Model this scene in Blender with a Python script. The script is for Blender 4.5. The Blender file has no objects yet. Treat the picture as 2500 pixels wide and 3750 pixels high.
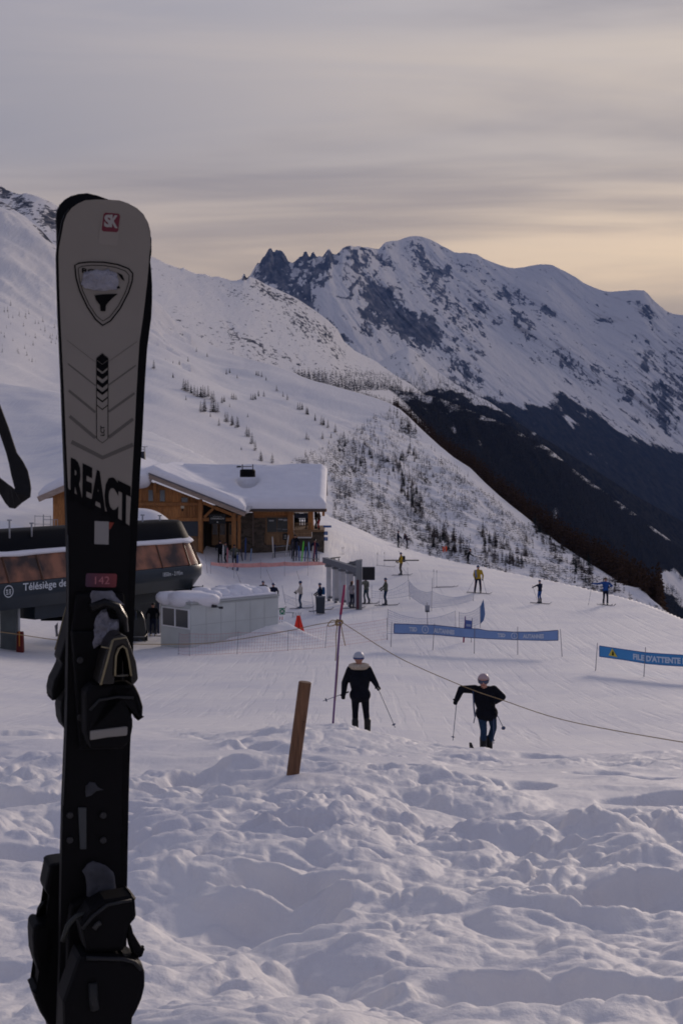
import bpy, bmesh, math, random
import numpy as np
from mathutils import Vector, Matrix
rad = math.radians
random.seed(7)
scene = bpy.context.scene
COL = scene.collection

# ------------------------------------------------------------------ camera
F = 5208.0            # focal length in photo pixels (50 mm on a 36 mm tall frame)
PITCH = rad(2.73)
cam_d = bpy.data.cameras.new('camera')
cam = bpy.data.objects.new('camera', cam_d)
COL.objects.link(cam)
cam.location = (0, 0, 0)
cam.rotation_euler = (rad(90) - PITCH, 0, 0)
cam_d.sensor_fit = 'VERTICAL'
cam_d.sensor_height = 36
cam_d.sensor_width = 24
cam_d.lens = 50
cam_d.clip_start = 0.05
cam_d.clip_end = 120000
cam_d.dof.use_dof = True
cam_d.dof.focus_distance = 40
cam_d.dof.aperture_fstop = 45
scene.camera = cam

# ------------------------------------------------------------------ sky and light
SUN_AZ, SUN_EL = rad(25), rad(13)       # azimuth to the right of the view direction
sdir = Vector((math.sin(SUN_AZ) * math.cos(SUN_EL), math.cos(SUN_AZ) * math.cos(SUN_EL), math.sin(SUN_EL)))
world = bpy.data.worlds.new('World')
scene.world = world
world.use_nodes = True
nt = world.node_tree
nt.nodes.clear()
N = nt.nodes.new
L = nt.links.new
def wmath(op, a, b=None, clamp=False):
    n = N('ShaderNodeMath'); n.operation = op; n.use_clamp = clamp
    for i, v in enumerate((a, b)):
        if v is None: continue
        if isinstance(v, (int, float)): n.inputs[i].default_value = v
        else: L(v, n.inputs[i])
    return n.outputs[0]
def wmix(f, a, b, blend='MIX'):
    n = N('ShaderNodeMix'); n.data_type = 'RGBA'; n.blend_type = blend
    for i, v in ((0, f), (6, a), (7, b)):
        if isinstance(v, (int, float)): n.inputs[i].default_value = v
        elif isinstance(v, tuple): n.inputs[i].default_value = (*v, 1)
        else: L(v, n.inputs[i])
    return n.outputs[2]
def wramp(v, stops, interp='EASE'):
    n = N('ShaderNodeValToRGB'); L(v, n.inputs[0]); r = n.color_ramp; r.interpolation = interp
    while len(r.elements) < len(stops): r.elements.new(0.5)
    for e, (p, c) in zip(r.elements, stops):
        e.position = p; e.color = (*c, 1) if isinstance(c, tuple) else (c, c, c, 1)
    return n.outputs[0]
tc = N('ShaderNodeTexCoord')
sky = N('ShaderNodeTexSky'); sky.sky_type = 'NISHITA'; sky.sun_disc = False
sky.sun_elevation = SUN_EL; sky.sun_rotation = SUN_AZ; sky.altitude = 1850; sky.air_density = 1.0
nskybg = N('ShaderNodeBackground'); L(sky.outputs[0], nskybg.inputs[0]); nskybg.inputs[1].default_value = 0.06
sep = N('ShaderNodeSeparateXYZ'); L(tc.outputs['Generated'], sep.inputs[0])
elev = wmath('MAXIMUM', sep.outputs[2], 0.0)
dot = N('ShaderNodeVectorMath'); dot.operation = 'DOT_PRODUCT'; L(tc.outputs['Generated'], dot.inputs[0])
dot.inputs[1].default_value = tuple(sdir)
glow = wramp(wmath('MULTIPLY_ADD', dot.outputs['Value'], 0.5), [(0, 0.0)]) if False else None
sunness = wmath('POWER', wmath('MAXIMUM', dot.outputs['Value'], 0.0), 5.0)
# flat cloud layers: project the direction on a cloud plane so the banks foreshorten to the horizon
den = wmath('ADD', elev, 0.075)
cx = wmath('DIVIDE', sep.outputs[0], den); cy = wmath('DIVIDE', sep.outputs[1], den)
comb = N('ShaderNodeCombineXYZ'); L(cx, comb.inputs[0]); L(cy, comb.inputs[1])
def cloud(scale, sx, sy, detail, rough, off, dist=0.6):
    m = N('ShaderNodeMapping'); L(comb.outputs[0], m.inputs[0])
    m.inputs['Scale'].default_value = (sx, sy, 1); m.inputs['Location'].default_value = off
    m.inputs['Rotation'].default_value = (0, 0, rad(-9))
    t = N('ShaderNodeTexNoise'); L(m.outputs[0], t.inputs['Vector'])
    t.inputs['Scale'].default_value = scale; t.inputs['Detail'].default_value = detail
    t.inputs['Roughness'].default_value = rough; t.inputs['Distortion'].default_value = dist
    return t.outputs['Fac']
banks = wramp(cloud(0.55, 0.55, 1.25, 6, 0.5, (3.1, 7.4, 0)), [(0.42, 0.0), (0.60, 1.0)])
wisps = wramp(cloud(1.1, 0.6, 1.7, 8, 0.55, (11.3, 2.2, 0), 1.0), [(0.35, 0.0), (0.7, 1.0)])
lowcol = wmix(sunness, (0.46, 0.385, 0.335), (1.26, 0.93, 0.58))      # bright clear strip above the peaks
midcol = wmix(sunness, (0.215, 0.222, 0.285), (0.60, 0.51, 0.43))
topcol = wmix(sunness, (0.125, 0.148, 0.245), (0.39, 0.395, 0.44))
c1 = wmix(wramp(elev, [(0.11, 0.0), (0.205, 1.0)]), lowcol, midcol)
c2 = wmix(wramp(elev, [(0.23, 0.0), (0.38, 1.0)]), c1, topcol)
shade = wmix(wmath('MULTIPLY', banks, 0.85), c2, wmix(0.6, c2, (0.145, 0.135, 0.165)))
shade = wmix(wmath('MULTIPLY', wisps, 0.42), shade, wmix(0.55, shade, wmix(sunness, (0.40, 0.36, 0.40), (0.85, 0.68, 0.46))))
cbg = N('ShaderNodeBackground'); L(shade, cbg.inputs[0]); cbg.inputs[1].default_value = 1.3
ms = N('ShaderNodeMixShader'); ms.inputs[0].default_value = 0.93
L(nskybg.outputs[0], ms.inputs[1]); L(cbg.outputs[0], ms.inputs[2])
wo = N('ShaderNodeOutputWorld'); L(ms.outputs[0], wo.inputs[0])

sun_d = bpy.data.lights.new('sun', 'SUN')
sun_d.energy = 1.9; sun_d.angle = rad(12); sun_d.color = (1.0, 0.83, 0.70)
sun = bpy.data.objects.new('sun', sun_d); COL.objects.link(sun)
sun.rotation_euler = (-sdir).to_track_quat('-Z', 'Y').to_euler()
scene.view_settings.view_transform = 'Standard'
scene.view_settings.look = 'None'
scene.view_settings.exposure = 0.25
scene.view_settings.gamma = 1.0
scene.view_settings.use_curve_mapping = False
scene.render.engine = 'CYCLES'
scene.cycles.use_denoising = True
scene.cycles.filter_width = 1.8
scene.cycles.max_bounces = 6
scene.cycles.diffuse_bounces = 3
scene.cycles.volume_bounces = 0
scene.cycles.transparent_max_bounces = 8

# ------------------------------------------------------------------ helpers
CP, SP = math.cos(PITCH), math.sin(PITCH)
def pray(px, py):
    """direction through a photo pixel, scaled to forward distance 1"""
    a = (np.asarray(px, float) - 1250) / F
    b = (1875 - np.asarray(py, float)) / F
    fy = CP + b * SP
    fz = -SP + b * CP
    return a / fy, fz / fy
def P(px, py, d):
    a, b = pray(px, py)
    return Vector((float(a) * d, d, float(b) * d))
def lerp(a, b, t): return a + (b - a) * t
def sstep(a, b, x):
    t = np.clip((np.asarray(x, float) - a) / (b - a), 0, 1)
    return t * t * (3 - 2 * t)

def _hash(ix, iy, seed):
    h = (ix.astype(np.int64) * 374761393 + iy.astype(np.int64) * 668265263 + seed * 974711) & 0xffffffff
    h = ((h ^ (h >> 13)) * 1274126177) & 0xffffffff
    h = (h ^ (h >> 16)) & 0xffffffff
    h = (h * 2246822519) & 0xffffffff
    h = h ^ (h >> 15)
    return (h & 0xffffff) / float(0xffffff)
def vnoise(x, y, seed=0):
    x = np.asarray(x, float); y = np.asarray(y, float)
    xi = np.floor(x); yi = np.floor(y); fx = x - xi; fy = y - yi
    fx = fx * fx * fx * (fx * (fx * 6 - 15) + 10); fy = fy * fy * fy * (fy * (fy * 6 - 15) + 10)
    a = _hash(xi, yi, seed); b = _hash(xi + 1, yi, seed); c = _hash(xi, yi + 1, seed); d = _hash(xi + 1, yi + 1, seed)
    return (a + (b - a) * fx) * (1 - fy) + (c + (d - c) * fx) * fy
def fbm(x, y, oct=5, seed=0, gain=0.5, lac=2.03):
    s = 0; a = 1; t = 0; ca, sa = math.cos(0.6), math.sin(0.6)
    for k in range(oct):
        s = s + a * (vnoise(x, y, seed + k * 17) - 0.5); t += a; a *= gain
        x, y = (x * ca - y * sa) * lac + 11.3, (x * sa + y * ca) * lac + 4.7
    return s / t * 2
def ridged(x, y, oct=5, seed=0, gain=0.5, lac=2.07):
    s = 0; a = 1; t = 0; ca, sa = math.cos(0.5), math.sin(0.5)
    for k in range(oct):
        s = s + a * (1 - np.abs(2 * vnoise(x, y, seed + k * 13) - 1)); t += a; a *= gain
        x, y = (x * ca - y * sa) * lac + 3.1, (x * sa + y * ca) * lac + 7.7
    return s / t
def clumps(x, y, cell, seed, keep=0.6, rmin=0.3, rmax=0.6):
    """field of separate rounded lumps (max of spherical caps on a jittered grid), 0..1"""
    gx = np.floor(x / cell); gy = np.floor(y / cell)
    out = np.zeros_like(x)
    for i in (-1, 0, 1):
        for j in (-1, 0, 1):
            cxx = gx + i; cyy = gy + j
            h1 = _hash(cxx, cyy, seed); h2 = _hash(cxx, cyy, seed + 5); h3 = _hash(cxx, cyy, seed + 9); h4 = _hash(cxx, cyy, seed + 23)
            px_ = (cxx + h1) * cell; py_ = (cyy + h2) * cell
            r = (rmin + (rmax - rmin) * h3) * cell
            an = h4 * 3.1; ca = np.cos(an); sa = np.sin(an)
            dx = x - px_; dy = y - py_
            u = (dx * ca + dy * sa); v = (-dx * sa + dy * ca) * 1.6
            q = 1 - (u * u + v * v) / (r * r)
            q = np.where(h4 < keep, np.clip(q, 0, 1) ** 0.8, 0) * (0.4 + 0.6 * h3)
            out = np.maximum(out, q)
    return out

# ------------------------------------------------------------------ materials
MATS = {}
def mat(name, col, rough=0.7, var=0.0, vscale=8.0, bump=0.0, bscale=30.0, metal=0.0, emit=None, spec=0.3, alpha=1.0, coat=0.0):
    if name in MATS: return MATS[name]
    m = bpy.data.materials.new(name); m.use_nodes = True
    t = m.node_tree; b = t.nodes['Principled BSDF']
    b.inputs['Base Color'].default_value = (*col, 1)
    b.inputs['Roughness'].default_value = rough
    b.inputs['Metallic'].default_value = metal
    b.inputs['Specular IOR Level'].default_value = spec
    b.inputs['Coat Weight'].default_value = coat
    b.inputs['Alpha'].default_value = alpha
    if var or bump:
        co = t.nodes.new('ShaderNodeTexCoord')
        n = t.nodes.new('ShaderNodeTexNoise'); n.inputs['Scale'].default_value = vscale; n.inputs['Detail'].default_value = 5
        t.links.new(co.outputs['Object'], n.inputs['Vector'])
        if var:
            r = t.nodes.new('ShaderNodeMapRange'); r.inputs[1].default_value = 0.3; r.inputs[2].default_value = 0.7
            r.inputs[3].default_value = 1 - var; r.inputs[4].default_value = 1 + var
            t.links.new(n.outputs['Fac'], r.inputs[0])
            mx = t.nodes.new('ShaderNodeVectorMath'); mx.operation = 'SCALE'; mx.inputs[0].default_value = col
            t.links.new(r.outputs[0], mx.inputs['Scale']); t.links.new(mx.outputs[0], b.inputs['Base Color'])
        if bump:
            n2 = t.nodes.new('ShaderNodeTexNoise'); n2.inputs['Scale'].default_value = bscale; n2.inputs['Detail'].default_value = 6
            t.links.new(co.outputs['Object'], n2.inputs['Vector'])
            bp = t.nodes.new('ShaderNodeBump'); bp.inputs['Strength'].default_value = bump; bp.inputs['Distance'].default_value = 0.02
            t.links.new(n2.outputs['Fac'], bp.inputs['Height']); t.links.new(bp.outputs[0], b.inputs['Normal'])
    if emit:
        b.inputs['Emission Color'].default_value = (*emit[0], 1); b.inputs['Emission Strength'].default_value = emit[1]
    MATS[name] = m
    return m
def wood(name, col, dark, scale=3.0, stretch=(6, 6, 0.6)):
    if name in MATS: return MATS[name]
    m = bpy.data.materials.new(name); m.use_nodes = True; t = m.node_tree; b = t.nodes['Principled BSDF']
    co = t.nodes.new('ShaderNodeTexCoord'); mp = t.nodes.new('ShaderNodeMapping'); mp.inputs['Scale'].default_value = stretch
    t.links.new(co.outputs['Object'], mp.inputs[0])
    n = t.nodes.new('ShaderNodeTexNoise'); n.inputs['Scale'].default_value = scale; n.inputs['Detail'].default_value = 7; n.inputs['Distortion'].default_value = 1.0
    t.links.new(mp.outputs[0], n.inputs['Vector'])
    r = t.nodes.new('ShaderNodeValToRGB'); r.color_ramp.elements[0].position = 0.3; r.color_ramp.elements[1].position = 0.68
    r.color_ramp.elements[0].color = (*dark, 1); r.color_ramp.elements[1].color = (*col, 1)
    t.links.new(n.outputs['Fac'], r.inputs[0])
    oi = t.nodes.new('ShaderNodeObjectInfo')
    mr = t.nodes.new('ShaderNodeMapRange'); mr.inputs[3].default_value = 0.75; mr.inputs[4].default_value = 1.2
    t.links.new(oi.outputs['Random'], mr.inputs[0])
    sc = t.nodes.new('ShaderNodeVectorMath'); sc.operation = 'SCALE'
    t.links.new(r.outputs[0], sc.inputs[0]); t.links.new(mr.outputs[0], sc.inputs['Scale'])
    t.links.new(sc.outputs[0], b.inputs['Base Color'])
    b.inputs['Roughness'].default_value = 0.75
    bp = t.nodes.new('ShaderNodeBump'); bp.inputs['Strength'].default_value = 0.4; bp.inputs['Distance'].default_value = 0.004
    t.links.new(n.outputs['Fac'], bp.inputs['Height']); t.links.new(bp.outputs[0], b.inputs['Normal'])
    MATS[name] = m
    return m

def snow_mat(name, fine=26.0, bstr=0.5, bdist=0.01, attr=False, scrub=None, far=False, sq=None):
    """snow; with attr=True it mixes rock and forest from the vertex attributes 'rock' and 'forest'"""
    m = bpy.data.materials.new(name); m.use_nodes = True; t = m.node_tree; b = t.nodes['Principled BSDF']
    nn = t.nodes.new; lk = t.links.new
    geo = nn('ShaderNodeNewGeometry'); pos = geo.outputs['Position']
    if sq:   # fall-line stretch: gullies and ribs run down the slope
        mq = nn('ShaderNodeMapping'); mq.inputs['Scale'].default_value = sq[:3]; mq.inputs['Rotation'].default_value = (0, 0, sq[3]); lk(pos, mq.inputs[0]); pos = mq.outputs[0]
    def noise(sc, det=6, rough=0.55):
        n = nn('ShaderNodeTexNoise'); n.inputs['Scale'].default_value = sc; n.inputs['Detail'].default_value = det
        n.inputs['Roughness'].default_value = rough; lk(pos, n.inputs['Vector']); return n.outputs['Fac']
    def mixc(f, a, c):
        x = nn('ShaderNodeMix'); x.data_type = 'RGBA'
        for i, v in ((0, f), (6, a), (7, c)):
            if isinstance(v, (int, float)): x.inputs[i].default_value = v
            elif isinstance(v, tuple): x.inputs[i].default_value = (*v, 1)
            else: lk(v, x.inputs[i])
        return x.outputs[2]
    def rng(v, a, c, d=0.0, e=1.0):
        x = nn('ShaderNodeMapRange'); x.interpolation_type = 'SMOOTHSTEP'
        x.inputs[1].default_value = a; x.inputs[2].default_value = c; x.inputs[3].default_value = d; x.inputs[4].default_value = e
        lk(v, x.inputs[0]); return x.outputs[0]
    def mth(op, a, c):
        x = nn('ShaderNodeMath'); x.operation = op
        for i, v in ((0, a), (1, c)):
            if isinstance(v, (int, float)): x.inputs[i].default_value = v
            else: lk(v, x.inputs[i])
        return x.outputs[0]
    col = mixc(rng(noise(fine * 0.07, 4), 0.35, 0.65), (0.80, 0.775, 0.765), (0.86, 0.83, 0.80))
    if not attr:
        col = mixc(rng(noise(0.22, 5, 0.6), 0.42, 0.66, 0.0, 0.8), col, (0.70, 0.69, 0.72))
    hgt = noise(fine, 8, 0.6)
    if not attr:
        for ang, sc_, k_ in ((14, (2.6, 0.10, 1), 1.5), (-24, (3.4, 0.13, 1), 1.1), (62, (1.6, 0.12, 1), 0.8)):
            mp_ = nn('ShaderNodeMapping'); mp_.inputs['Rotation'].default_value = (0, 0, rad(ang)); mp_.inputs['Scale'].default_value = sc_
            lk(geo.outputs['Position'], mp_.inputs[0])
            tn = nn('ShaderNodeTexNoise'); tn.inputs['Scale'].default_value = 1.0; tn.inputs['Detail'].default_value = 4; lk(mp_.outputs[0], tn.inputs['Vector'])
            tr = rng(tn.outputs['Fac'], 0.56, 0.66, 0.0, k_)
            sp_ = nn('ShaderNodeSeparateXYZ'); lk(geo.outputs['Position'], sp_.inputs[0])
            hgt = mth('SUBTRACT', hgt, mth('MULTIPLY', tr, rng(sp_.outputs[1], 22.0, 34.0)))
    bm_ = nn('ShaderNodeBump'); bm_.inputs['Strength'].default_value = bstr; bm_.inputs['Distance'].default_value = bdist
    lk(hgt, bm_.inputs['Height']); lk(bm_.outputs[0], b.inputs['Normal'])
    if attr:
        ar = nn('ShaderNodeAttribute'); ar.attribute_name = 'rock'
        af = nn('ShaderNodeAttribute'); af.attribute_name = 'forest'
        n1 = noise(attr * 2.6, 9, 0.72)
        rk = rng(mth('ADD', ar.outputs['Fac'], mth('MULTIPLY', mth('SUBTRACT', n1, 0.5), 2.3)), 0.45, 0.55)
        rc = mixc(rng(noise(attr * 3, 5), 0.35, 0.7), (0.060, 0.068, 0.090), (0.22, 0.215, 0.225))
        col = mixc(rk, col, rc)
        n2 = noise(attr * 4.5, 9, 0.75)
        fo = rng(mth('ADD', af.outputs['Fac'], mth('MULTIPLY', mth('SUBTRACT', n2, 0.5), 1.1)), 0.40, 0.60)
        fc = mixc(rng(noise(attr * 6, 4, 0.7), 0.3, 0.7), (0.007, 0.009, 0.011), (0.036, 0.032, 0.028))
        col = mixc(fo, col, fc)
    lk(col, b.inputs['Base Color'])
    b.inputs['Roughness'].default_value = 0.65 if not far else 0.9
    b.inputs['Specular IOR Level'].default_value = 0.25 if not far else 0.0
    return m

# ------------------------------------------------------------------ object helpers
def tag(o, label=None, cat=None, group=None, kind=None):
    if label: o['label'] = label
    if cat: o['category'] = cat
    if group: o['group'] = group
    if kind: o['kind'] = kind
    return o
def empty(name, loc=(0, 0, 0), label=None, cat=None, group=None, rotz=0):
    o = bpy.data.objects.new(name, None); COL.objects.link(o)
    o.empty_display_size = 0.2
    o.location = loc; o.rotation_euler = (0, 0, rotz)
    return tag(o, label, cat, group)
def link_mesh(name, me, mats, parent=None, smooth=False, local=False):
    """verts are world coordinates unless local; the parent's transform is cancelled so they stay put"""
    o = bpy.data.objects.new(name, me); COL.objects.link(o)
    if not isinstance(mats, (list, tuple)): mats = [mats]
    for m in mats:
        if m.name not in [mm.name for mm in me.materials if mm]: me.materials.append(m)
    if smooth and len(me.polygons):
        me.polygons.foreach_set('use_smooth', np.ones(len(me.polygons), bool))
    if parent:
        o.parent = parent
        if not local:
            pm = Matrix.LocRotScale(parent.location, parent.rotation_euler, parent.scale)
            g = parent.parent
            while g:
                pm = Matrix.LocRotScale(g.location, g.rotation_euler, g.scale) @ pm; g = g.parent
            pi = pm.inverted()
            loc, rot, sc = pi.decompose()
            o.location = loc; o.rotation_euler = rot.to_euler(); o.scale = sc
    return o
class MB:
    """collects shapes as raw vertex and face lists, then links them as one mesh object"""
    def __init__(s): s.v = []; s.f = []; s.mi = []
    def add(s, vs, fs, mi=0):
        k = len(s.v); s.v += [tuple(v) for v in vs]; s.f += [tuple(i + k for i in f) for f in fs]; s.mi += [mi] * len(fs); return s
    def box(s, c, size, M=None, mi=0, taper=1.0):
        x, y, z = size[0] / 2, size[1] / 2, size[2] / 2
        vs = []
        for sz in (-1, 1):
            t = taper if sz > 0 else 1.0
            for sx, sy in ((-1, -1), (1, -1), (1, 1), (-1, 1)):
                v = Vector((sx * x * t, sy * y * t, sz * z))
                if M is not None: v = M @ v
                vs.append(v + Vector(c))
        return s.add(vs, [(3, 2, 1, 0), (4, 5, 6, 7), (0, 1, 5, 4), (1, 2, 6, 5), (2, 3, 7, 6), (3, 0, 4, 7)], mi)
    def beam(s, a, b, w, h, up=(0, 0, 1), mi=0):
        a = Vector(a); b = Vector(b); d = (b - a).normalized()
        x = d.cross(Vector(up)).normalized(); u = x.cross(d).normalized()
        vs = [p + x * sx * w / 2 + u * sz * h / 2 for p in (a, b) for sx, sz in ((-1, -1), (1, -1), (1, 1), (-1, 1))]
        return s.add(vs, [(3, 2, 1, 0), (4, 5, 6, 7), (0, 1, 5, 4), (1, 2, 6, 5), (2, 3, 7, 6), (3, 0, 4, 7)], mi)
    def tube(s, pts, r, n=8, mi=0, cap=True):
        pts = [Vector(p) for p in pts]; rs = r if isinstance(r, (list, tuple)) else [r] * len(pts)
        k = len(pts); up = Vector((0.13, 0.31, 0.94)); rings = []
        for i, p in enumerate(pts):
            d = (pts[min(i + 1, k - 1)] - pts[max(i - 1, 0)]).normalized()
            x = d.cross(up)
            if x.length < 1e-3: x = d.cross(Vector((1, 0, 0)))
            x.normalize(); u = x.cross(d)
            rings += [p + (x * math.cos(2 * math.pi * j / n) + u * math.sin(2 * math.pi * j / n)) * rs[i] for j in range(n)]
        fs = []
        for i in range(k - 1):
            for j in range(n):
                a = i * n + j; b = i * n + (j + 1) % n
                fs.append((a, b, b + n, a + n))
        if cap: fs += [tuple(range(n - 1, -1, -1)), tuple(range((k - 1) * n, k * n))]
        return s.add(rings, fs, mi)
    def lathe(s, prof, c=(0, 0, 0), n=20, M=None, mi=0):
        vs = []
        for r, z in prof:
            for j in range(n):
                v = Vector((r * math.cos(2 * math.pi * j / n), r * math.sin(2 * math.pi * j / n), z))
                if M is not None: v = M @ v
                vs.append(v + Vector(c))
        fs = []
        for i in range(len(prof) - 1):
            for j in range(n):
                a = i * n + j; b = i * n + (j + 1) % n; fs.append((a, b, b + n, a + n))
        fs += [tuple(range(n - 1, -1, -1)), tuple(range((len(prof) - 1) * n, len(prof) * n))]
        return s.add(vs, fs, mi)
    def prism(s, poly, f0, f1, mi=0):
        """poly: 2D points; f0/f1 map (u,v) to the two end faces"""
        n = len(poly); vs = [f0(*p) for p in poly] + [f1(*p) for p in poly]
        fs = [tuple(range(n - 1, -1, -1)), tuple(range(n, 2 * n))] + [(i, (i + 1) % n, (i + 1) % n + n, i + n) for i in range(n)]
        return s.add(vs, fs, mi)
    def grid(s, arr, mi=0, closed=False):
        """arr[i][j] of points"""
        n = len(arr); m = len(arr[0]); vs = [p for row in arr for p in row]; fs = []
        for i in range(n - 1):
            for j in range(m if closed else m - 1):
                a = i * m + j; b = i * m + (j + 1) % m; fs.append((a, b, b + m, a + m))
        return s.add(vs, fs, mi)
    def build(s, name, mats, parent=None, smooth=False, bevel=0.0, local=False, segs=2):
        me = bpy.data.meshes.new(name); me.from_pydata(s.v, [], s.f); me.validate()
        me.polygons.foreach_set('material_index', s.mi if len(s.mi) == len(me.polygons) else [0] * len(me.polygons))
        bm = bmesh.new(); bm.from_mesh(me); bmesh.ops.recalc_face_normals(bm, faces=bm.faces)
        if bevel:
            es = [e for e in bm.edges if len(e.link_faces) == 2 and e.calc_face_angle(0) > 0.6]
            bmesh.ops.bevel(bm, geom=es, offset=bevel, segments=segs, affect='EDGES', profile=0.6)
        bm.to_mesh(me); bm.free()
        o = link_mesh(name, me, mats, parent, smooth, local)
        return o
def np_mesh(name, V, Q, mats, smooth=True, attrs=None, kind=None, parent=None):
    me = bpy.data.meshes.new(name)
    V = np.ascontiguousarray(V, dtype=np.float32); Q = np.ascontiguousarray(Q, dtype=np.int32)
    k = Q.shape[1]
    me.vertices.add(len(V)); me.vertices.foreach_set('co', V.ravel())
    me.loops.add(Q.size); me.loops.foreach_set('vertex_index', Q.ravel())
    me.polygons.add(len(Q)); me.polygons.foreach_set('loop_start', np.arange(0, Q.size, k, dtype=np.int32))
    me.polygons.foreach_set('loop_total', np.full(len(Q), k, dtype=np.int32))
    if smooth: me.polygons.foreach_set('use_smooth', np.ones(len(Q), bool))
    me.update(calc_edges=True)
    for an, av in (attrs or {}).items():
        a = me.attributes.new(an, 'FLOAT', 'POINT'); a.data.foreach_set('value', np.ascontiguousarray(av, dtype=np.float32).ravel())
    o = bpy.data.objects.new(name, me); COL.objects.link(o)
    for m in (mats if isinstance(mats, list) else [mats]): me.materials.append(m)
    if kind: o['kind'] = kind
    if parent: o.parent = parent
    return o
def grid_quads(nr, nc, wrap=False):
    i = np.arange(nr - 1)[:, None]; j = np.arange(nc if wrap else nc - 1)[None, :]
    a = i * nc + j; b = i * nc + (j + 1) % nc
    return np.stack([a, b, b + nc, a + nc], -1).reshape(-1, 4)
def text_part(name, s, M, width, height, m, parent, shear=0.0, bold=0.0, depth=0.0):
    """text filling width x height, local x right / y up mapped through M (4x4), origin at lower left"""
    cu = bpy.data.curves.new(name, 'FONT'); cu.body = s; cu.size = 1; cu.offset = bold; cu.extrude = depth; cu.resolution_u = 3
    tmp = bpy.data.objects.new('tmp_text', cu); COL.objects.link(tmp)
    bpy.context.view_layer.update()
    dg = bpy.context.evaluated_depsgraph_get()
    me = bpy.data.meshes.new_from_object(tmp.evaluated_get(dg))
    bpy.data.objects.remove(tmp)
    co = np.zeros(len(me.vertices) * 3); me.vertices.foreach_get('co', co); co = co.reshape(-1, 3)
    mn = co.min(0); mx = co.max(0)
    co[:, 0] = (co[:, 0] - mn[0]) / max(mx[0] - mn[0], 1e-6) * width
    co[:, 1] = (co[:, 1] - mn[1]) / max(mx[1] - mn[1], 1e-6) * height - co[:, 0] * shear
    out = [M(*c) if callable(M) else M @ Vector(c) for c in co]
    me.vertices.foreach_set('co', np.array(out, dtype=np.float32).ravel())
    me.update(); me.materials.clear()
    return link_mesh(name, me, m, parent)
# ------------------------------------------------------------------ the near ground
GP = [  # photo px, py, forward distance of points on the smooth ground
 (1250, 3750, 3.9), (0, 3750, 3.7), (2500, 3750, 4.2), (1250, 3300, 5.9), (0, 3300, 5.8), (2500, 3300, 6.1),
 (1250, 3000, 8.6), (0, 3000, 8.6), (2500, 3000, 8.9), (1250, 2860, 11.2), (0, 2860, 11), (2500, 2880, 11.2),
 (1250, 2750, 16), (0, 2745, 16), (2500, 2790, 16), (1250, 2676, 20.5), (0, 2660, 20.5), (1780, 2745, 20.5), (1780, 2790, 16), (2500, 2752, 20.5),
 (1250, 2700, 28.7), (0, 2670, 28.7), (1780, 2750, 26.8), (2500, 2752, 28.0), (1250, 2585, 40), (0, 2560, 40), (2500, 2600, 40),
 (1250, 2468, 52), (0, 2450, 52), (2500, 2470, 54), (1250, 2385, 65), (0, 2388, 62), (2500, 2370, 66), (600, 2392, 65),
 (1250, 2232, 85), (300, 2240, 85), (1900, 2205, 90), (2500, 2262, 80), (1250, 2105, 108), (900, 2080, 107), (1468, 2106, 108),
 (1200, 2000, 113), (900, 1998, 113), (700, 2000, 110), (300, 1990, 110), (0, 1900, 112), (100, 1720, 160), (0, 1540, 200), (0, 1402, 230), (230, 1445, 230),
 (510, 1572, 230), (647, 1633, 200), (815, 1715, 190), (1000, 1790, 170), (1210, 1893, 150), (1340, 1950, 148), (1480, 2006, 147),
 (600, 1740, 150), (900, 1850, 140), (350, 1640, 170),
 (1700, 2062, 132), (1900, 2103, 122), (2100, 2143, 108), (2300, 2190, 95), (1700, 2120, 105),
]
EDGE = ([-900, 0, 510, 647, 815, 1000, 1200, 1480, 1700, 1900, 2100, 2300, 2500, 2900], [230, 230, 230, 200, 190, 170, 150, 147, 132, 122, 108, 95, 80, 66])
def _xyz(l):
    l = np.array(l, float); a, b = pray(l[:, 0], l[:, 1]); return a * l[:, 2], l[:, 2], b * l[:, 2]
gx_, gy_, gz_ = _xyz(GP)
ex_ = [1.8, 1.8, 1.8, 1.0]; 
gx_ = np.r_[gx_, [0, -.6, .6, 0]]; gy_ = np.r_[gy_, [1.8, 1.8, 1.8, 0.6]]; gz_ = np.r_[gz_, [-1.03, -1.0, -1.05, -0.75]]
def _tc(x, y): return np.degrees(np.clip(np.arctan2(x, np.maximum(y, 1e-3)), -0.5, 0.5)) / 9.0, np.log(np.hypot(x, y) + 0.2) * 1.6
def _tps_fit(u, v, z, lam=2e-3):
    n = len(u); r2 = (u[:, None] - u) ** 2 + (v[:, None] - v) ** 2
    K = r2 * np.log(r2 + 1e-9) * 0.5 + lam * np.eye(n)
    Pm = np.c_[np.ones(n), u, v]; A = np.zeros((n + 3, n + 3)); A[:n, :n] = K; A[:n, n:] = Pm; A[n:, :n] = Pm.T
    return np.linalg.solve(A, np.r_[z, 0, 0, 0])
_gu, _gv = _tc(gx_, gy_)
_gw = _tps_fit(_gu, _gv, gz_ / np.hypot(gx_, gy_))
def _tps(x, y):
    u, v = _tc(x, y); s = _gw[-3] + _gw[-2] * u + _gw[-1] * v
    for k in range(len(_gu)):
        r2 = (u - _gu[k]) ** 2 + (v - _gv[k]) ** 2
        s = s + _gw[k] * r2 * np.log(r2 + 1e-9) * 0.5
    return s * np.hypot(x, y)
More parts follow.
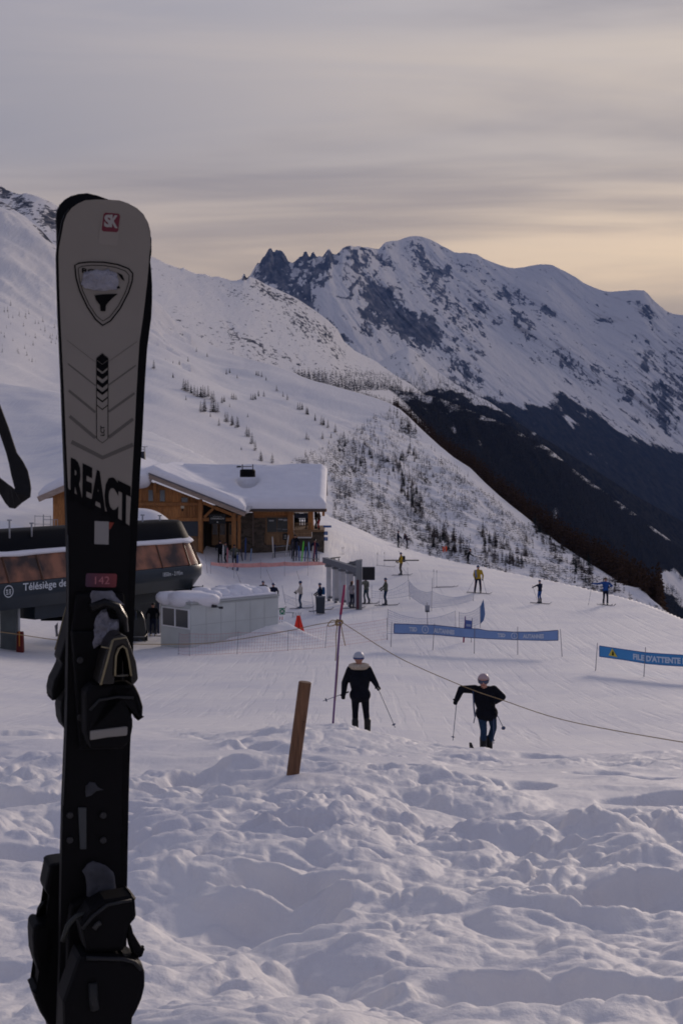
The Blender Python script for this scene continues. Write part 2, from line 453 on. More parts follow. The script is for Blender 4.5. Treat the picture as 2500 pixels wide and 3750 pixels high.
def ground(x, y):
    x = np.atleast_1d(np.asarray(x, float)); y = np.atleast_1d(np.asarray(y, float))
    az = np.arctan2(x, y); r = np.hypot(x, y)
    pxx = 1250 + F * np.tan(np.clip(az, -0.6, 0.6))
    de = np.interp(pxx, *EDGE) / np.cos(np.clip(az, -0.6, 0.6))
    re = np.minimum(r, de); q = re / np.maximum(r, 1e-6)
    z = _tps(x * q, y * q)
    o = np.maximum(r - de, 0)
    z = z - 0.55 * o - 0.010 * np.minimum(o, 12) ** 2 * 0
    # the hill side behind the photographer rises
    back = sstep(0.7, 1.6, np.abs(az))
    z = z * (1 - back) + (-0.85 + 0.20 * r * sstep(1.2, 2.4, np.abs(az)) - 0.05 * r) * back
    # shovelled bank between the lift station and the restaurant
    u = np.maximum((x + 14.3) / 4.3, np.minimum((x + 24) / 4.0, 0) * -1); u = np.maximum(u, 0); v = (y - 97.5) / 5.0
    z = z + (4.9 - 2.6 * sstep(-16.5, -18.5, x)) * np.exp(-(np.abs(u) ** 3)) * np.exp(-(v ** 2)) * (r < 200)
    return z
def gz(x, y): return float(ground(x, y)[0])
def gp(px, py, dmin=22):
    """where the ray through a photo pixel first meets the ground"""
    d = np.linspace(dmin, 240, 6000); a, b = pray(px, py)
    h = b * d - ground(a * d, d)
    k = np.argmax(h < 0)
    if h[k] >= 0: k = int(np.argmin(h))
    dd = float(d[k]); return Vector((float(a) * dd, dd, gz(float(a) * dd, dd)))

def rough(x, y):
    r = np.hypot(x, y)
    w = sstep(27, 19, r + 3.0 * fbm(x / 3.0, y / 3.0, 3, 40))            # churned snow stops at the crest
    wx = x + 0.18 * fbm(x * 1.7, y * 1.7, 3, 61); wy = y + 0.18 * fbm(x * 1.7, y * 1.7, 3, 71)
    calm = sstep(0.36, 0.56, vnoise(x / 1.5 + 3.3, y / 2.3 + 1.9, 77))    # trodden smooth patches between the lumps
    calm = calm * (.3 + .7 * sstep(3.5, 9.0, r))
    def bil(s_, sd): return 1 - np.abs(2 * vnoise(wx / s_, wy / s_, sd) - 1)
    bl = 0.17 * (1 - bil(0.85, 121)) + 0.095 * (1 - bil(0.40, 122)) + 0.050 * (1 - bil(0.19, 123)) + 0.022 * (1 - bil(0.09, 124))
    chunk = sstep(0.45, 0.62, vnoise(x / 1.1 + 7, y / 1.4 + 2, 131))
    c = (0.10 * clumps(wx, wy, 0.80, 11, 0.35, .3, .6) + 0.085 * clumps(wx, wy, 0.40, 21, 0.5, .3, .6)
         + 0.050 * clumps(wx, wy, 0.20, 31, 0.6, .3, .6) + 0.024 * clumps(wx, wy, 0.10, 41, 0.6, .25, .6)) * (0.35 + 0.65 * chunk)
    h = 0.22 * fbm(wx / 2.1, wy / 2.1, 3, 3) + (c + bl) * (1 - 0.82 * calm)
    pit = clumps(wx + 9, wy - 4, 1.15, 91, 0.5, .28, .52)
    rut = sstep(0.80, 0.93, ridged(wx / 3.2 + wy / 9, wy / 7.5, 2, 141))
    h = h - 0.20 * sstep(0.0, 0.7, pit) - 0.10 * rut - 0.10
    h = h + 0.014 * fbm(x * 8, y * 8, 4, 8) * (1 - 0.6 * calm)
    far = 1 - w
    pis = far * (0.05 * fbm(x / 5, y / 9, 4, 5) + 0.012 * ridged(x / 0.9, y / 2.6, 3, 6)) * sstep(20, 30, r)
    hill = 1.1 * sstep(120, 170, r) * fbm(x / 22, y / 30, 4, 15)
    hill *= sstep(1300, 700, 1250 + F * x / np.maximum(y, 1))
    spread = sstep(1.3, 2.6, r)
    return h * w * spread * (0.82 - 0.38 * sstep(8, 18, r)) + pis + hill
POST_AT = (-0.34, 11.15)
def post_mask(x, y):
    q = np.hypot(x - POST_AT[0], y - POST_AT[1]); return sstep(0.05, 0.8, q), 0.07 * np.exp(-(q / 0.28) ** 2)
azs = np.concatenate([np.linspace(-180, -40, 20), np.linspace(-38, -16.5, 30), np.linspace(-16, 16, 680), np.linspace(16.5, 38, 30), np.linspace(40, 178, 20)])
rs = np.concatenate([[0.02], np.linspace(0.4, 2.6, 24), np.exp(np.linspace(math.log(2.7), math.log(27), 600)), np.exp(np.linspace(math.log(27.3), math.log(330), 210))])
RR, AA = np.meshgrid(rs, np.radians(azs), indexing='ij')
X = RR * np.sin(AA); Y = RR * np.cos(AA)
pm_, pb_ = post_mask(X, Y)
Z = ground(X.ravel(), Y.ravel()).reshape(X.shape) + rough(X, Y) * (0.25 + 0.75 * pm_) + pb_
V = np.stack([X, Y, Z], -1).reshape(-1, 3)
snow = snow_mat('packed_snow', 34.0, 0.55, 0.012)
np_mesh('snow_ground', V, grid_quads(len(rs), len(azs), wrap=True), snow, kind='structure')
def gfull(x, y):
    x = np.atleast_1d(float(x)); y = np.atleast_1d(float(y)); a, b = post_mask(x, y)
    return float((ground(x, y) + rough(x, y) * (0.25 + 0.75 * a) + b)[0])

# ------------------------------------------------------------------ mountain layers
class Layer: pass
def layer(name, px0, px1, nc, nr, crest, base, mats, prof=1.0, disp=None, attrs=None, back=0.06, kind='structure', wlo=0.72):
    """a mountain flank: for every bearing a profile runs from its foot (base) to its crest, at their real distances;
    behind the crest the far side falls away again"""
    crest = np.array(crest, float); base = np.array(base, float)
    px = np.linspace(px0, px1, nc); v = np.linspace(0, 1, nr)
    cy = np.interp(px, crest[:, 0], crest[:, 1]); cd = np.exp(np.interp(px, crest[:, 0], np.log(crest[:, 2])))
    by = np.interp(px, base[:, 0], base[:, 1]); bd = np.exp(np.interp(px, base[:, 0], np.log(base[:, 2])))
    Vv = v[:, None]
    def soft(q, w):
        k = max(3, int(nc * w)); g = np.exp(-np.linspace(-2.2, 2.2, 2 * k + 1) ** 2); g /= g.sum()
        return np.convolve(np.r_[np.full(k, q[0]), q, np.full(k, q[-1])], g, 'valid')
    cys, cds, bys = soft(cy, 0.05), np.exp(soft(np.log(cd), 0.05)), soft(by, 0.05)
    wv = sstep(wlo, 1.0, Vv) ** 2
    cyv = cys + (cy - cys) * wv; cdv = cds; by = bys; bd = np.exp(soft(np.log(bd), 0.05))
    D = bd * (cdv / bd) ** Vv
    PYv = by + (cyv - by) * Vv ** prof
    a, b = pray(np.broadcast_to(px, D.shape), PYv)
    X = a * D; Y = D; Z = b * D
    if disp is not None:
        dz, dd = disp(X, Y, np.broadcast_to(px, D.shape), PYv, np.broadcast_to(Vv, D.shape))
        Y2 = Y * (1 + dd); X = X * (1 + dd); Z = Z * (1 + dd) + dz; Y = Y2
    at = {k: f(X, Y, Z, np.broadcast_to(px, D.shape), PYv, np.broadcast_to(Vv, D.shape)) for k, f in (attrs or {}).items()}
    nb = 8
    Xb = [X[-1] * (1 + back * k) for k in range(1, nb + 1)]; Yb = [Y[-1] * (1 + back * k) for k in range(1, nb + 1)]
    Zb = [Z[-1] - Y[-1] * back * k * (0.25 + 0.06 * k) - Y[-1] * 0.004 * 0 for k in range(1, nb + 1)]
    XX = np.vstack([X] + Xb); YY = np.vstack([Y] + Yb); ZZ = np.vstack([Z] + Zb)
    for k in at: at[k] = np.vstack([at[k]] + [at[k][-1]] * nb)
    V = np.stack([XX, YY, ZZ], -1).reshape(-1, 3)
    o = np_mesh(name, V, grid_quads(XX.shape[0], nc), mats, attrs=at, kind=kind)
    l = Layer(); l.X, l.Y, l.Z, l.px, l.PY, l.o = X, Y, Z, px, PYv, o
    def at_px(x, y):
        i = int(round((x - px0) / (px1 - px0) * (nc - 1))); i = min(max(i, 0), nc - 1)
        pyc = 1875 - F * ((l.Z[:, i] * CP + l.Y[:, i] * SP) / (l.Y[:, i] * CP - l.Z[:, i] * SP))
        j = int(np.argmin(np.abs(pyc - y)))
        return Vector((float(l.X[j, i]), float(l.Y[j, i]), float(l.Z[j, i]))), float(abs(pyc[j] - y))
    l.at = at_px
    return l
S_ = 1.5944
def ov(l, d=None):
    return [(x * S_, y * S_, *( (r[0],) if r else (d,))) for x, y, *r in l]
def blob(px, py, ells):
    s = np.zeros(np.shape(px))
    for cx, cy, rx, ry, ang, w in ells:
        c, n = math.cos(ang), math.sin(ang); dx = px - cx; dy = py - cy
        u = (dx * c + dy * n) / rx; v = (-dx * n + dy * c) / ry
        s = np.maximum(s, w * np.exp(-(u * u + v * v) ** 1.3))
    return s

# far massif, 6 to 20 km
A_crest = ov([(-500, 640), (560, 645), (575, 632), (583, 618), (590, 606), (593, 603), (596, 606), (603, 592), (609, 587), (614, 577), (618, 571), (622, 570), (625, 573), (627, 580), (631, 578), (634, 573), (638, 575),
 (641, 574), (650, 578), (656, 588), (662, 600), (672, 604), (680, 598), (688, 590), (695, 588), (698, 579), (702, 577), (705, 579), (708, 588), (712, 590), (716, 581), (720, 578), (724, 586), (727, 590), (733, 588), (740, 590), (746, 582),
 (751, 575), (755, 571), (758, 573), (762, 582), (767, 584), (772, 584), (780, 578), (786, 570), (795, 566), (805, 564), (812, 567), (825, 565), (832, 568), (845, 568), (858, 571), (870, 572), (876, 565), (884, 557), (895, 554), (915, 552), (930, 546),
 (942, 543), (955, 542), (970, 544), (985, 549), (1000, 556), (1015, 565), (1030, 572), (1042, 579), (1055, 581), (1068, 580), (1080, 582), (1095, 584), (1110, 594), (1130, 602), (1145, 608), (1165, 614), (1180, 616), (1200, 614), (1220, 610), (1240, 607), (1256, 607), (1268, 609), (1282, 616),
 (1300, 625), (1320, 636), (1340, 650), (1362, 660), (1385, 668), (1400, 670), (1430, 668), (1455, 666), (1478, 667), (1488, 676), (1500, 690), (1515, 703), (1530, 715), (1545, 721), (1568, 724), (1700, 790), (1900, 900), (2100, 1000)])
A_crest = [(x, y, np.interp(x / S_, [0, 560, 780, 880, 950, 1250, 1480, 2100], [13000, 13000, 14500, 17500, 19500, 19000, 17500, 14000])) for x, y, _ in A_crest]
A_base = [(-800, 1750, 6000), (900, 1650, 6000), (1600, 1800, 6000), (2500, 2250, 6000), (3400, 2400, 6000)]
A_rock = [(x * S_, y * S_, a * S_, b * S_, an, w) for x, y, a, b, an, w in [
 (630, 612, 44, 46, 0.2, .95), (700, 598, 26, 20, 0, .75), (755, 592, 20, 26, 0, .8), (1100, 700, 60, 26, .7, .45), (820, 610, 30, 40, .5, .5), (665, 655, 20, 28, 0.6, .6), (742, 615, 26, 36, 0, .72), (705, 640, 20, 40, .5, .45), (700, 690, 30, 22, .6, .6), (815, 660, 12, 40, .4, .55),
 (880, 690, 60, 50, .7, .75), (850, 740, 42, 34, .6, .78), (930, 745, 55, 40, .7, .82), (975, 760, 44, 40, .7, .7), (990, 605, 16, 62, -.85, .72), (1010, 690, 30, 70, -.6, .62), (1060, 740, 60, 40, .7, .66), (1090, 780, 44, 26, .7, .6), (880, 600, 25, 12, .6, .42),
 (815, 572, 22, 10, 0, .4), (1140, 740, 14, 20, .5, .5), (1195, 742, 34, 16, .75, .8), (1215, 775, 22, 12, .8, .75), (1262, 716, 22, 9, .75, .75), (1390, 735, 30, 12, .3, .5), (1478, 712, 28, 14, .8, .62), (1480, 830, 30, 60, -.3, .5),
 (1500, 745, 12, 40, -.5, .45), (1535, 900, 60, 90, .3, .62), (1440, 900, 40, 30, .5, .38), (1180, 690, 40, 20, .3, .3), (1320, 840, 90, 30, .6, .34), (780, 790, 60, 25, .5, .45), (1060, 860, 40, 25, .5, .3)]]
_FL = np.array([(0, 1380), (1240, 1385), (1430, 1375), (1520, 1395), (1600, 1415), (1789, 1475), (1898, 1505), (2000, 1485), (2059, 1468), (2174, 1510), (2289, 1580), (2404, 1632), (2500, 1672), (3400, 1990)], float) - np.array([0, 14.0])
def _diag(px, py, sc, seed, k=6.0, ang=0.60):
    c, s = math.cos(ang), math.sin(ang); return fbm((px * c + py * s) / sc / k, (-px * s + py * c) / sc, 5, seed)
def A_disp(X, Y, px, py, v):
    d = Y; w = np.clip(v * 1.2, 0, 1) * (1 - 0.93 * sstep(.90, 1.0, v))
    U_ = X + 0.14 * Y
    r = ridged(U_ / 2100 + 5, Y / 17000, 6, 201) - 0.55
    r2 = ridged(U_ / 620, Y / 6500, 6, 221, 0.6) - 0.55
    rk = blob(px, py, A_rock)
    rel = (1500 * r + (420 + 900 * rk) * r2 + 260 * rk * fbm(U_ / 150, Y / 1500, 4, 231, .65))
    return 0 * X, np.clip(v * 1.5, 0, 1) * rel / Y
def A_rockf(X, Y, Z, px, py, v):
    rk = blob(px + 26 * fbm(px / 50, py / 50, 4, 255), py + 26 * fbm(px / 50, py / 50, 4, 256), A_rock)
    r = ridged((X + .14 * Y) / 620, Y / 6500, 5, 221, 0.6) - 0.5 + 0.5 * fbm(px / 13, py / 24, 4, 252, .6)
    high = 0.21 + 0.16 * fbm((X + .14 * Y) / 600, Y / 6000, 4, 251)
    return np.clip(rk * 0.60 + high * 1.02 + 0.95 * (rk + .20) * r, 0, 1)
def A_forf(X, Y, Z, px, py, v):
    line = np.interp(px, _FL[:, 0], _FL[:, 1])
    t = (py - line) / 90 + 0.45 * _diag(px, py, 34, 261) + 0.25 * fbm(px / 60, py / 60, 4, 262)
    streak = sstep(0.30, 0.55, _diag(px, py, 22, 271, 7)) * sstep(-300, 0, 380 - (py - line))
    patch = blob(px, py, [(1840, 1590, 16, 10, .5, 1), (1898, 1628, 12, 26, -.3, 1), (2080, 1540, 14, 60, -.6, .9), (2360, 1560, 40, 14, .5, .6)])
    return np.clip(0.05 + 0.95 * sstep(-0.5, 0.7, t) - 0.32 * streak - 0.6 * patch, 0, 1)
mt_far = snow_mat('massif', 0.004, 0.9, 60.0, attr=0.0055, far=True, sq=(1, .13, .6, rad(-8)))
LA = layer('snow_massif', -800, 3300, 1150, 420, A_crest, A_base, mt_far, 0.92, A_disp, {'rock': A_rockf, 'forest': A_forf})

# moraine spur and forested shoulder in front of the massif, 4 to 6 km
M_crest = [(1000, 1500, 5200), (1250, 1400, 5400), (1374, 1335, 5600), (1431, 1299, 5600), (1470, 1278, 5600), (1495, 1271, 5600), (1520, 1288, 5600), (1550, 1318, 5600), (1604, 1362, 5600), (1660, 1402, 5500), (1700, 1428, 5500), (1789, 1472, 5400), (1900, 1550, 5300),
           (2050, 1640, 5200), (2300, 1800, 5200), (3200, 2300, 5000)]
M_base = [(1000, 1700, 3600), (1500, 1720, 3600), (2000, 1950, 3700), (2500, 2250, 3800), (3200, 2500, 3800)]
def M_disp(X, Y, px, py, v):
    w = (1 - 0.95 * sstep(.85, 1.0, v)) * np.clip(v * 2, 0, 1)
    return w * (120 * (ridged((X + .12 * Y) / 500, Y / 4500, 5, 301) - .55)), 0 * X
def M_for(X, Y, Z, px, py, v):
    line = np.interp(px, [1000, 1300, 1420, 1500, 1600, 1700, 1800, 3000], [1380, 1385, 1390, 1395, 1415, 1440, 1475, 2000])
    t = (py - line) / 80 + 0.5 * fbm(px / 45, py / 26, 4, 311)
    return np.clip(sstep(-0.45, 0.9, t) * 0.95, 0, 1)
mt_mid = snow_mat('moraine', 0.012, 0.8, 16.0, attr=0.016, far=True, sq=(1, .12, .6, rad(-6)))
LM = layer('moraine_spur', 1000, 3200, 420, 120, M_crest, M_base, mt_mid, 1.0, M_disp, {'rock': lambda X, Y, Z, px, py, v: 0.22 + 0.3 * fbm(X / 200, Y / 200, 4, 321), 'forest': M_for})

# the big flank on the left that closes the valley head
B_crest = [(-900, 560, 2600), (-300, 600, 2600), (0, 678, 2600), (25, 695, 2600), (48, 704, 2600), (75, 712, 2600), (95, 707, 2600), (130, 716, 2600), (160, 728, 2600), (190, 742, 2600), (215, 757, 2700), (380, 850, 2900), (550, 938, 3100), (580, 950, 3100), (610, 966, 3150), (638, 976, 3200), (662, 984, 3200), (670, 979, 3200), (686, 990, 3250), (720, 1003, 3300),
  (750, 1004, 3350), (775, 1014, 3350), (800, 1013, 3400), (830, 1022, 3400), (852, 1030, 3500), (870, 1026, 3500), (885, 1021, 3500), (889, 1007, 3500), (893, 1000, 3500), (897, 1006, 3500), (902, 1018, 3500), (915, 1013, 3500), (940, 1022, 3600), (972, 1041, 3700), (1030, 1066, 3800), (1087, 1093, 3900), (1156, 1139, 4000), (1200, 1172, 4000), (1236, 1207, 4100), (1259, 1250, 4100), (1300, 1285, 4200),
  (1374, 1322, 4200), (1440, 1370, 4200), (1500, 1405, 4200), (1600, 1480, 4200), (1800, 1640, 4200), (2000, 1850, 4200)]
B_base = [(-900, 1400, 1500), (0, 1250, 1500), (400, 1250, 1500), (640, 1290, 1500), (893, 1420, 1600), (1211, 1520, 1800), (1491, 1640, 1900), (1700, 1850, 2000), (2000, 2150, 2000)]
B_rock = [(1020, 1085, 90, 16, .45, .72), (880, 1080, 60, 18, .4, .55), (1110, 1180, 80, 40, .75, .58), (1190, 1230, 60, 34, .8, .62), (1240, 1290, 50, 26, .8, .5), (860, 1215, 60, 16, .9, .62), (930, 1245, 45, 14, .7, .5), (600, 1190, 50, 18, .5, .55),
 (80, 760, 60, 40, .4, .75), (190, 800, 60, 46, .4, .82), (140, 880, 60, 34, .5, .55), (895, 1010, 9, 16, 0, 2.2), (668, 980, 10, 8, 0, 1.5), (190, 960, 30, 20, .6, .6), (40, 860, 40, 30, .4, .5), (300, 900, 60, 50, .5, .6), (20, 700, 40, 30, 0, .7), (1000, 1300, 150, 14, .3, .34), (1340, 1370, 90, 20, .4, .4)]
def B_disp(X, Y, px, py, v):
    w = (1 - 0.92 * sstep(.88, 1.0, v)) * np.clip(v * 2, 0, 1)
    rk = blob(px, py, B_rock)
    return 0 * X, np.clip(v * 2, 0, 1) * (230 * (ridged((X + .12 * Y) / 400, Y / 3200, 5, 401) - .55) + 130 * rk * (ridged((X + .12 * Y) / 80, Y / 650, 4, 411) - .5) + 16 * fbm(X / 60, Y / 400, 3, 412)) / Y
def B_rockf(X, Y, Z, px, py, v):
    rk = blob(px + 22 * fbm(px / 40, py / 40, 4, 425), py + 16 * fbm(px / 40, py / 40, 4, 426), B_rock)
    return np.clip(0.52 * rk + 0.20 + 0.16 * fbm(X / 120, Y / 900, 4, 421) + 0.35 * rk * (ridged((X + .12 * Y) / 80, Y / 650, 4, 411) - .5), 0, 1)
def B_for(X, Y, Z, px, py, v):
    line = np.interp(px, [-800, 900, 1200, 1400, 1600, 2000], [2000, 1420, 1400, 1440, 1480, 1800])
    return np.clip(0.30 * sstep(-90, 60, py - line) + 0.25 * fbm(px / 40, py / 24, 3, 431) * sstep(-120, 0, py - line), 0, 1)
mt_b = snow_mat('left_flank', 0.03, 0.8, 7.0, attr=0.045, far=True, sq=(1, .12, .6, rad(-6)))
LB = layer('valley_flank', -900, 2000, 760, 200, B_crest, B_base, mt_b, 1.0, B_disp, {'rock': B_rockf, 'forest': B_for}, wlo=.93)

# spur that comes down in front of the flank at far left
B2_crest = [(-900, 500, 1500), (-200, 640, 1450), (0, 770, 1400), (50, 815, 1400), (95, 850, 1400), (140, 880, 1400), (160, 900, 1400), (215, 955, 1400), (300, 1020, 1400), (420, 1090, 1400), (540, 1150, 1400), (700, 1300, 1400)]
B2_base = [(-900, 1400, 700), (0, 1300, 700), (700, 1500, 800)]
def B2_disp(X, Y, px, py, v):
    w = (1 - 0.95 * sstep(.85, 1.0, v)) * np.clip(v * 2, 0, 1)
    return w * (40 * fbm(X / 240, Y / 300, 4, 501) + 12 * (ridged(X / 60, Y / 80, 4, 502) - .5)), 0 * X
B2_rock = [(60, 850, 60, 18, .7, .5), (130, 930, 50, 20, .7, .6), (170, 1000, 40, 18, .8, .62), (60, 960, 60, 20, .7, .4), (200, 1060, 30, 16, .8, .5), (20, 880, 40, 20, .5, .5)]
LB2 = layer('rocky_spur', -900, 700, 260, 140, B2_crest, B2_base, mt_b, 1.0, B2_disp,
            {'rock': lambda X, Y, Z, px, py, v: np.clip(.8 * blob(px, py, B2_rock) + .12 + .1 * fbm(X / 80, Y / 80, 4, 503), 0, 1), 'forest': lambda X, Y, Z, px, py, v: 0 * X})

# dark wooded side of the valley below, 2 to 4.5 km
F_crest = [(1000, 1560, 3400), (1240, 1440, 3400), (1330, 1425, 3400), (1430, 1425, 3400), (1530, 1440, 3450), (1600, 1455, 3500), (1715, 1503, 3500), (1858, 1560, 3600), (2002, 1640, 3800), (2117, 1732, 4000), (2231, 1813, 4200), (2346, 1899, 4400), (2500, 2015, 4500), (2800, 2240, 4600), (3200, 2450, 4600)]
F_base = [(1000, 1700, 2200), (1600, 1830, 2200), (1900, 2060, 2300), (2200, 2320, 2400), (2500, 2500, 2500), (3200, 2650, 2500)]
def F_disp(X, Y, px, py, v):
    w = (1 - 0.9 * sstep(.9, 1.0, v)) * np.clip(v * 2, 0, 1)
    return w * (70 * (ridged((X + .12 * Y) / 260, Y / 2400, 4, 601) - .55) + 10 * fbm(X / 30, Y / 200, 4, 602, .65)), 0 * X
F_clear = [(2440, 1950, 34, 20, .5, 1.2), (2490, 1965, 24, 20, .0, 1.1), (2450, 2125, 46, 30, .4, 1.3), (2495, 2150, 40, 30, .3, 1.1), (2520, 2190, 50, 26, .3, .9), (1660, 1560, 10, 22, -.3, .45), (1756, 1620, 10, 18, -.4, .4), (2030, 1880, 12, 22, -.4, .4)]
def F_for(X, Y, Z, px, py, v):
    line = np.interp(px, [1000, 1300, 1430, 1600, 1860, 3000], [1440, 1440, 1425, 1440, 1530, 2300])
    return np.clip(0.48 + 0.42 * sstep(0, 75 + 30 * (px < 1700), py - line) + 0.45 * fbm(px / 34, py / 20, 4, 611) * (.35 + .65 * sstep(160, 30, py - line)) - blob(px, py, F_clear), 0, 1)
mt_f = snow_mat('wooded_slope', 0.05, 0.8, 5.0, attr=0.06, far=True, sq=(1, .14, .6, rad(-6)))
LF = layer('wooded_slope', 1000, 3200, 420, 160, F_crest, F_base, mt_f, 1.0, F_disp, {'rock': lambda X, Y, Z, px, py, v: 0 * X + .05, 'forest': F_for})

# the snow shoulder above the restaurant and the gully side below it, 0.3 to 1.5 km
C_crest = [(-900, 700, 900), (-300, 960, 950), (0, 1036, 1000), (50, 1062, 1000), (96, 1098, 1000), (150, 1125, 1050), (209, 1145, 1100), (380, 1118, 1250), (551, 1139, 1400), (600, 1162, 1400), (640, 1183, 1400), (700, 1215, 1400), (765, 1256, 1400), (830, 1285, 1350), (893, 1310, 1300), (940, 1322, 1250), (988, 1334, 1200), (1040, 1352, 1200), (1080, 1368, 1150), (1116, 1384, 1150), (1160, 1398, 1120), (1211, 1411, 1100), (1270, 1428, 1080), (1323, 1443, 1060), (1380, 1460, 1040), (1422, 1476, 1020), (1460, 1496, 1010), (1491, 1522, 1000),
  (1530, 1560, 950), (1606, 1630, 850), (1660, 1675, 790), (1721, 1714, 740), (1774, 1767, 700), (1830, 1818, 670), (1881, 1859, 650), (1958, 1920, 600), (2034, 1981, 550), (2149, 2058, 500), (2295, 2150, 440), (2371, 2211, 400), (2600, 2400, 380), (3000, 2700, 380)]
C_base = [(-900, 1500, 320), (0, 1620, 320), (600, 1760, 320), (900, 1900, 320), (1200, 2150, 300), (1500, 2350, 290), (2000, 2400, 270), (2371, 2500, 260), (3000, 2900, 250)]
def C_disp(X, Y, px, py, v):
    w = (1 - 0.96 * sstep(.86, 1.0, v)) * np.clip(v * 2, 0, 1)
    gul = sstep(1250, 1500, px + 0.9 * (py - 1500))
    smooth = 13 * fbm(X / 130 + 2, Y / 190, 3, 701) + 3.0 * fbm(X / 40, Y / 70, 3, 702)
    rg = 5 * (ridged(X / 45, Y / 80, 4, 703) - .5) + 1.6 * fbm(X / 9, Y / 12, 3, 704)
    return w * (smooth * (1 - .5 * gul) + rg * gul), 0 * X
def C_for(X, Y, Z, px, py, v):
    gul = sstep(1100, 1450, px + 0.75 * (py - 1500)) * sstep(-30, 60, py - 1500)
    n = fbm(X / 14, Y / 95, 4, 711, .6)
    return np.clip(gul * (0.26 + 0.52 * n), 0, 1)
mt_c = snow_mat('shoulder_snow', 0.25, 0.6, 0.8, attr=0.20, far=True, sq=(1, .17, .6, rad(-5)))
LC = layer('snow_shoulder', -900, 3000, 1000, 320, C_crest, C_base, mt_c, 0.85, C_disp, {'rock': lambda X, Y, Z, px, py, v: 0 * X + .02, 'forest': C_for})

# valley bottom under everything
snow_far = mat('valley_forest_floor', (0.05, 0.055, 0.06), 0.9)
fl = MB(); fl.add([(-40000, -3000, -950), (40000, -3000, -950), (40000, 42000, -950), (-40000, 42000, -950)], [(0, 1, 2, 3)])
o = fl.build('valley_floor', snow_far); o['kind'] = 'structure'

# ------------------------------------------------------------------ haze
hz = MB(); hz.box((0, 20750, (-951 + 3420) / 2), (80010, 47520, 3420 + 951))
hm = bpy.data.materials.new('haze'); hm.use_nodes = True; ht = hm.node_tree; ht.nodes.clear()
ho = ht.nodes.new('ShaderNodeOutputMaterial'); hv = ht.nodes.new('ShaderNodeVolumePrincipled')
hv.inputs['Color'].default_value = (0.13, 0.22, 0.50, 1); hv.inputs['Density'].default_value = 3.0e-5; hv.inputs['Anisotropy'].default_value = 0.1
ht.links.new(hv.outputs[0], ho.inputs['Volume'])
o = hz.build('haze', hm); o['kind'] = 'stuff'
# ------------------------------------------------------------------ shared materials
black = mat('black_plastic', (0.004, 0.004, 0.005), 0.6, spec=0.08)
blackg = mat('black_gloss', (0.005, 0.005, 0.006), 0.35, spec=0.2)
dark = mat('dark_grey_metal', (0.035, 0.04, 0.045), 0.5)
steel = mat('galvanised_steel', (0.30, 0.31, 0.33), 0.45, 0.15, 4, metal=0.3)
lgrey = mat('pale_grey_paint', (0.50, 0.52, 0.52), 0.55, 0.06, 3)
white = mat('white_paint', (0.78, 0.78, 0.78), 0.5)
snowp = mat('settled_snow', (0.80, 0.79, 0.82), 0.7, 0.03, 2, 0.5, 6)
glass = mat('dark_window_glass', (0.03, 0.036, 0.045), 0.08, spec=0.6)
larch = wood('orange_timber', (0.46, 0.20, 0.06), (0.24, 0.095, 0.028))
larchd = wood('weathered_timber', (0.30, 0.18, 0.09), (0.15, 0.08, 0.035))
fascia_m = wood('greyed_timber', (0.42, 0.33, 0.27), (0.26, 0.19, 0.15), 3.0, (0.6, 6, 6))
SUB = math.sin(rad(22))

# ------------------------------------------------------------------ the pair of skis in the foreground
YAW = rad(21)
SO = P(385, 705, 1.80)
SV = Vector((-0.020, 0.0, -1)).normalized()
SN = Vector((math.sin(YAW), -math.cos(YAW), 0)); SN = (SN - SN.dot(SV) * SV).normalized()
SU = SV.cross(SN).normalized()
if SU.x < 0: SU = -SU
def bend(v): return 0.85 * max(0.17 - v, 0) ** 2
def SK(px, py, w=0.0, curved=True):
    a, b = pray(px, py); r = Vector((float(a), 1, float(b))); ww = w
    for _ in range(6):
        o = SO + SN * ww; t = o.dot(SN) / r.dot(SN); q = r * t - o
        u, v = q.dot(SU), q.dot(SV)
        if curved: ww = w + bend(v)
    return u, v
def SW(u, v, w=0.0, curved=True): return SO + SU * u + SV * v + SN * (w + (bend(v) if curved else 0))
def decal(poly, w): 
    pts = [SK(x, y) for x, y in poly]; m = MB(); m.add([SW(u, v, w) for u, v in pts], [tuple(range(len(pts)))]); return m
def stroke(m, path, wd, w, closed=False):
    pts = [Vector(p) for p in path]; n = len(pts)
    if closed: pts.append(pts[0])
    L_, R_ = [], []
    for i, p in enumerate(pts):
        if closed: a = pts[(i - 1) % n]; b = pts[(i + 1) % n] if i < n else pts[1]; a = pts[n - 1] if i in (0, n) else a
        else: a = pts[max(i - 1, 0)]; b = pts[min(i + 1, n - 1)]
        d = (b - a).normalized(); nn = Vector((-d.y, d.x)) * wd / 2
        L_.append(SK(*(p + nn))); R_.append(SK(*(p - nn)))
    m.grid([[SW(*q, w) for q in L_], [SW(*q, w) for q in R_]])
LE = [(724, 372), (727, 335), (734, 305), (745, 280), (762, 256), (785, 238), (816, 227), (850, 221), (900, 211), (935, 208), (1000, 209), (1150, 214), (1250, 219), (1330, 223), (1410, 227), (1583, 234), (1760, 242), (1950, 249), (2150, 251), (2341, 249), (2659, 244), (2800, 238), (2950, 232), (3115, 228), (3300, 225), (3500, 222), (3750, 214), (4200, 200), (4700, 182)]
RE = [(724, 374), (727, 412), (734, 445), (745, 476), (762, 508), (785, 532), (816, 549), (850, 558), (900, 558), (935, 553), (1000, 549), (1150, 532), (1250, 517), (1330, 512), (1410, 507), (1583, 499), (1760, 489), (1950, 480), (2150, 472), (2341, 466), (2659, 458), (2800, 452), (2950, 448), (3115, 445), (3300, 442), (3500, 440), (3750, 438), (4200, 440), (4700, 446)]
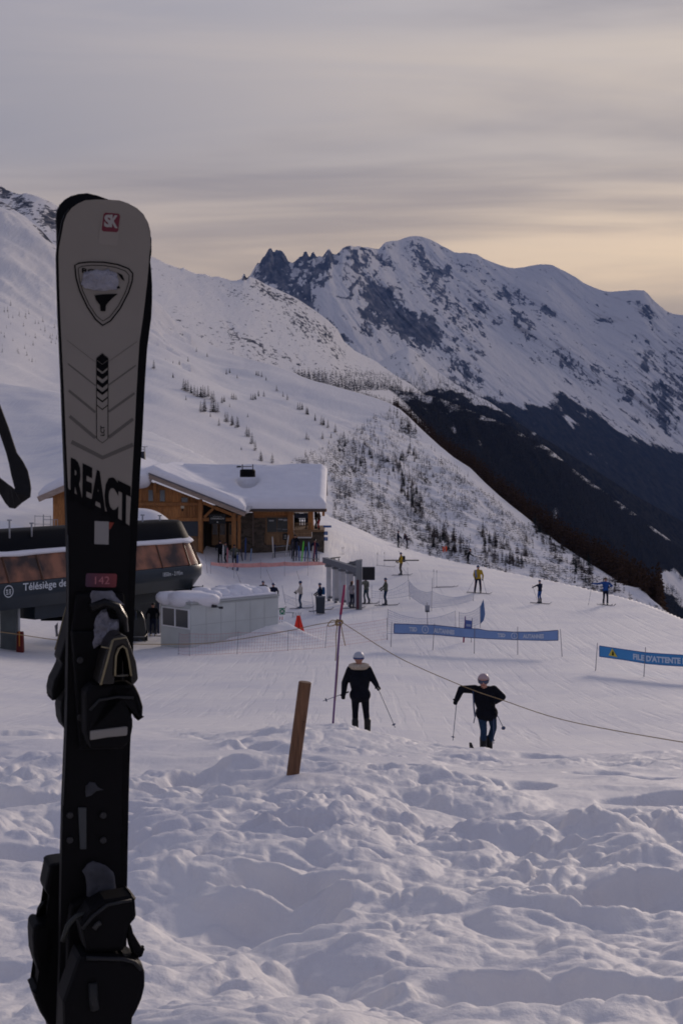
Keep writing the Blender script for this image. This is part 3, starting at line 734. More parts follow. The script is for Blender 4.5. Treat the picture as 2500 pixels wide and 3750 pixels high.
def build_ski(front):
    ys = sorted(set([724, 725, 727, 730, 734, 739, 745, 753, 762, 772, 785, 800, 816, 833, 850, 875, 900, 935] + list(range(970, 4700, 60)) + [4700]))
    rows_t, rows_b = [], []
    for y in ys:
        l = np.interp(y, [a for a, _ in LE], [b for _, b in LE]); r = np.interp(y, [a for a, _ in RE], [b for _, b in RE])
        ul, v = SK(l, y); ur, _ = SK(r, y); c = (ul + ur) / 2
        th = 0.007 + 0.009 * float(sstep(0.1, 0.45, v))
        ts = np.linspace(-1, 1, 11); hw = (ur - ul) / 2
        if front:
            rows_t.append([SW(c + t * hw, v, -0.0016 * abs(t) ** 6) for t in ts]); rows_b.append([SW(c + t * hw, v, -th) for t in ts])
        else:
            tb = float(np.clip((.17 - v) / .16, 0, 1)) ** 2; du, dv = 0.0125 - .0135 * tb, -0.002 - .0175 * tb
            def RW(u, w): return SO + SU * (u + du) + SV * (v + dv) + SN * (-0.0175 + w - 2.3 * bend(v))
            rows_t.append([RW(c + t * hw, 0) for t in ts]); rows_b.append([RW(c + t * hw, -th) for t in ts])
    m = MB(); m.grid(rows_t); m.grid([r[::-1] for r in rows_b])
    m.grid([[r[0] for r in rows_t], [r[0] for r in rows_b]]); m.grid([[r[-1] for r in rows_b], [r[-1] for r in rows_t]])
    m.add(rows_t[-1] + rows_b[-1][::-1], [tuple(range(22))])
    return m, rows_t, ys
def sub_prism(name, poly, w0, w1, m, parent, bev=0.003):
    # poly in photo px, read at the outer height w1
    pts = [SK(x, y, w1 if w1 > 0 else w0, False) for x, y in poly]
    mb = MB(); mb.prism(pts, lambda u, v: SW(u, v, w0, False), lambda u, v: SW(u, v, w1, False))
    return mb.build(name, m, parent, False, bev)
base_s = SW(0, 1.45)
ski1 = empty('ski', base_s, 'dark ski standing nearest the camera with pale tip, REACT lettering and shield emblem', 'ski', 'pair of skis standing in the foreground')
m, rt, ys_ = build_ski(True); m.build('ski_body', black, ski1, True)
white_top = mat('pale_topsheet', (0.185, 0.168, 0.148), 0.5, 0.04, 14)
# pale topsheet down to the slanting edge of the lettering
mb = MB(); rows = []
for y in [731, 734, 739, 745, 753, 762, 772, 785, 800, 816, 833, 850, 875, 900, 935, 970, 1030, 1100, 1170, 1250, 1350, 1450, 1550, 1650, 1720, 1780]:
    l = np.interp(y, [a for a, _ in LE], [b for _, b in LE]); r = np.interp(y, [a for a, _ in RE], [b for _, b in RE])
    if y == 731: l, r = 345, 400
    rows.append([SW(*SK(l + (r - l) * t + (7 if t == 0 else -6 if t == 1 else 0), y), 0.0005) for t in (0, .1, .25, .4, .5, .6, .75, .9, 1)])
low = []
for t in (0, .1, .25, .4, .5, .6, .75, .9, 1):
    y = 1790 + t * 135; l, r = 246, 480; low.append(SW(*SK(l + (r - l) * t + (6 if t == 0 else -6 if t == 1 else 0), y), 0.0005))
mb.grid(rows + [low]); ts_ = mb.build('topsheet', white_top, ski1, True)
pr = mat('topsheet_print', (0.003, 0.003, 0.004), 0.6, spec=0.06)
gr = mat('topsheet_grey_print', (0.085, 0.078, 0.070), 0.5)
q = MB()
for k, (yl, yr, wl) in enumerate([(1246, 1250, 2.0), (1332, 1338, 5), (1430, 1440, 9), (1524, 1534, 12)]):
    yc = yl + 82
    stroke(q, [(246 + k * 3, yl), (350, yc - 2)], wl, 0.0008); stroke(q, [(398, yc - 4), (503 - k * 5, yr)], wl, 0.0008)
stroke(q, [(262, 1618), (376, 1676), (488, 1628)], 15, 0.0008)
q.build('chevron_stripe', gr, ski1)
q = MB()
stroke(q, [(354, 1312), (375, 1294), (396, 1312), (396, 1606), (375, 1622), (354, 1606)], 2.6, 0.001, True)
ch = [(1294, 22), (1330, 26), (1364, 20), (1398, 17), (1430, 11), (1462, 6), (1492, 4)]
for k, (y, hh) in enumerate(ch):
    if k == 0:
        for dm in [decal([(355, 1313), (375, 1296), (395, 1313), (395, 1318), (375, 1334), (355, 1318)], 0.0011)]: q.add(dm.v, dm.f)
    else:
        dm = decal([(355, y - 10), (375, y + 6), (395, y - 10), (395, y - 10 + hh), (375, y + 6 + hh), (355, y - 10 + hh)], 0.0011); q.add(dm.v, dm.f)
q.build('arrow_badge', pr, ski1)
def SKM(px0, py0, wd, hg, ang=0, w=0.0012):
    """maps text x right / y up from a lower left photo px; returns a function of metres on the ski face"""
    u0, v0 = SK(px0, py0)
    def f(x, y, z=0):
        if ang: x, y = -y, x
        return SW(u0 + x, v0 - y, w + z)
    return f
pxm = 1.80 / F
def ski_text(name, s, px0, py0, wpx, hpx, m, shear=0, ang=0, bold=0.0, w=0.0012):
    return text_part(name, s, SKM(px0, py0, wpx, hpx, ang, w), wpx * pxm / math.cos(YAW) if not ang else wpx * pxm, hpx * pxm, m, ski1, shear, bold)
ski_text('lettering', 'REACT', 258, 1832, 207, 158, pr, shear=0.47, bold=0.055)
ski_text('small_lettering', 'LCT', 383, 1596, 36, 15, pr, ang=1, bold=0.02)
# shield emblem
sh_o = [(274, 972), (290, 964), (330, 960), (380, 961), (430, 969), (470, 984), (486, 1002), (484, 1030), (470, 1072), (440, 1130), (405, 1175), (376, 1192), (350, 1170), (320, 1125), (292, 1065), (279, 1020)]
q = MB(); stroke(q, sh_o, 5, 0.0016, True)
cx_, cy_ = 378, 1060
stroke(q, [(cx_ + (x - cx_) * .88, cy_ + (y - cy_) * .88) for x, y in sh_o], 2.5, 0.0016, True)
q.build('shield_outline', pr, ski1)
q = decal([(346, 1082), (376, 1078), (432, 1076), (412, 1092), (398, 1106), (388, 1118), (386, 1140), (368, 1140), (366, 1116), (352, 1100)], 0.0020)
dm = decal([(402, 1050), (436, 1048), (440, 1056), (418, 1060)], 0.0020); q.add(dm.v, dm.f)
dm = decal([(428, 998), (448, 1008), (456, 1030), (446, 1024)], 0.0020); q.add(dm.v, dm.f)
dm = decal([(306, 1030), (318, 1012), (332, 1024), (322, 1034)], 0.0020); q.add(dm.v, dm.f)
q.build('shield_emblem', pr, ski1)
ski_text('shield_lettering', 'ROS', 300, 999, 62, 17, pr, shear=0.06, bold=0.03, w=0.0018)
sn_ski = mat('snow_on_ski', (0.20, 0.20, 0.23), 0.85, 0.25, 60, 0.8, 120)  # snow on the skis is toned down; their shade is in its colour
def snow_patch(poly, parent, h=0.006, w=0.001, curved=True, m=None):
    cx = sum(p[0] for p in poly) / len(poly); cy = sum(p[1] for p in poly) / len(poly); rows = []
    for k, (s, hh) in enumerate([(1.0, 0), (.85, .7), (.6, .9), (.3, 1.0), (.02, .95)]):
        row = []
        for i, (x, y) in enumerate(poly):
            X_, Y_ = cx + (x - cx) * s, cy + (y - cy) * s; u, v = SK(X_, Y_, 0, curved)
            n = 0.6 + 0.8 * float(vnoise(X_ / 16, Y_ / 16, 5)); row.append(SW(u, v, w + h * hh * n, curved))
        rows.append(row)
    mm = MB(); mm.grid(rows, closed=True); return mm.build('frozen_snow', m or sn_ski, parent, True)
def jag(poly, n=3, amp=5, seed=1):
    r = random.Random(seed); out = []
    for i, p in enumerate(poly):
        b = poly[(i + 1) % len(poly)]
        for k in range(n): out.append((lerp(p[0], b[0], k / n) + r.uniform(-amp, amp), lerp(p[1], b[1], k / n) + r.uniform(-amp, amp)))
    return out
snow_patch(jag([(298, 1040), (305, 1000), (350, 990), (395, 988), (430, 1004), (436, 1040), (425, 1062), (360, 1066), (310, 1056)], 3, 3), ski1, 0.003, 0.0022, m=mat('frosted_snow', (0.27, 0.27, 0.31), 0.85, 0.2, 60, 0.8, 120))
# stickers
st = mat('sticker_clear', (0.20, 0.18, 0.16), 0.4); red_d = mat('sticker_red', (0.10, 0.008, 0.02), 0.45); stw = mat('sticker_white', (0.26, 0.25, 0.24), 0.5)
decal([(364, 850), (376, 780), (384, 774), (436, 780), (441, 786), (432, 894), (426, 902), (366, 894), (360, 888)], 0.0009).build('clear_sticker', st, ski1)
decal([(372, 842), (379, 786), (385, 779), (434, 783), (440, 790), (433, 846), (428, 851), (378, 848)], 0.0013).build('red_sticker', red_d, ski1)
ski_text('sticker_letter', 'S', 380, 832, 26, 44, stw, bold=0.05, w=0.0018); ski_text('sticker_letter', 'K', 402, 832, 27, 44, stw, shear=0.1, bold=0.05, w=0.0018)
# lower stickers (codes left out), size plate
decal([(347, 1908), (399, 1910), (398, 1994), (346, 1992)], 0.0009).build('blank_sticker', mat('sticker_grey', (0.20, 0.195, 0.19), 0.6), ski1)
decal([(400, 1912), (418, 1914), (404, 1938), (399, 1938)], 0.0009).build('red_corner', mat('dull_red', (0.16, 0.02, 0.01), 0.5), ski1)
pm = bpy.data.materials.new('size_plate_print'); pm.use_nodes = True; t = pm.node_tree
co = t.nodes.new('ShaderNodeTexCoord'); sx = t.nodes.new('ShaderNodeSeparateXYZ'); cr = t.nodes.new('ShaderNodeValToRGB')
t.links.new(co.outputs['Generated'], sx.inputs[0]); t.links.new(sx.outputs[0], cr.inputs[0])
cr.color_ramp.elements[0].color = (0.035, 0.005, 0.03, 1); cr.color_ramp.elements[1].color = (0.14, 0.008, 0.014, 1)
t.links.new(cr.outputs[0], t.nodes['Principled BSDF'].inputs['Base Color'])
decal([(315, 2104), (320, 2099), (424, 2101), (429, 2106), (426, 2146), (421, 2151), (318, 2149), (313, 2144)], 0.0009).build('size_plate', pm, ski1)
ski_text('size_number', '142', 348, 2139, 50, 28, mat('plate_number', (0.35, 0.12, 0.14), 0.5), bold=0.0, w=0.0014)
def c7(l): return [(50 + x * .3827, 2150 + y * .3827) for x, y in l]
def c8(l): return [(50 + x * .3827, 2950 + y * .3827) for x, y in l]
# front binding, toe unit
toe = sub_prism('toe_binding', c7([(560, 420), (1000, 420), (1050, 700), (1050, 1560), (640, 1560), (600, 1000)]), 0.0, 0.016, black, ski1)
sub_prism('toe_housing', c7([(690, 1010), (760, 930), (1165, 930), (1215, 1040), (1248, 1150), (1243, 1262), (1222, 1276), (1195, 1262), (1105, 1165), (1148, 1270), (1150, 1340), (1128, 1460), (1060, 1552), (740, 1560), (690, 1400)]), 0.016, 0.052, black, toe, 0.006)
sub_prism('toe_cover', c7([(815, 935), (868, 700), (915, 540), (965, 470), (1030, 445), (1085, 470), (1130, 580), (1180, 720), (1200, 880), (1168, 930), (1130, 935), (1120, 820), (1100, 690), (1075, 590), (1040, 565), (1005, 590), (985, 660), (972, 850), (970, 935)]), 0.018, 0.062, mat('smoked_plastic', (0.012, 0.011, 0.010), 0.35, spec=0.3), toe, 0.004)
edge_m = mat('painted_edge_gloss', (0.20, 0.17, 0.10), 0.4)  # beige for thin tubes that paint the gloss along the binding edges
def tube_px(name, pts, w, r, m, parent):
    mm = MB(); mm.tube([SW(*SK(x, y, w, False), w, False) for x, y in pts], r, 6); return mm.build(name, m, parent, True)
tube_px('edge_gloss_line', c7([(835, 935), (900, 700), (950, 505)]), 0.064, 0.0014, edge_m, toe)
tube_px('edge_gloss_line', c7([(972, 850), (982, 660), (1008, 590), (1045, 564), (1080, 592), (1105, 700), (1128, 850)]), 0.064, 0.0013, edge_m, toe)
tube_px('edge_gloss_line', c7([(840, 570), (920, 585), (960, 500), (1085, 482)]), 0.062, 0.0011, edge_m, toe)
tube_px('edge_gloss_line', c7([(980, 850), (1100, 842)]), 0.060, 0.0013, mat('dull_line', (0.08, 0.075, 0.06), 0.5), toe)
sub_prism('grey_pad', c7([(736, 1378), (1085, 1335), (1096, 1345), (1092, 1412), (1078, 1424), (900, 1440), (736, 1468)]), 0.050, 0.055, mat('pale_pad', (0.20, 0.19, 0.175), 0.6), toe, 0.002)
sub_prism('heel_track', c7([(600, 60), (1060, 60), (1075, 430), (560, 430)]), 0.0, 0.010, black, ski1)
tube_px('brake_arm', c7([(740, 200), (870, 150), (990, 190), (1050, 300), (1060, 430)]), 0.022, 0.006, blackg, toe)
snow_patch(jag(c7([(735, 20), (930, 25), (960, 80), (1050, 160), (1000, 150), (880, 130), (730, 150), (720, 90)]), 3, 3, 5), ski1, 0.004, 0.011, False, mat('shade_toned_crust', (0.13, 0.13, 0.15), 0.9, .3, 60))  # white snow coloured grey for its shadow, also on the lump below
snow_patch(jag(c7([(790, 240), (870, 190), (900, 290), (1010, 300), (1020, 420), (900, 430), (840, 530), (730, 580), (740, 420), (770, 300)]), 3, 4, 6), ski1, 0.010, 0.012, False, mat('shade_toned_lump', (0.20, 0.20, 0.235), 0.9, .3, 60, .8, 100))
# front binding, heel unit
heel = sub_prism('heel_binding', c8([(560, 960), (700, 900), (1015, 885), (1020, 1200), (1060, 1500), (1100, 1900), (1080, 2700), (520, 2700), (520, 1200)]), 0.0, 0.020, black, ski1)
sub_prism('heel_cup', c8([(880, 915), (1148, 868), (1168, 885), (1182, 1060), (1170, 1090), (1128, 1140), (1110, 1160), (1075, 1340), (1060, 1400), (700, 1420), (640, 1150), (740, 1000)]), 0.02, 0.066, black, heel, 0.006)
sub_prism('heel_lever', c8([(1085, 1160), (1130, 1140), (1150, 1225), (1200, 1310), (1238, 1372), (1252, 1362), (1258, 1375), (1240, 1448), (1195, 1468), (1140, 1425), (1112, 1352), (1092, 1260)]), 0.046, 0.058, black, heel, 0.003)
sub_prism('heel_housing', c8([(640, 1440), (1060, 1440), (1075, 1482), (1180, 1470), (1238, 1520), (1268, 1610), (1268, 1740), (1240, 1855), (1195, 1960), (1150, 2040), (1130, 2300), (1100, 2700), (500, 2700), (480, 1900)]), 0.02, 0.075, black, heel, 0.008)
sub_prism('track_cover', c8([(700, 20), (700, 420), (640, 420), (620, 20)]), 0.0, 0.004, dark, ski1, 0.001)
snow_patch(jag(c8([(655, 600), (740, 525), (850, 540), (950, 615), (985, 780), (935, 900), (740, 975), (695, 950), (700, 800)]), 3, 5, 8), ski1, 0.006, 0.006, False, mat('shade_dark_crust', (0.050, 0.052, 0.062), 0.9, .4, 40))  # white crust coloured very dark, shade put into the colour; same below
snow_patch(jag(c7([(690, 1900), (740, 1860), (800, 1900), (860, 1940), (800, 1960), (690, 2000)]), 2, 5, 9), ski1, 0.003, 0.001, True, mat('shade_dark_crust2', (0.04, 0.042, 0.05), 0.9, .4, 40))
# the second ski, base to base behind the first
ski2 = empty('ski', SO + SU * -0.01 + SV * 1.45 - SN * 0.02, 'black ski standing back to back behind the pale tipped ski, its bindings sticking out left', 'ski', 'pair of skis standing in the foreground')
m, _, _ = build_ski(False); m.build('ski_body', black, ski2, True)
t2 = sub_prism('toe_binding', c7([(505, 180), (470, 330), (430, 480), (398, 590), (385, 640), (392, 660), (412, 680), (365, 780), (330, 845), (310, 940), (314, 1012), (330, 1028), (348, 1024), (400, 965), (440, 905), (500, 888), (430, 980), (400, 1045), (392, 1110), (402, 1225), (425, 1285), (470, 1335), (640, 1340), (640, 180)]), -0.100, -0.052, black, ski2, 0.004)
tube_px('edge_gloss_line', c7([(505, 190), (455, 390), (400, 600)]), -0.101, 0.0012, edge_m, t2)
snow_patch(jag(c7([(465, 420), (495, 390), (500, 520), (470, 530)]), 2, 2, 3), ski2, 0.001, -0.0525, False)
tr2 = sub_prism('binding_plate', c7([(560, 100), (760, 100), (760, 4000), (500, 4000), (540, 2000)]), -0.055, -0.034, black, ski2, 0.002)
h2 = sub_prism('heel_binding', c8([(640, 440), (415, 448), (302, 464), (290, 480), (245, 705), (262, 742), (325, 795), (315, 870), (300, 920), (310, 1040), (250, 1035), (180, 1024), (150, 1040), (136, 1065), (130, 1150), (140, 1330), (172, 1445), (205, 1520), (196, 1650), (160, 1635), (143, 1645), (150, 1720), (200, 1850), (290, 1990), (312, 2100), (320, 2700), (700, 2700)]), -0.100, -0.050, black, ski2, 0.005)
tube_px('heel_spring_wire', c8([(320, 925), (275, 940), (250, 985), (240, 1060)]), -0.09, 0.0035, blackg, h2)

# ski pole with its wrist strap, mostly outside the left edge of the frame
pole_x = P(-150, 1500, 1.8)
pp = empty('ski_pole', (pole_x.x, 1.8, gfull(pole_x.x, 1.8)), 'ski pole at the left edge with its wide black wrist strap hanging into view', 'ski pole')
mm = MB(); mm.tube([(pole_x.x, 1.8, gfull(pole_x.x, 1.8) - .1), (pole_x.x, 1.8, P(0, 1520, 1.8).z)], 0.008, 10); mm.build('shaft', dark, pp, True)
mm = MB(); zt = P(0, 1330, 1.8).z; mm.lathe([(0.010, -0.16), (0.015, -0.14), (0.013, -0.10), (0.0165, -0.06), (0.013, -0.02), (0.02, 0.0), (0.018, 0.02), (0.006, 0.028)], (pole_x.x, 1.8, zt), 14); mm.build('grip', black, pp, True)
def ribbon(name, outer, inner, d0, d1, m, parent, th=0.003):
    mb = MB(); n = len(outer); A, B = [], []
    for i in range(n):
        d = lerp(d0, d1, i / (n - 1)); A.append(P(*outer[i], d)); B.append(P(*inner[i], d))
    off = Vector((0, th, 0))
    mb.grid([A, B]); mb.grid([[p + off for p in B], [p + off for p in A]]); mb.grid([B, [p + off for p in B]]); mb.grid([[p + off for p in A], A])
    return mb.build(name, m, parent, False)
web = mat('black_webbing', (0.005, 0.005, 0.006), 0.8)
ribbon('wrist_strap', [(-150, 1330), (-60, 1400), (0, 1482), (31, 1564), (62, 1658), (84, 1689), (102, 1724), (110, 1760), (114, 1790), (111, 1821)], [(-150, 1420), (-60, 1480), (0, 1589), (14, 1630), (24, 1660), (34, 1700), (42, 1740), (50, 1770), (56, 1792), (50, 1800)], 1.80, 1.74, web, pp)
ribbon('wrist_strap', [(111, 1821), (80, 1842), (56, 1863), (36, 1860), (20, 1842), (0, 1808), (-60, 1700), (-150, 1600)], [(56, 1790), (52, 1790), (44, 1783), (34, 1776), (20, 1765), (0, 1750), (-60, 1640), (-150, 1560)], 1.745, 1.80, web, pp)

# ------------------------------------------------------------------ round timber post
pz = gfull(*POST_AT)
pb, pt = P(1068, 2868, 11.15), P(1117, 2499, 11.15)
q = empty('wooden_post', (POST_AT[0], POST_AT[1], pb.z), 'round brown timber post leaning slightly in the churned snow', 'post')
ax = (pt - pb).normalized(); low = pb - ax * 0.5
mm = MB(); rr = 0.0505
side = ax.cross(Vector((0, 1, 0))).normalized(); fr = side.cross(ax)
rings = []
for k in range(25):
    t = k / 24; c = low.lerp(pt, t)
    rings.append([c + (side * math.cos(a) + fr * math.sin(a)) * (rr + 0.0016 * (vnoise(np.array(a * 3.0), np.array(t * 5), 4) - .5)) for a in [2 * math.pi * j / 28 for j in range(28)]])
mm.grid(rings, closed=True)
top = [pt + (side * math.cos(a) + fr * math.sin(a)) * (rr - 0.006) + ax * 0.005 for a in [2 * math.pi * j / 28 for j in range(28)]]
mm.grid([rings[-1], top], closed=True); mm.add(top, [tuple(range(28))])
pw = wood('round_post_timber', (0.22, 0.105, 0.05), (0.09, 0.04, 0.018), 5.0, (8, 8, 0.5))
mm.build('post_body', pw, q, True)
q2 = MB(); q2.lathe([(0.003, -0.002), (0.007, 0), (0.004, 0.003)], pb.lerp(pt, 0.62) + Vector((0.030, -0.041, 0)), 8); q2.build('knot', mat('dark_knot', (0.02, 0.01, 0.006), 0.8), q)

# fittings on the bindings: screws, springs, brake legs
q = MB()
for x, y in c7([(640, 700), (640, 1250), (900, 1500), (1000, 1500)]) + c8([(560, 120), (560, 360), (880, 120), (880, 360)]):
    u, v = SK(x, y, .018, False); q = MB(); M_ = Matrix((SU, SV, SN)).transposed(); q.lathe([(.0005, -.001), (.0042, -.001), (.0042, .0012), (.0030, .0016), (.0010, .0008)], SW(u, v, .018 if y < 2900 else .004, False), 12, M_); q.build('screw', mat('screw_metal', (.018, .018, .02), .5), ski1, True)
tube_px('brake_arm', c8([(470, 1300), (520, 1150), (600, 1060), (720, 1030)]), .05, .0035, mat('brake_wire', (.02, .022, .02), .45), heel)
tube_px('release_spring', c8([(770, 1180), (800, 1140), (835, 1118)]), .069, .0035, mat('spring_metal', (.03, .03, .03), .5), heel)
tube_px('housing_ridge', c8([(700, 1460), (1050, 1470), (1160, 1500), (1225, 1570)]), .076, .0028, mat('ridge_charcoal', (.009, .010, .012), .5), heel)  # ridge lines slightly paler than the black housing
tube_px('housing_ridge', c8([(760, 1700), (765, 1850), (780, 1950)]), .077, .006, mat('ridge_dark_grey', (.014, .015, .016), .6), heel)
tube_px('housing_ridge', c7([(730, 1180), (820, 1080), (1000, 1050), (1150, 1060)]), .054, .002, mat('ridge_charcoal', (.009, .010, .012), .5), toe)
tube_px('housing_ridge', c8([(660, 1180), (760, 1060), (900, 950), (1130, 905)]), .068, .0022, mat('ridge_charcoal', (.009, .010, .012), .5), heel)
tube_px('ski_edge', [(249, 1960), (251, 2150), (249, 2341), (244, 2659), (238, 2800), (232, 2950)], .0005, .0009, mat('edge_steel', (.04, .042, .045), .35), ski1)
# ------------------------------------------------------------------ restaurant
Yg, Yw = 108.0, 111.0        # depths of the gable wall and of the right wing's front wall
hut = empty('mountain_restaurant', (-9.0, 108.0, -7.9), 'long timber and stone restaurant with a deep snow cushion over its roofs', 'building')
def panel(name, x0, x1, y0, y1, Y, m, depth=0.12, parent=hut, proud=0.0, bev=0):
    a = P(x0, y1, Y); b = P(x1, y0, Y); mm = MB()
    mm.box(((a.x + b.x) / 2, Y - proud + depth / 2, (a.z + b.z) / 2), (abs(b.x - a.x), depth, abs(b.z - a.z)))
    return mm.build(name, m, parent, False, bev)
def hbeam(name, p, q, w, h, m, parent=hut):
    mm = MB(); mm.beam(p, q, w, h); return mm.build(name, m, parent, False, 0.012, segs=1)
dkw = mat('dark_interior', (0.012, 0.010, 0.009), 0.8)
stone_m = bpy.data.materials.new('rubble_stone'); stone_m.use_nodes = True; t = stone_m.node_tree; b = t.nodes['Principled BSDF']
g = t.nodes.new('ShaderNodeNewGeometry'); v1 = t.nodes.new('ShaderNodeTexVoronoi'); v1.inputs['Scale'].default_value = 2.6
v2 = t.nodes.new('ShaderNodeTexVoronoi'); v2.feature = 'DISTANCE_TO_EDGE'; v2.inputs['Scale'].default_value = 2.6
mp = t.nodes.new('ShaderNodeMapping'); mp.inputs['Scale'].default_value = (1, 1, 1.9)
t.links.new(g.outputs['Position'], mp.inputs[0]); t.links.new(mp.outputs[0], v1.inputs['Vector']); t.links.new(mp.outputs[0], v2.inputs['Vector'])
r = t.nodes.new('ShaderNodeValToRGB'); r.color_ramp.elements[0].color = (0.035, 0.028, 0.02, 1); r.color_ramp.elements[1].color = (0.13, 0.10, 0.075, 1)
bw = t.nodes.new('ShaderNodeRGBToBW'); t.links.new(v1.outputs['Color'], bw.inputs[0]); t.links.new(bw.outputs[0], r.inputs[0]); t.links.new(r.outputs[0], b.inputs['Base Color'])
bp = t.nodes.new('ShaderNodeBump'); bp.inputs['Distance'].default_value = 0.06; t.links.new(v2.outputs['Distance'], bp.inputs['Height']); t.links.new(bp.outputs[0], b.inputs['Normal']); b.inputs['Roughness'].default_value = 0.9
# gable wall
wall = MB()
def gtop(px): return np.interp(px, [150, 195, 400, 569, 893], [1822, 1800, 1735, 1764, 1889])
back_poly = [(195, 2060), (195, 1806), (400, 1742), (520, 1775), (569, 1768), (745, 1836), (745, 2060)]
mm = MB(); mm.prism(back_poly, lambda x, y: P(x, y, Yg + 0.12), lambda x, y: P(x, y, Yg + 0.42)); gw = mm.build('gable_wall', larchd, hut)
x = 196.0; k = 0
while x < 744:
    x1 = min(x + 10.4, 744)
    if not (247 < x < 468):
        top = max(gtop(x), gtop(x1)) + 3; low_y = 2046
        if x > 660 and x < 732: low_y = 1903
        mm = MB(); a = P(x + 0.6, low_y, Yg); b = P(x1 - 0.6, top, Yg); dy = 0.02 * ((k * 7) % 3) / 3
        mm.box(((a.x + b.x) / 2, Yg + 0.05 - dy, (a.z + b.z) / 2), (b.x - a.x, 0.10, b.z - a.z))
        mm.build('plank', larch, gw, False, 0.006, segs=1)
    x = x1; k += 1
for (x0, x1, y0, y1) in [(543, 563, 1793, 1837), (585, 606, 1793, 1838), (664, 690, 1820, 1843)]:
    w_ = panel('window', x0, x1, y0, y1, Yg, larchd, 0.10, proud=0.06)
    panel('pane', x0 + 2.5, x1 - 2.5, y0 + 2.5, y1 - 2.5, Yg, mat('pale_window_glass', (0.16, 0.18, 0.19), 0.1, spec=0.6), 0.03, w_, proud=0.075)
w_ = panel('window', 661, 731, 1905, 1966, Yg, larchd, 0.12, proud=0.05); panel('pane', 664, 728, 1908, 1963, Yg, glass, 0.03, w_, proud=0.07)
for a, b in [((489, 1846), (735, 1846)), ((648, 1902), (872, 1902))]:
    hbeam('beam', P(*a, Yg - .12), P(*b, Yg - .12), 0.24, 0.26, larch)
# roof edge posts, braces and rafters of the porch
for (x, y0, y1, w) in [(568, 1768, 1804, .22), (734, 1828, 2020, .30), (738, 1834, 1870, .2), (857, 1878, 2022, .34), (876, 1886, 2010, .22)]:
    hbeam('post', P(x, y0, Yg - .3), P(x, y1, Yg - .3), w, w, larch)
hbeam('brace', P(748, 1894, Yg - .25), P(788, 1856, Yg - .25), .16, .2, larch); hbeam('brace', P(872, 1902, Yg - .25), P(884, 1886, Yg - .25), .14, .14, larch)
hbeam('rafter', P(742, 1840, Yg - .2), P(856, 1886, Yg - .2), .2, .22, larch); hbeam('rafter', P(790, 1862, Yg - .1), P(858, 1888, Yg - .1), .18, .2, larch)
# entrance recess
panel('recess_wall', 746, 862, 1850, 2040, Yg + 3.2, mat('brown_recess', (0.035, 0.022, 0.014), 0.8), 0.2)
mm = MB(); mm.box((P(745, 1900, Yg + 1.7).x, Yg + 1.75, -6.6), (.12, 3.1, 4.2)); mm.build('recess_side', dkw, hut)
for x0, x1 in [(776, 800), (803, 828), (838, 852)]:
    d_ = panel('entrance_door', x0, x1, 1916, 1996, Yg + 3.0, larchd, 0.1); panel('pane', x0 + 3, x1 - 3, 1920, 1958, Yg + 3.0, mat('warm_glass', (0.06, 0.045, 0.035), .12, spec=.6), .03, d_, proud=.03)
# entrance sign
sg = panel('entrance_sign', 766, 826, 1883, 1919, Yg - 0.62, mat('sign_black', (0.006, 0.007, 0.008), .5), .06)
def face_M(px, py, Y):
    o = P(px, py, Y); return Matrix(((1, 0, 0, o.x), (0, 0, -1, o.y), (0, 1, 0, o.z), (0, 0, 0, 1)))
def wtext(s, px0, py0, wpx, hpx, Y, m, parent, name='lettering', bold=0.0, shear=0): return text_part(name, s, face_M(px0, py0, Y), wpx * Y / F, hpx * Y / F, m, parent, shear, bold)
sgw = mat('sign_lettering', (0.45, 0.44, 0.40), .6)
wtext('RESTAURANT DU', 780, 1893.5, 32, 3, Yg - .70, sgw, sg); wtext('CHARAMILLON', 772, 1902, 49, 6, Yg - .70, sgw, sg, bold=.02)
panel('emblem', 794, 799, 1910, 1914.5, Yg - .70, sgw, .01, sg)
lampb = panel('wall_lamp', 663, 674.5, 1850, 1862, Yg - .1, mat('lamp_housing', (.6, .55, .42), .5), .25); panel('bracket', 666, 671, 1862, 1872, Yg - .05, dkw, .1, lampb)
# right wing
panel('stone_wall', 862, 975, 1878, 2030, Yw, stone_m, 0.4)
panel('stone_wall', 975, 1076, 1995, 2040, Yw, stone_m, 0.4)
panel('timber_wall', 930, 1060, 1872, 1896, Yw - .02, larch, 0.3)
pw_ = panel('parapet_wall', 968, 1076, 1950, 1995, Yw, larchd, 0.3)
for k in range(10): panel('plank', 969 + k * 9.0, 977 + k * 9.0, 1953, 1990, Yw - .03, larchd, .05, pw_, proud=.0 + .004 * (k % 3))
bw_ = panel('wide_window', 972, 1058, 1892, 1952, Yw, larchd, .16, proud=.04)
panel('pane', 978, 1013, 1896, 1948, Yw, glass, .03, bw_, proud=.06); panel('pane', 1015.5, 1055, 1896, 1948, Yw, glass, .03, bw_, proud=.06)
for (x0, x1, y0, y1, al) in [(985, 1003, 1904, 1909, .35), (1020, 1036, 1900, 1905, .4), (1038, 1052, 1901, 1908, .4), (1012, 1030, 1936, 1938, .2), (1034, 1054, 1937, 1940, .22)]:
    panel('window_print', x0, x1, y0, y1, Yw, mat('window_print_%d' % int(al * 100), (al, al * 1.02, al * 1.05), .4), .01, bw_, proud=.075)
nb = panel('menu_board', 1035, 1053, 1954, 1977, Yw, mat('board_black', (.01, .011, .013), .5), .05, proud=.06); 
for k in range(3): panel('board_line', 1040, 1050, 1959 + k * 5.5, 1961.5 + k * 5.5, Yw, sgw, .008, nb, proud=.068)
hbeam('drainpipe', P(927, 1858, Yw - .15), P(927, 2000, Yw - .15), .09, .09, mat('copper_pipe', (.16, .12, .10), .5))
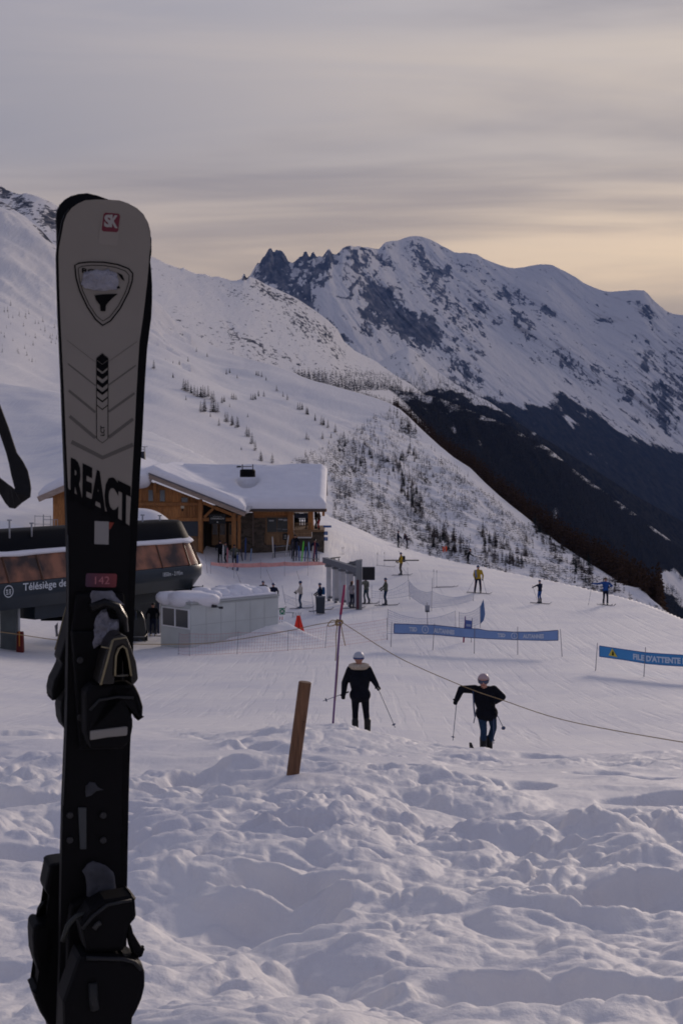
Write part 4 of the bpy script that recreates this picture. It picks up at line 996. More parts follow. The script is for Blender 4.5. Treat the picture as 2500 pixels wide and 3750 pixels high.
for (x, y0, y1, w, Yq) in [(1064, 1870, 1990, .46, Yw - .2), (1133, 1870, 1945, .22, Yw - .2), (1143, 1870, 1945, .2, Yw - .2), (1184, 1870, 1890, .2, Yw - .3)]:
    hbeam('post', P(x, y0, Yq), P(x, y1, Yq), w, w, larch)
hbeam('eaves_beam', P(905, 1868, Yw - .9), P(1196, 1868, Yw - .9), .22, .22, larch); hbeam('eaves_beam', P(928, 1880, Yw - .1), P(1060, 1881, Yw - .1), .16, .26, larch)
# terrace
deck = MB(); a = P(1076, 1940, Yw - .3); b_ = P(1187, 1940, Yw - .3)
deck.box(((a.x + b_.x) / 2, Yw + 2.6, a.z - .08), (b_.x - a.x, 6.2, .16)); deck.build('terrace_deck', larchd, hut)
tp = panel('terrace_front', 1077, 1141, 1942, 1968, Yw - .55, larchd, .12)
for k in range(6): panel('plank', 1078, 1140, 1943 + k * 4.2, 1946.8 + k * 4.2, Yw - .56, larchd, .04, tp, proud=.004 * (k % 2))
panel('terrace_base', 1076, 1143, 1969, 2022, Yw - .3, mat('dark_boarding', (.06, .05, .045), .8), .2)  # dark boards closing the base below the terrace front
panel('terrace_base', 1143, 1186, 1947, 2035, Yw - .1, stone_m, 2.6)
panel('white_rail', 1090, 1140, 1966, 1971, Yw - .7, mat('snowy_rail', (.5, .48, .45), .7), .06)
rl = MB()
for k in range(18): c = P(1080 + k * 3.4, 1930, Yw - .5); rl.box((c.x, c.y, c.z), (.025, .025, .5))
a = P(1078, 1916, Yw - .5); b_ = P(1141, 1916, Yw - .5); rl.beam(a, b_, .05, .05); rl.build('railing', larchd, hut)
ts = panel('terrace_sign', 1080, 1128, 1880, 1898, Yw - .3, mat('sign_slate', (.012, .014, .03), .5), .05)
panel('light_box', 1080, 1128, 1873, 1879, Yw - .35, mat('cream_fascia', (.75, .72, .62), .5), .1)
fr = MB()
for (x0, y0, x1, y1) in [(1095, 1900, 1095, 1934), (1102, 1900, 1102, 1934), (1112, 1900, 1112, 1934), (1095, 1901, 1119, 1901), (1095, 1912, 1119, 1912), (1095, 1924, 1119, 1924), (1119, 1900, 1119, 1934)]:
    fr.beam(P(x0, y0, Yw + 5.6), P(x1, y1, Yw + 5.6), .07, .07, (0, 1, 0))
fr.build('screen_frame', dark, hut)
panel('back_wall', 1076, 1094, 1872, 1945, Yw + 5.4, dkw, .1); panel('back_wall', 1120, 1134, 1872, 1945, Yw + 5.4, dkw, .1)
# roofs: thin decks that carry the snow cushion
XA, ZA, SA = P(560, 1740, 106.5).x, P(560, 1740, 106.5).z, 0.400
XB, ZB, SB_ = P(400, 1712, 107).x, P(400, 1712, 107).z, 0.43
XR = P(1194, 1800, 112).x; XAE = P(899, 1880, 106.5).x; XBL = P(141, 1808, 107).x
def roof_h(x, y):
    a = np.where((x >= XA - 1.2) & (x <= XAE) & (y >= 106.5), ZA - SA * np.abs(x - XA), -99.0)
    b = np.where((x <= XA + .0) & (x >= XBL) & (y >= 107.0), ZB - SB_ * np.abs(x - XB), -99.0)
    w = np.where((y >= 109.7) & (x > XA + 1), -5.02 + 0.292 * np.minimum(y - 109.7, 8.9) - .292 * np.maximum(y - 118.6, 0), -99.0)
    return np.maximum(np.maximum(a, b), w)
nx, ny = 230, 150
xs = np.linspace(XBL, XR, nx); ys = np.linspace(106.5, 126, ny)
XX, YY = np.meshgrid(xs, ys); H = roof_h(XX, YY); ok = H > -50
def edge_dist(okm):
    d = np.where(okm, 99, 0).astype(float); dx = xs[1] - xs[0]; dy = ys[1] - ys[0]
    dd = np.pad(d, 1)
    for _ in range(16):
        dd[1:-1, 1:-1] = np.minimum.reduce([dd[1:-1, 1:-1], dd[:-2, 1:-1] + dy, dd[2:, 1:-1] + dy, dd[1:-1, :-2] + dx, dd[1:-1, 2:] + dx])
    return dd[1:-1, 1:-1]
ED = edge_dist(ok); th = 0.74 * np.clip(ED / .55, 0, 1) ** .42 * (1 + .25 * fbm(XX / 3, YY / 3, 3, 801))
def blur(a, n):
    for _ in range(n):
        p = np.pad(a, 1, mode='edge'); a = (p[1:-1, 1:-1] * 2 + p[:-2, 1:-1] + p[2:, 1:-1] + p[1:-1, :-2] + p[1:-1, 2:]) / 6
    return a
Hs = np.where(ok, H, -5.2); Hb = blur(Hs, 26); Hb = np.maximum(Hs, np.where(ED > .4, Hb, Hs))
well = np.exp(-(((XX - P(907, 1725, 114.3).x) / .75) ** 2 + ((YY - 114.3) / 1.5) ** 2) ** 2)
top = Hb + .03 + th * (1 - .8 * well)
m = MB(); idx = {}
vs = []; fs = []
for j in range(ny):
    for i in range(nx):
        if ok[j, i]: idx[(j, i)] = len(vs); vs.append((XX[j, i], YY[j, i], top[j, i]))
base_i = {}
for (j, i), k in list(idx.items()): pass
for j in range(ny - 1):
    for i in range(nx - 1):
        q = [(j, i), (j, i + 1), (j + 1, i + 1), (j + 1, i)]
        if all(c in idx for c in q): fs.append(tuple(idx[c] for c in q))
from collections import Counter
ec = Counter()
for f in fs:
    for a, b in zip(f, f[1:] + f[:1]): ec[(a, b)] += 1
inv = {k: c for c, k in idx.items()}; lowv = {}
for (a, b) in list(ec):
    if (b, a) not in ec:
        for c in (a, b):
            if c not in lowv: jj, ii = inv[c]; lowv[c] = len(vs); vs.append((XX[jj, ii], YY[jj, ii], H[jj, ii] + .01))
        fs.append((b, a, lowv[a], lowv[b]))
m.add(vs, fs); m.build('roof_snow', snowp, hut, True)
def roof_slab(name, pts, th, m):
    mm = MB(); n = len(pts); mm.add([Vector(p) for p in pts] + [Vector(p) - Vector((0, 0, th)) for p in pts], [tuple(range(n)), tuple(range(2 * n - 1, n - 1, -1))] + [(i, (i + 1) % n, (i + 1) % n + n, i + n) for i in range(n)])
    return mm.build(name, m, hut)
roof_slab('roof', [(XA, 106.6, ZA), (XAE, 106.6, ZA - SA * (XAE - XA)), (XAE, 125, ZA - SA * (XAE - XA)), (XA, 125, ZA)], .18, larchd)
roof_slab('roof', [(XBL, 107.1, ZB - SB_ * (XB - XBL)), (XB, 107.1, ZB), (XB, 125, ZB), (XBL, 125, ZB - SB_ * (XB - XBL))], .18, larchd)
roof_slab('roof', [(XAE - .3, 109.8, -5.04), (XR, 109.8, -5.04), (XR, 118.6, -5.04 + .292 * 8.8), (XAE - .3, 118.6, -5.04 + .292 * 8.8)], .2, larchd)
mm = MB(); mm.beam((XA - .3, 106.5, ZA - .02), (XAE, 106.5, ZA - SA * (XAE - XA) - .14), .10, .40, (0, 0, 1)); mm.build('barge_board', fascia_m, hut)
mm = MB(); mm.beam((XA - .3, 106.42, ZA + .14), (XAE + .02, 106.42, ZA - SA * (XAE - XA) + .02), .10, .09, (0, 0, 1)); mm.build('roof_edge_trim', mat('grey_trim', (.13, .125, .14), .6), hut)
mm = MB(); mm.beam((XBL, 106.95, ZB - SB_ * (XB - XBL) - .1), (XB, 106.95, ZB - .1), .10, .42, (0, 0, 1)); mm.build('barge_board', fascia_m, hut)
mm = MB(); mm.beam((XAE, 106.6, ZA - SA * (XAE - XA) - .05), (P(917, 1856, 109.6)), .28, .12, (0, 0, 1)); mm.build('valley_gutter', mat('pale_metal_trim', (.5, .48, .46), .5), hut)
mm = MB(); mm.beam((XAE - .2, 109.68, -5.1), (XR, 109.68, -5.1), .08, .14); mm.build('gutter', mat('brown_gutter', (.07, .05, .045), .5), hut)
# snow cornice bulging over the roof edge beside the skis
def snow_lump(name, c, r, parent, seed=1, n=22, m=None, flat=.25, local_label=None):
    mm = MB(); rings = []
    for a in range(n // 2 + 1):
        th_ = math.pi * a / (n // 2); row = []
        for b in range(n):
            ph = 2 * math.pi * b / n; d = Vector((math.sin(th_) * math.cos(ph), math.sin(th_) * math.sin(ph), math.cos(th_)))
            k = 1 + flat * float(fbm(np.array(d.x * 1.6 + seed), np.array(d.y * 1.6 + d.z * 1.3), 3, seed)); e = 0.8
            dd = Vector((math.copysign(abs(d.x) ** e, d.x), math.copysign(abs(d.y) ** e, d.y), math.copysign(abs(d.z) ** e, d.z)))
            row.append(Vector(c) + Vector((dd.x * r[0], dd.y * r[1], dd.z * r[2])) * k)
        rings.append(row)
    mm.grid(rings, closed=True); return mm.build(name, m or snowp, parent, True)
snow_lump('snow_cornice', P(505, 1752, 107.2), (1.0, 1.6, .74), hut, 3); snow_lump('snow_cornice', P(440, 1750, 107.4), (1.2, 1.6, .75), hut, 5)
# roof chimneys
c = P(907, 1724, 114.3)
ch_ = MB(); ch_.lathe([(.62, -.5), (.62, .02), (.55, .10), (.50, .12)], c, 20); chm = ch_.build('chimney', black, hut)
q = MB()
for dx, dy in ((-.42, -.2), (.42, -.2), (.42, .25), (-.42, .25)): q.tube([c + Vector((dx, dy, 0)), c + Vector((dx, dy, .52))], .03, 6)
q.box(c + Vector((0, 0, .34)), (.7, .5, .06)); q.build('chimney_cage', mat('dark_steel', (.08, .08, .09), .5), chm)
c = P(517, 1672, 121); ch_ = MB(); ch_.box(c + Vector((0, 0, -.1)), (.72, .72, 1.05), taper=.9); chm = ch_.build('chimney', mat('slate_blue_flue', (.02, .022, .035), .6), hut)
q = MB()
for dx, dy in ((-.5, -.3), (-.1, -.3), (.3, -.3), (.3, .3), (-.5, .3)): q.tube([c + Vector((dx, dy, .3)), c + Vector((dx, dy, .85))], .02, 5)
q.beam(c + Vector((-.6, -.3, .84)), c + Vector((.6, -.3, .84)), .04, .04); q.beam(c + Vector((-.5, -.3, .6)), c + Vector((.3, -.3, .6)), .03, .03); q.build('chimney_rail', mat('dark_steel', (.08, .08, .09), .5), chm)
mm = MB(); mm.beam(P(868, 1709, 118), P(884, 1709, 118), .5, .14); mm.build('vent_cap', dark, hut); mm = MB(); mm.beam(P(960, 1706, 118.5), P(976, 1706, 118.5), .4, .14); mm.build('vent_cap', mat('blue_vent', (.03, .05, .16), .5), hut)
mm = MB(); a = P(1034, 1860, 110.1); mm.add([a, P(1122, 1858, 110.1), P(1120, 1851, 110.4), P(1060, 1855, 110.4)], [(0, 1, 2, 3)]); mm.build('bare_roof_patch', mat('dark_roofing', (.06, .06, .07), .6), hut)
# terrace signboards on the end of the building
def sign(name, x0, x1, y0, y1, Y, col, label, post=None, parent_cat='sign', grp=None):
    a = P(x0, y1, Y); b = P(x1, y0, Y); e = empty(name, ((a.x + b.x) / 2, Y, a.z), label, parent_cat, grp)
    mm = MB(); mm.box(((a.x + b.x) / 2, Y, (a.z + b.z) / 2), (b.x - a.x, .05, b.z - a.z)); mm.build('board', col, e, False, .008, segs=1)
    return e
bl = mat('sign_blue', (.05, .11, .30), .5); blp = mat('sign_pale_blue', (.18, .26, .44), .5)
e = sign('direction_sign', 1184, 1213, 1924, 1932, 111.0, bl, 'narrow blue arrow board fixed to the right end of the restaurant terrace')
for y0, nm in [(1946, 'upper'), (1967, 'lower')]:
    e = sign('piste_sign', 1186, 1200, y0, y0 + 13, 111.0, bl, '%s of the two square blue signs on the stone corner under the terrace' % nm, grp='square blue signs on the terrace corner')
    a = P(1189, y0 + 10, 110.96); b = P(1197, y0 + 3, 110.96); mm = MB(); mm.box(((a.x + b.x) / 2, 110.96, (a.z + b.z) / 2), (b.x - a.x, .01, b.z - a.z)); mm.build('pictogram', blp, e)
# ------------------------------------------------------------------ chairlift station
st_ = empty('chairlift_station', (-12, 66, gz(-12, 66)), 'dark chairlift station with tinted orange windows along its rounded hood', 'lift station')
A0 = Vector((-14.88, 62, 0)); NC = Vector((-9.2, 72.8, 0)); HW = 1.95
nrm = Vector((.8, -.6, 0)); tdir = Vector((.6, .8, 0))
CL0 = NC - tdir * 27.0
def ring(off, z, s0=0.0, s1=27.0, ns=28, na=18):
    """half plan outline of the hood at half-width off: near side, round nose, far side"""
    pts = [CL0 + tdir * lerp(s0, s1, k / ns) + nrm * off for k in range(ns)]
    for k in range(na + 1):
        a = math.pi * k / na
        pts.append(CL0 + tdir * s1 + nrm * (off * math.cos(a)) + tdir * (off * 1.05 * math.sin(a)))
    pts += [CL0 + tdir * lerp(s1, s0, k / ns) - nrm * off for k in range(1, ns + 1)]
    return [Vector((p.x, p.y, z)) for p in pts]
hood = mat('hood_dark_blue', (.018, .028, .038), .35, .1, 2, spec=.4)
m = MB(); m.grid([ring(1.5, -7.35), ring(1.88, -6.80), ring(1.97, -6.70), ring(2.0, -6.18), ring(1.93, -6.12)]); m.build('hood_band', hood, st_, True)
m = MB(); m.grid([ring(.2, -7.4), ring(1.5, -7.35)]); m.build('underside', dark, st_)
m = MB(); m.grid([ring(1.42, -4.90), ring(1.34, -4.72), ring(0.98, -3.98), ring(.85, -3.90), ring(.02, -3.86)]); m.build('roof_shell', mat('roof_dark_grey', (.006, .007, .010), .6, spec=.06), st_, True)
sn = []
for o_, z_, s_ in [(1.30, -4.74, 0), (1.50, -4.80, 1), (1.60, -4.93, 1), (1.50, -4.99, 1), (1.36, -4.95, 0)]:
    rg = ring(o_, z_); sn.append([p + Vector((0, 0, s_ * .09 * float(fbm(np.array(p.x * 1.3), np.array(p.y * 1.3), 3, 77)))) for p in rg])
m = MB(); m.grid(sn); m.build('snow_ledge', snowp, st_, True)
tint = bpy.data.materials.new('orange_tinted_glass'); tint.use_nodes = True; t = tint.node_tree; b = t.nodes['Principled BSDF']
b.inputs['Base Color'].default_value = (.17, .062, .035, 1); b.inputs['Roughness'].default_value = .12; b.inputs['Specular IOR Level'].default_value = .45; b.inputs['Roughness'].default_value = .25
g = t.nodes.new('ShaderNodeNewGeometry'); n = t.nodes.new('ShaderNodeTexNoise'); n.inputs['Scale'].default_value = .9; n.inputs['Detail'].default_value = 3; t.links.new(g.outputs['Position'], n.inputs['Vector'])
r = t.nodes.new('ShaderNodeValToRGB'); r.color_ramp.elements[0].position = .38; r.color_ramp.elements[1].position = .66; r.color_ramp.elements[0].color = (.035, .018, .012, 1); r.color_ramp.elements[1].color = (.32, .13, .065, 1)
t.links.new(n.outputs['Fac'], r.inputs[0]); t.links.new(r.outputs[0], b.inputs['Base Color'])
lowr, upr = ring(1.94, -6.13), ring(1.44, -4.94)
def spans():
    # cut the glazing into panes along the near side and round the nose
    near = 28
    out = []; k = 0
    segs = [(i, i + 2) for i in range(0, 28, 2)] + [(28 + i, 28 + i + 3) for i in range(0, 18, 3)] + [(46 + i, min(46 + i + 4, len(lowr) - 1)) for i in range(0, 28, 4)]
    return segs
bar_m = mat('bronze_bar', (.10, .05, .03), .4)
for a, b2 in spans():
    m = MB(); rows = []
    for (ra, rb, t0) in [(lowr, upr, 0.03), (lowr, upr, .5), (lowr, upr, .97)]:
        rows.append([ra[i].lerp(rb[i], t0) for i in range(a, b2 + 1)])
    m.grid(rows); m.build('window_pane', tint, st_, True)
    fm = MB(); fm.tube([lowr[a] + nrm * .02, upr[a] + nrm * .02], .045, 5); fm.build('glazing_bar', bar_m, st_)
# hood lettering, on the near side of the band
def band_M(px, py):
    # photo px on the vertical band plane
    o = NC + nrm * 2.03; a, b = pray(px, py); r_ = Vector((float(a), 1, float(b))); tt = o.dot(nrm) / r_.dot(nrm); return r_ * tt
def band_text(s, x0, x1, y0, h, m, name='lettering', bold=0.0):
    p0 = band_M(x0, y0); p1 = band_M(x1, y0 - 5); Lw = (Vector((p1.x, p1.y, 0)) - Vector((p0.x, p0.y, 0))).length
    M = Matrix(((tdir.x, 0, nrm.x, p0.x), (tdir.y, 0, nrm.y, p0.y), (0, 1, 0, p0.z), (0, 0, 0, 1)))
    return text_part(name, s, M, Lw, h, m, st_, 0, bold)
lt = mat('hood_lettering', (.62, .66, .68), .5)
band_text('Télésiège de', 86, 247, 2172, .43, lt, bold=.015)
band_text('s Autannes', 252, 372, 2152, .40, lt, bold=.015)
band_text('1850m - 2195m', 598, 669, 2112, .20, lt)
m = MB(); o = band_M(33, 2166); 
for R0, R1 in [(.27, .23)]:
    rr = [[o + tdir * (R * math.cos(2 * math.pi * k / 28)) + Vector((0, 0, R * math.sin(2 * math.pi * k / 28))) for k in range(28)] for R in (R0, R1)]; m.grid(rr, closed=True)
for dx, dz, w_, h_ in [(-.09, .06, .12, .05), (.08, .06, .10, .05), (-.09, -.02, .10, .04), (.08, -.03, .11, .05), (-.07, -.11, .12, .05), (.08, -.11, .09, .04)]:
    m.add([o + tdir * (dx + sx_ * w_ / 2) + Vector((0, 0, dz + sz_ * h_ / 2)) for sx_, sz_ in ((-1, -1), (1, -1), (1, 1), (-1, 1))], [(0, 1, 2, 3)])
m.build('operator_emblem', lt, st_)
# machinery slung under the nose, mast, post
def sbox(name, s, off, z0, z1, ls, wd, m_, bev=.05):
    c = CL0 + tdir * s + nrm * off; mm = MB()
    R = Matrix(((tdir.x, nrm.x, 0), (tdir.y, nrm.y, 0), (0, 0, 1))); mm.box((c.x, c.y, (z0 + z1) / 2), (ls, wd, z1 - z0), R); return mm.build(name, m_, st_, False, bev)
sbox('drive_housing', 24.6, .5, -7.9, -7.3, 4.6, 1.4, dark); sbox('drive_housing', 20, .3, -8.0, -7.3, 5, 1.8, hood)
colm = mat('mast_concrete', (.13, .15, .15), .8, .15, 2)
mz = gz(-14.9, 64); m = MB(); a_ = P(37, 2190, 64.5); m.box((a_.x, 64.5, (mz - .3 - 6.9) / 2 - .2), (.72, .9, abs(mz) - 6.6)); m.build('mast', colm, st_, False, .02)
m = MB(); a_ = P(70, 2200, 64.0); m.tube([(a_.x, 64, mz - .2), (a_.x, 64, -7.2)], .055, 8); m.build('tie_post', lgrey, st_, True)
pz_ = P(76, 2385, 63.6); m = MB(); m.box((pz_.x, 63.6, pz_.z + .42), (.34, .3, .95), None, 0, .85)
e = empty('safety_pad', (pz_.x, 63.6, pz_.z), 'dark red crash pad strapped round the post under the lift station', 'crash pad'); m.build('padding', mat('pad_dark_red', (.13, .015, .012), .6), e, False, .06); m = MB(); m.box((pz_.x, 63.42, pz_.z + .6), (.05, .03, .7)); m.build('strap', mat('orange_strap', (.55, .2, .03), .6), e)
# operator shelter under the station
sh_c = P(520, 2300, 75.5); sg_ = gz(sh_c.x, 75.5)
e = empty('operator_shelter', (sh_c.x, 75.5, sg_), 'grey walled lift operator shelter under the station hood', 'shelter')
x0, x1 = P(455, 2300, 75.5).x, P(584, 2300, 75.5).x
m = MB(); m.box(((x0 + x1) / 2, 77.0, (sg_ - .2 - 7.6) / 2 - .1), (x1 - x0, 1.6, abs(sg_) - 7.4)); m.build('wall', mat('shelter_grey', (.10, .105, .105), .8, .1, 1), e)
m = MB(); m.box(((x0 + x1) / 2, 76.2, -7.45), (x1 - x0 + .3, 3.0, .14)); m.build('roof', snowp, e, False, .04)
m = MB(); m.box((x1 - .06, 76.0, (sg_ - 7.6) / 2), (.08, .5, abs(sg_) - 7.6)); m.build('door_post', mat('slate_blue_frame', (.035, .05, .10), .6), e)
# posts with lamps on the roof, rail behind
for px, py0, py1, dd in [(36, 1905, 1946, 62.5), (117, 1916, 1942, 64.5), (523, 1886, 1922, 71), (586, 1888, 1918, 72)]:
    m = MB(); a_, b_ = P(px, py1, dd), P(px, py0, dd); m.tube([a_ - Vector((0, 0, .3)), b_], .045, 6); m.tube([b_ - Vector((.10, 0, .0)), b_ + Vector((.10, 0, 0))], .03, 6); m.build('roof_post', steel, st_, True)
gy = 84.0; e = empty('guard_rail', (P(165, 1940, gy).x, gy, P(165, 1945, gy).z), 'thin grey scaffold railing standing on the snow behind the lift station', 'railing')
m = MB()
for px, yt in [(129, 1886), (160, 1884), (186, 1888), (186, 1888), (192, 1902), (201, 1902), (212, 1902)]: m.tube([P(px, 1950, gy), P(px, yt, gy)], .035 if px == 160 else .018, 5)
m.build('upright', steel, e)
for (xa, ya, xb, yb) in [(128, 1890, 186, 1892), (126, 1919, 186, 1920), (186, 1903, 213, 1903), (160, 1903, 186, 1903)]:
    m = MB(); m.tube([P(xa, ya, gy), P(xb, yb, gy)], .018, 5); m.build('rail', steel, e)
# chairs on the cable
def lift_chair(c, s, label, flip=1, hang=2.6):
    e = empty('lift_chair', c, label, 'chairlift chair', 'chairs hanging at the lift station')
    m = MB(); m.tube([c + Vector((0, 0, hang)), c + Vector((0, 0, .7)), c + Vector((.10 * flip, 0, .25)), c + Vector((-.3 * flip, 0, .05))], .035, 7); m.build('hanger', mat('hanger_blue_grey', (.10, .13, .2), .5), e, True)
    m = MB(); W_ = 1.15 * s
    rows = [[c + Vector((x, y, z)) for x in np.linspace(-W_, W_, 10)] for y, z in [(.25, .55), (.22, .25), (.1, .05), (-.25, -.02), (-.42, -.05)]]
    m.grid(rows); m.grid([[p + Vector((0, 0, -.05)) for p in r] for r in rows]); m.build('seat', mat('seat_navy', (.012, .014, .022), .6), e, True)
    for sx_ in (-1, 1):
        m = MB(); m.tube([c + Vector((sx_ * W_, .3, .6)), c + Vector((sx_ * W_ * 1.04, .1, 0)), c + Vector((sx_ * W_, -.45, .0)), c + Vector((sx_ * W_ * .96, -.5, .35)), c + Vector((sx_ * W_, .2, .4))], .03, 6); m.build('armrest', dark, e, True)
    m = MB(); m.tube([c + Vector((-W_, -.5, .35)), c + Vector((W_, -.5, .35))], .022, 6); m.build('safety_bar', steel, e, True)
    return e
lift_chair(P(222, 2262, 67.5), .75, 'navy lift chair hanging under the hood between mast and skis', 1, 1.0)
lift_chair(P(690, 2188, 72.5), .62, 'lift chair behind the grey cabin, on a curved pipe at the nose', 1, 1.05)
ch2 = lift_chair(P(500, 2352, 72), .45, 'dark lift chair parked low in front of the operator shelter', -1, 1.6)
m = MB(); cc = P(497, 2300, 72.2)
m.lathe([(.02, .95), (.30, .85), (.48, .45), (.55, -.1), (.50, -.55), (.40, -.8)], cc, 16, Matrix.Diagonal((1, .5, 1))); m.build('weather_hood', mat('hood_bubble_grey', (.045, .05, .055), .3), ch2, True)

# ------------------------------------------------------------------ grey site cabin
kb = P(699, 2392, 67.2); kt = P(699, 2214, 67.2)
cab = empty('site_cabin', (kb.x, kb.y, kb.z), 'pale grey site cabin half buried in snow with snow heaps on its roof', 'portable cabin')
Lx = Vector((.735, .678, 0)).normalized(); Wx = Vector((-.70, .71, 0)).normalized()
# long side runs to px 1020, short side to px 587
def solve_len(px, d0, dirv):
    lo, hi = .1, 30
    for _ in range(60):
        mid = (lo + hi) / 2; q = d0 + dirv * mid; qx = 1250 + F * q.x / (q.y * CP - q.z * SP)
        if (qx - px) * (1 if dirv.x > 0 else -1) < 0: lo = mid
        else: hi = mid
    return lo
c0 = Vector((kt.x, kt.y, 0)); Ll = solve_len(1020, Vector((kt.x, kt.y, -7.5)), Lx); Wl = solve_len(587, Vector((kt.x, kt.y, -7.5)), Wx)
zt, zb = kt.z, kb.z - .5
cabm = mat('cabin_grey', (.52, .55, .53), .6, .10, .8); cabw = mat('cabin_seam', (.40, .42, .41), .6)
def cbox(name, l0, l1, w0, w1, z0, z1, m_, parent=cab, bev=0):
    c = c0 + Lx * ((l0 + l1) / 2) + Wx * ((w0 + w1) / 2); mm = MB()
    R = Matrix(((Lx.x, Wx.x, 0), (Lx.y, Wx.y, 0), (0, 0, 1))); mm.box((c.x, c.y, (z0 + z1) / 2), (l1 - l0, w1 - w0, z1 - z0), R); return mm.build(name, m_, parent, False, bev)
cbox('cabin_body', 0, Ll, 0, Wl, zb, zt, cabm, bev=.05); rfc = cbox('roof_rim', -.04, Ll + .04, -.04, Wl + .04, zt + .004, zt + .10, cabw, bev=.02)
zs = zt - .95
for l in np.linspace(.9, Ll - .02, 6)[:-1]:
    cbox('panel_seam', l, l + .022, -.008, .01, zb, zt, cabw)
cbox('panel_seam', .02, Ll, -.007, .012, zt - 1.02, zt - .995, cabw); cbox('rubbing_strip', -.01, Ll, -.02, .0, zt - .08, zt - .03, cabw)
# window on the short end
wf = MB(); 
def cwin(w0, w1, z0, z1, proud, m_, nm, parent):
    c = c0 + Wx * ((w0 + w1) / 2) - Lx * (proud); mm = MB(); R = Matrix(((Lx.x, Wx.x, 0), (Lx.y, Wx.y, 0), (0, 0, 1)))
    mm.box((c.x, c.y, (z0 + z1) / 2), (.05, w1 - w0, z1 - z0), R); return mm.build(nm, m_, parent)
wz1, wz0 = zt - .24, zt - 1.20
fr_ = cwin(.03 * Wl, .93 * Wl, wz0, wz1, .01, white, 'window_frame', cab)
cwin(.08 * Wl, .46 * Wl, wz0 + .07, wz1 - .07, .03, glass, 'pane', fr_); cwin(.52 * Wl, .89 * Wl, wz0 + .07, wz1 - .07, .03, glass, 'pane', fr_)
# snow on the cabin
k = 0
for l, w, rr_, hh in [(.9, .9, 1.25, .30), (.6, 1.9, 1.0, .24), (1.9, .7, .62, .26), (2.15, 1.6, .6, .3), (2.75, .9, .62, .26), (3.3, 1.7, .6, .28), (3.45, .75, .55, .22), (4.1, .95, .72, .36), (4.9, .9, .62, .30), (4.8, 1.8, .7, .3), (5.5, .8, .5, .22), (3.95, 1.9, .6, .34), (Ll - .4, 1.2, .5, .25)]:
    c = c0 + Lx * (l * Ll / 6.0) + Wx * w; snow_lump('snow_heap', (c.x, c.y, zt + .12), (rr_, rr_ * .85, hh + .12), rfc, k + 11, 18); k += 1
cbox('snow_sheet', .05, Ll - .05, .05, Wl - .05, zt + .10, zt + .20, snowp, rfc, .05)
m = MB(); p_ = c0 + Lx * 1.15 - Wx * .15; p_.z = zt - .06; m.tube([p_ + Vector((-.6, .4, .35)), p_ + Vector((-.1, 0, .05)), p_ + Vector((.15, 0, -.12)), p_ + Vector((.45, .1, -.16))], .028, 6); m.box(p_ + Vector((.1, 0, -.1)), (.26, .12, .12)); m.box(p_ + Vector((.42, .05, -.17)), (.2, .12, .10))
m.build('floodlight', mat('dark_bracket', (.03, .03, .035), .6), cab)
# snow banked against the cabin: drifts over its lower edge
dr = MB(); rows = []
for i in range(40):
    t_ = i / 39; l = lerp(-1.2, Ll + 1.4, t_); row = []
    for j, s in enumerate(np.linspace(-.0, 3.6, 14)):
        c = c0 + Lx * l - Wx * (s - .12) ; g_ = gz(c.x, c.y)
        h = (.10 + .85 * float(sstep(.12, .95, t_)) + .10 * float(fbm(np.array(l * 1.7), np.array(s * 1.1), 3, 55))) * (1 - s / 3.6) ** 1.6 * float(sstep(0, .12, t_)) * float(sstep(1, .9, t_))
        row.append((c.x, c.y, g_ + h - .03 * (s > 3.4)))
    rows.append(row)
dr.grid(rows); e = dr.build('snow_drift', snow, None, True); e['kind'] = 'structure'
# ------------------------------------------------------------------ people
def capsule(p1, p2, r1, r2, n=12, k=4):
    p1 = Vector(p1); p2 = Vector(p2); d = p2 - p1; L_ = d.length
    d = d / L_ if L_ > 1e-5 else Vector((0, 0, 1)); x = d.orthogonal().normalized(); y = d.cross(x)
    rows = []
    for i in range(k + 1):
        a = -math.pi / 2 + (math.pi / 2) * i / k; rows.append((p1 + d * math.sin(a) * r1, max(math.cos(a), .02) * r1))
    for i in range(k + 1):
        a = (math.pi / 2) * i / k; rows.append((p2 + d * math.sin(a) * r2, max(math.cos(a), .02) * r2))
    vs = []; fs = []
    for c, r in rows: vs += [c + (x * math.cos(2 * math.pi * j / n) + y * math.sin(2 * math.pi * j / n)) * r for j in range(n)]
    for i in range(len(rows) - 1):
        for j in range(n): a = i * n + j; b = i * n + (j + 1) % n; fs.append((a, b, b + n, a + n))
    fs += [tuple(range(n - 1, -1, -1)), tuple(range((len(rows) - 1) * n, len(rows) * n))]
    return vs, fs
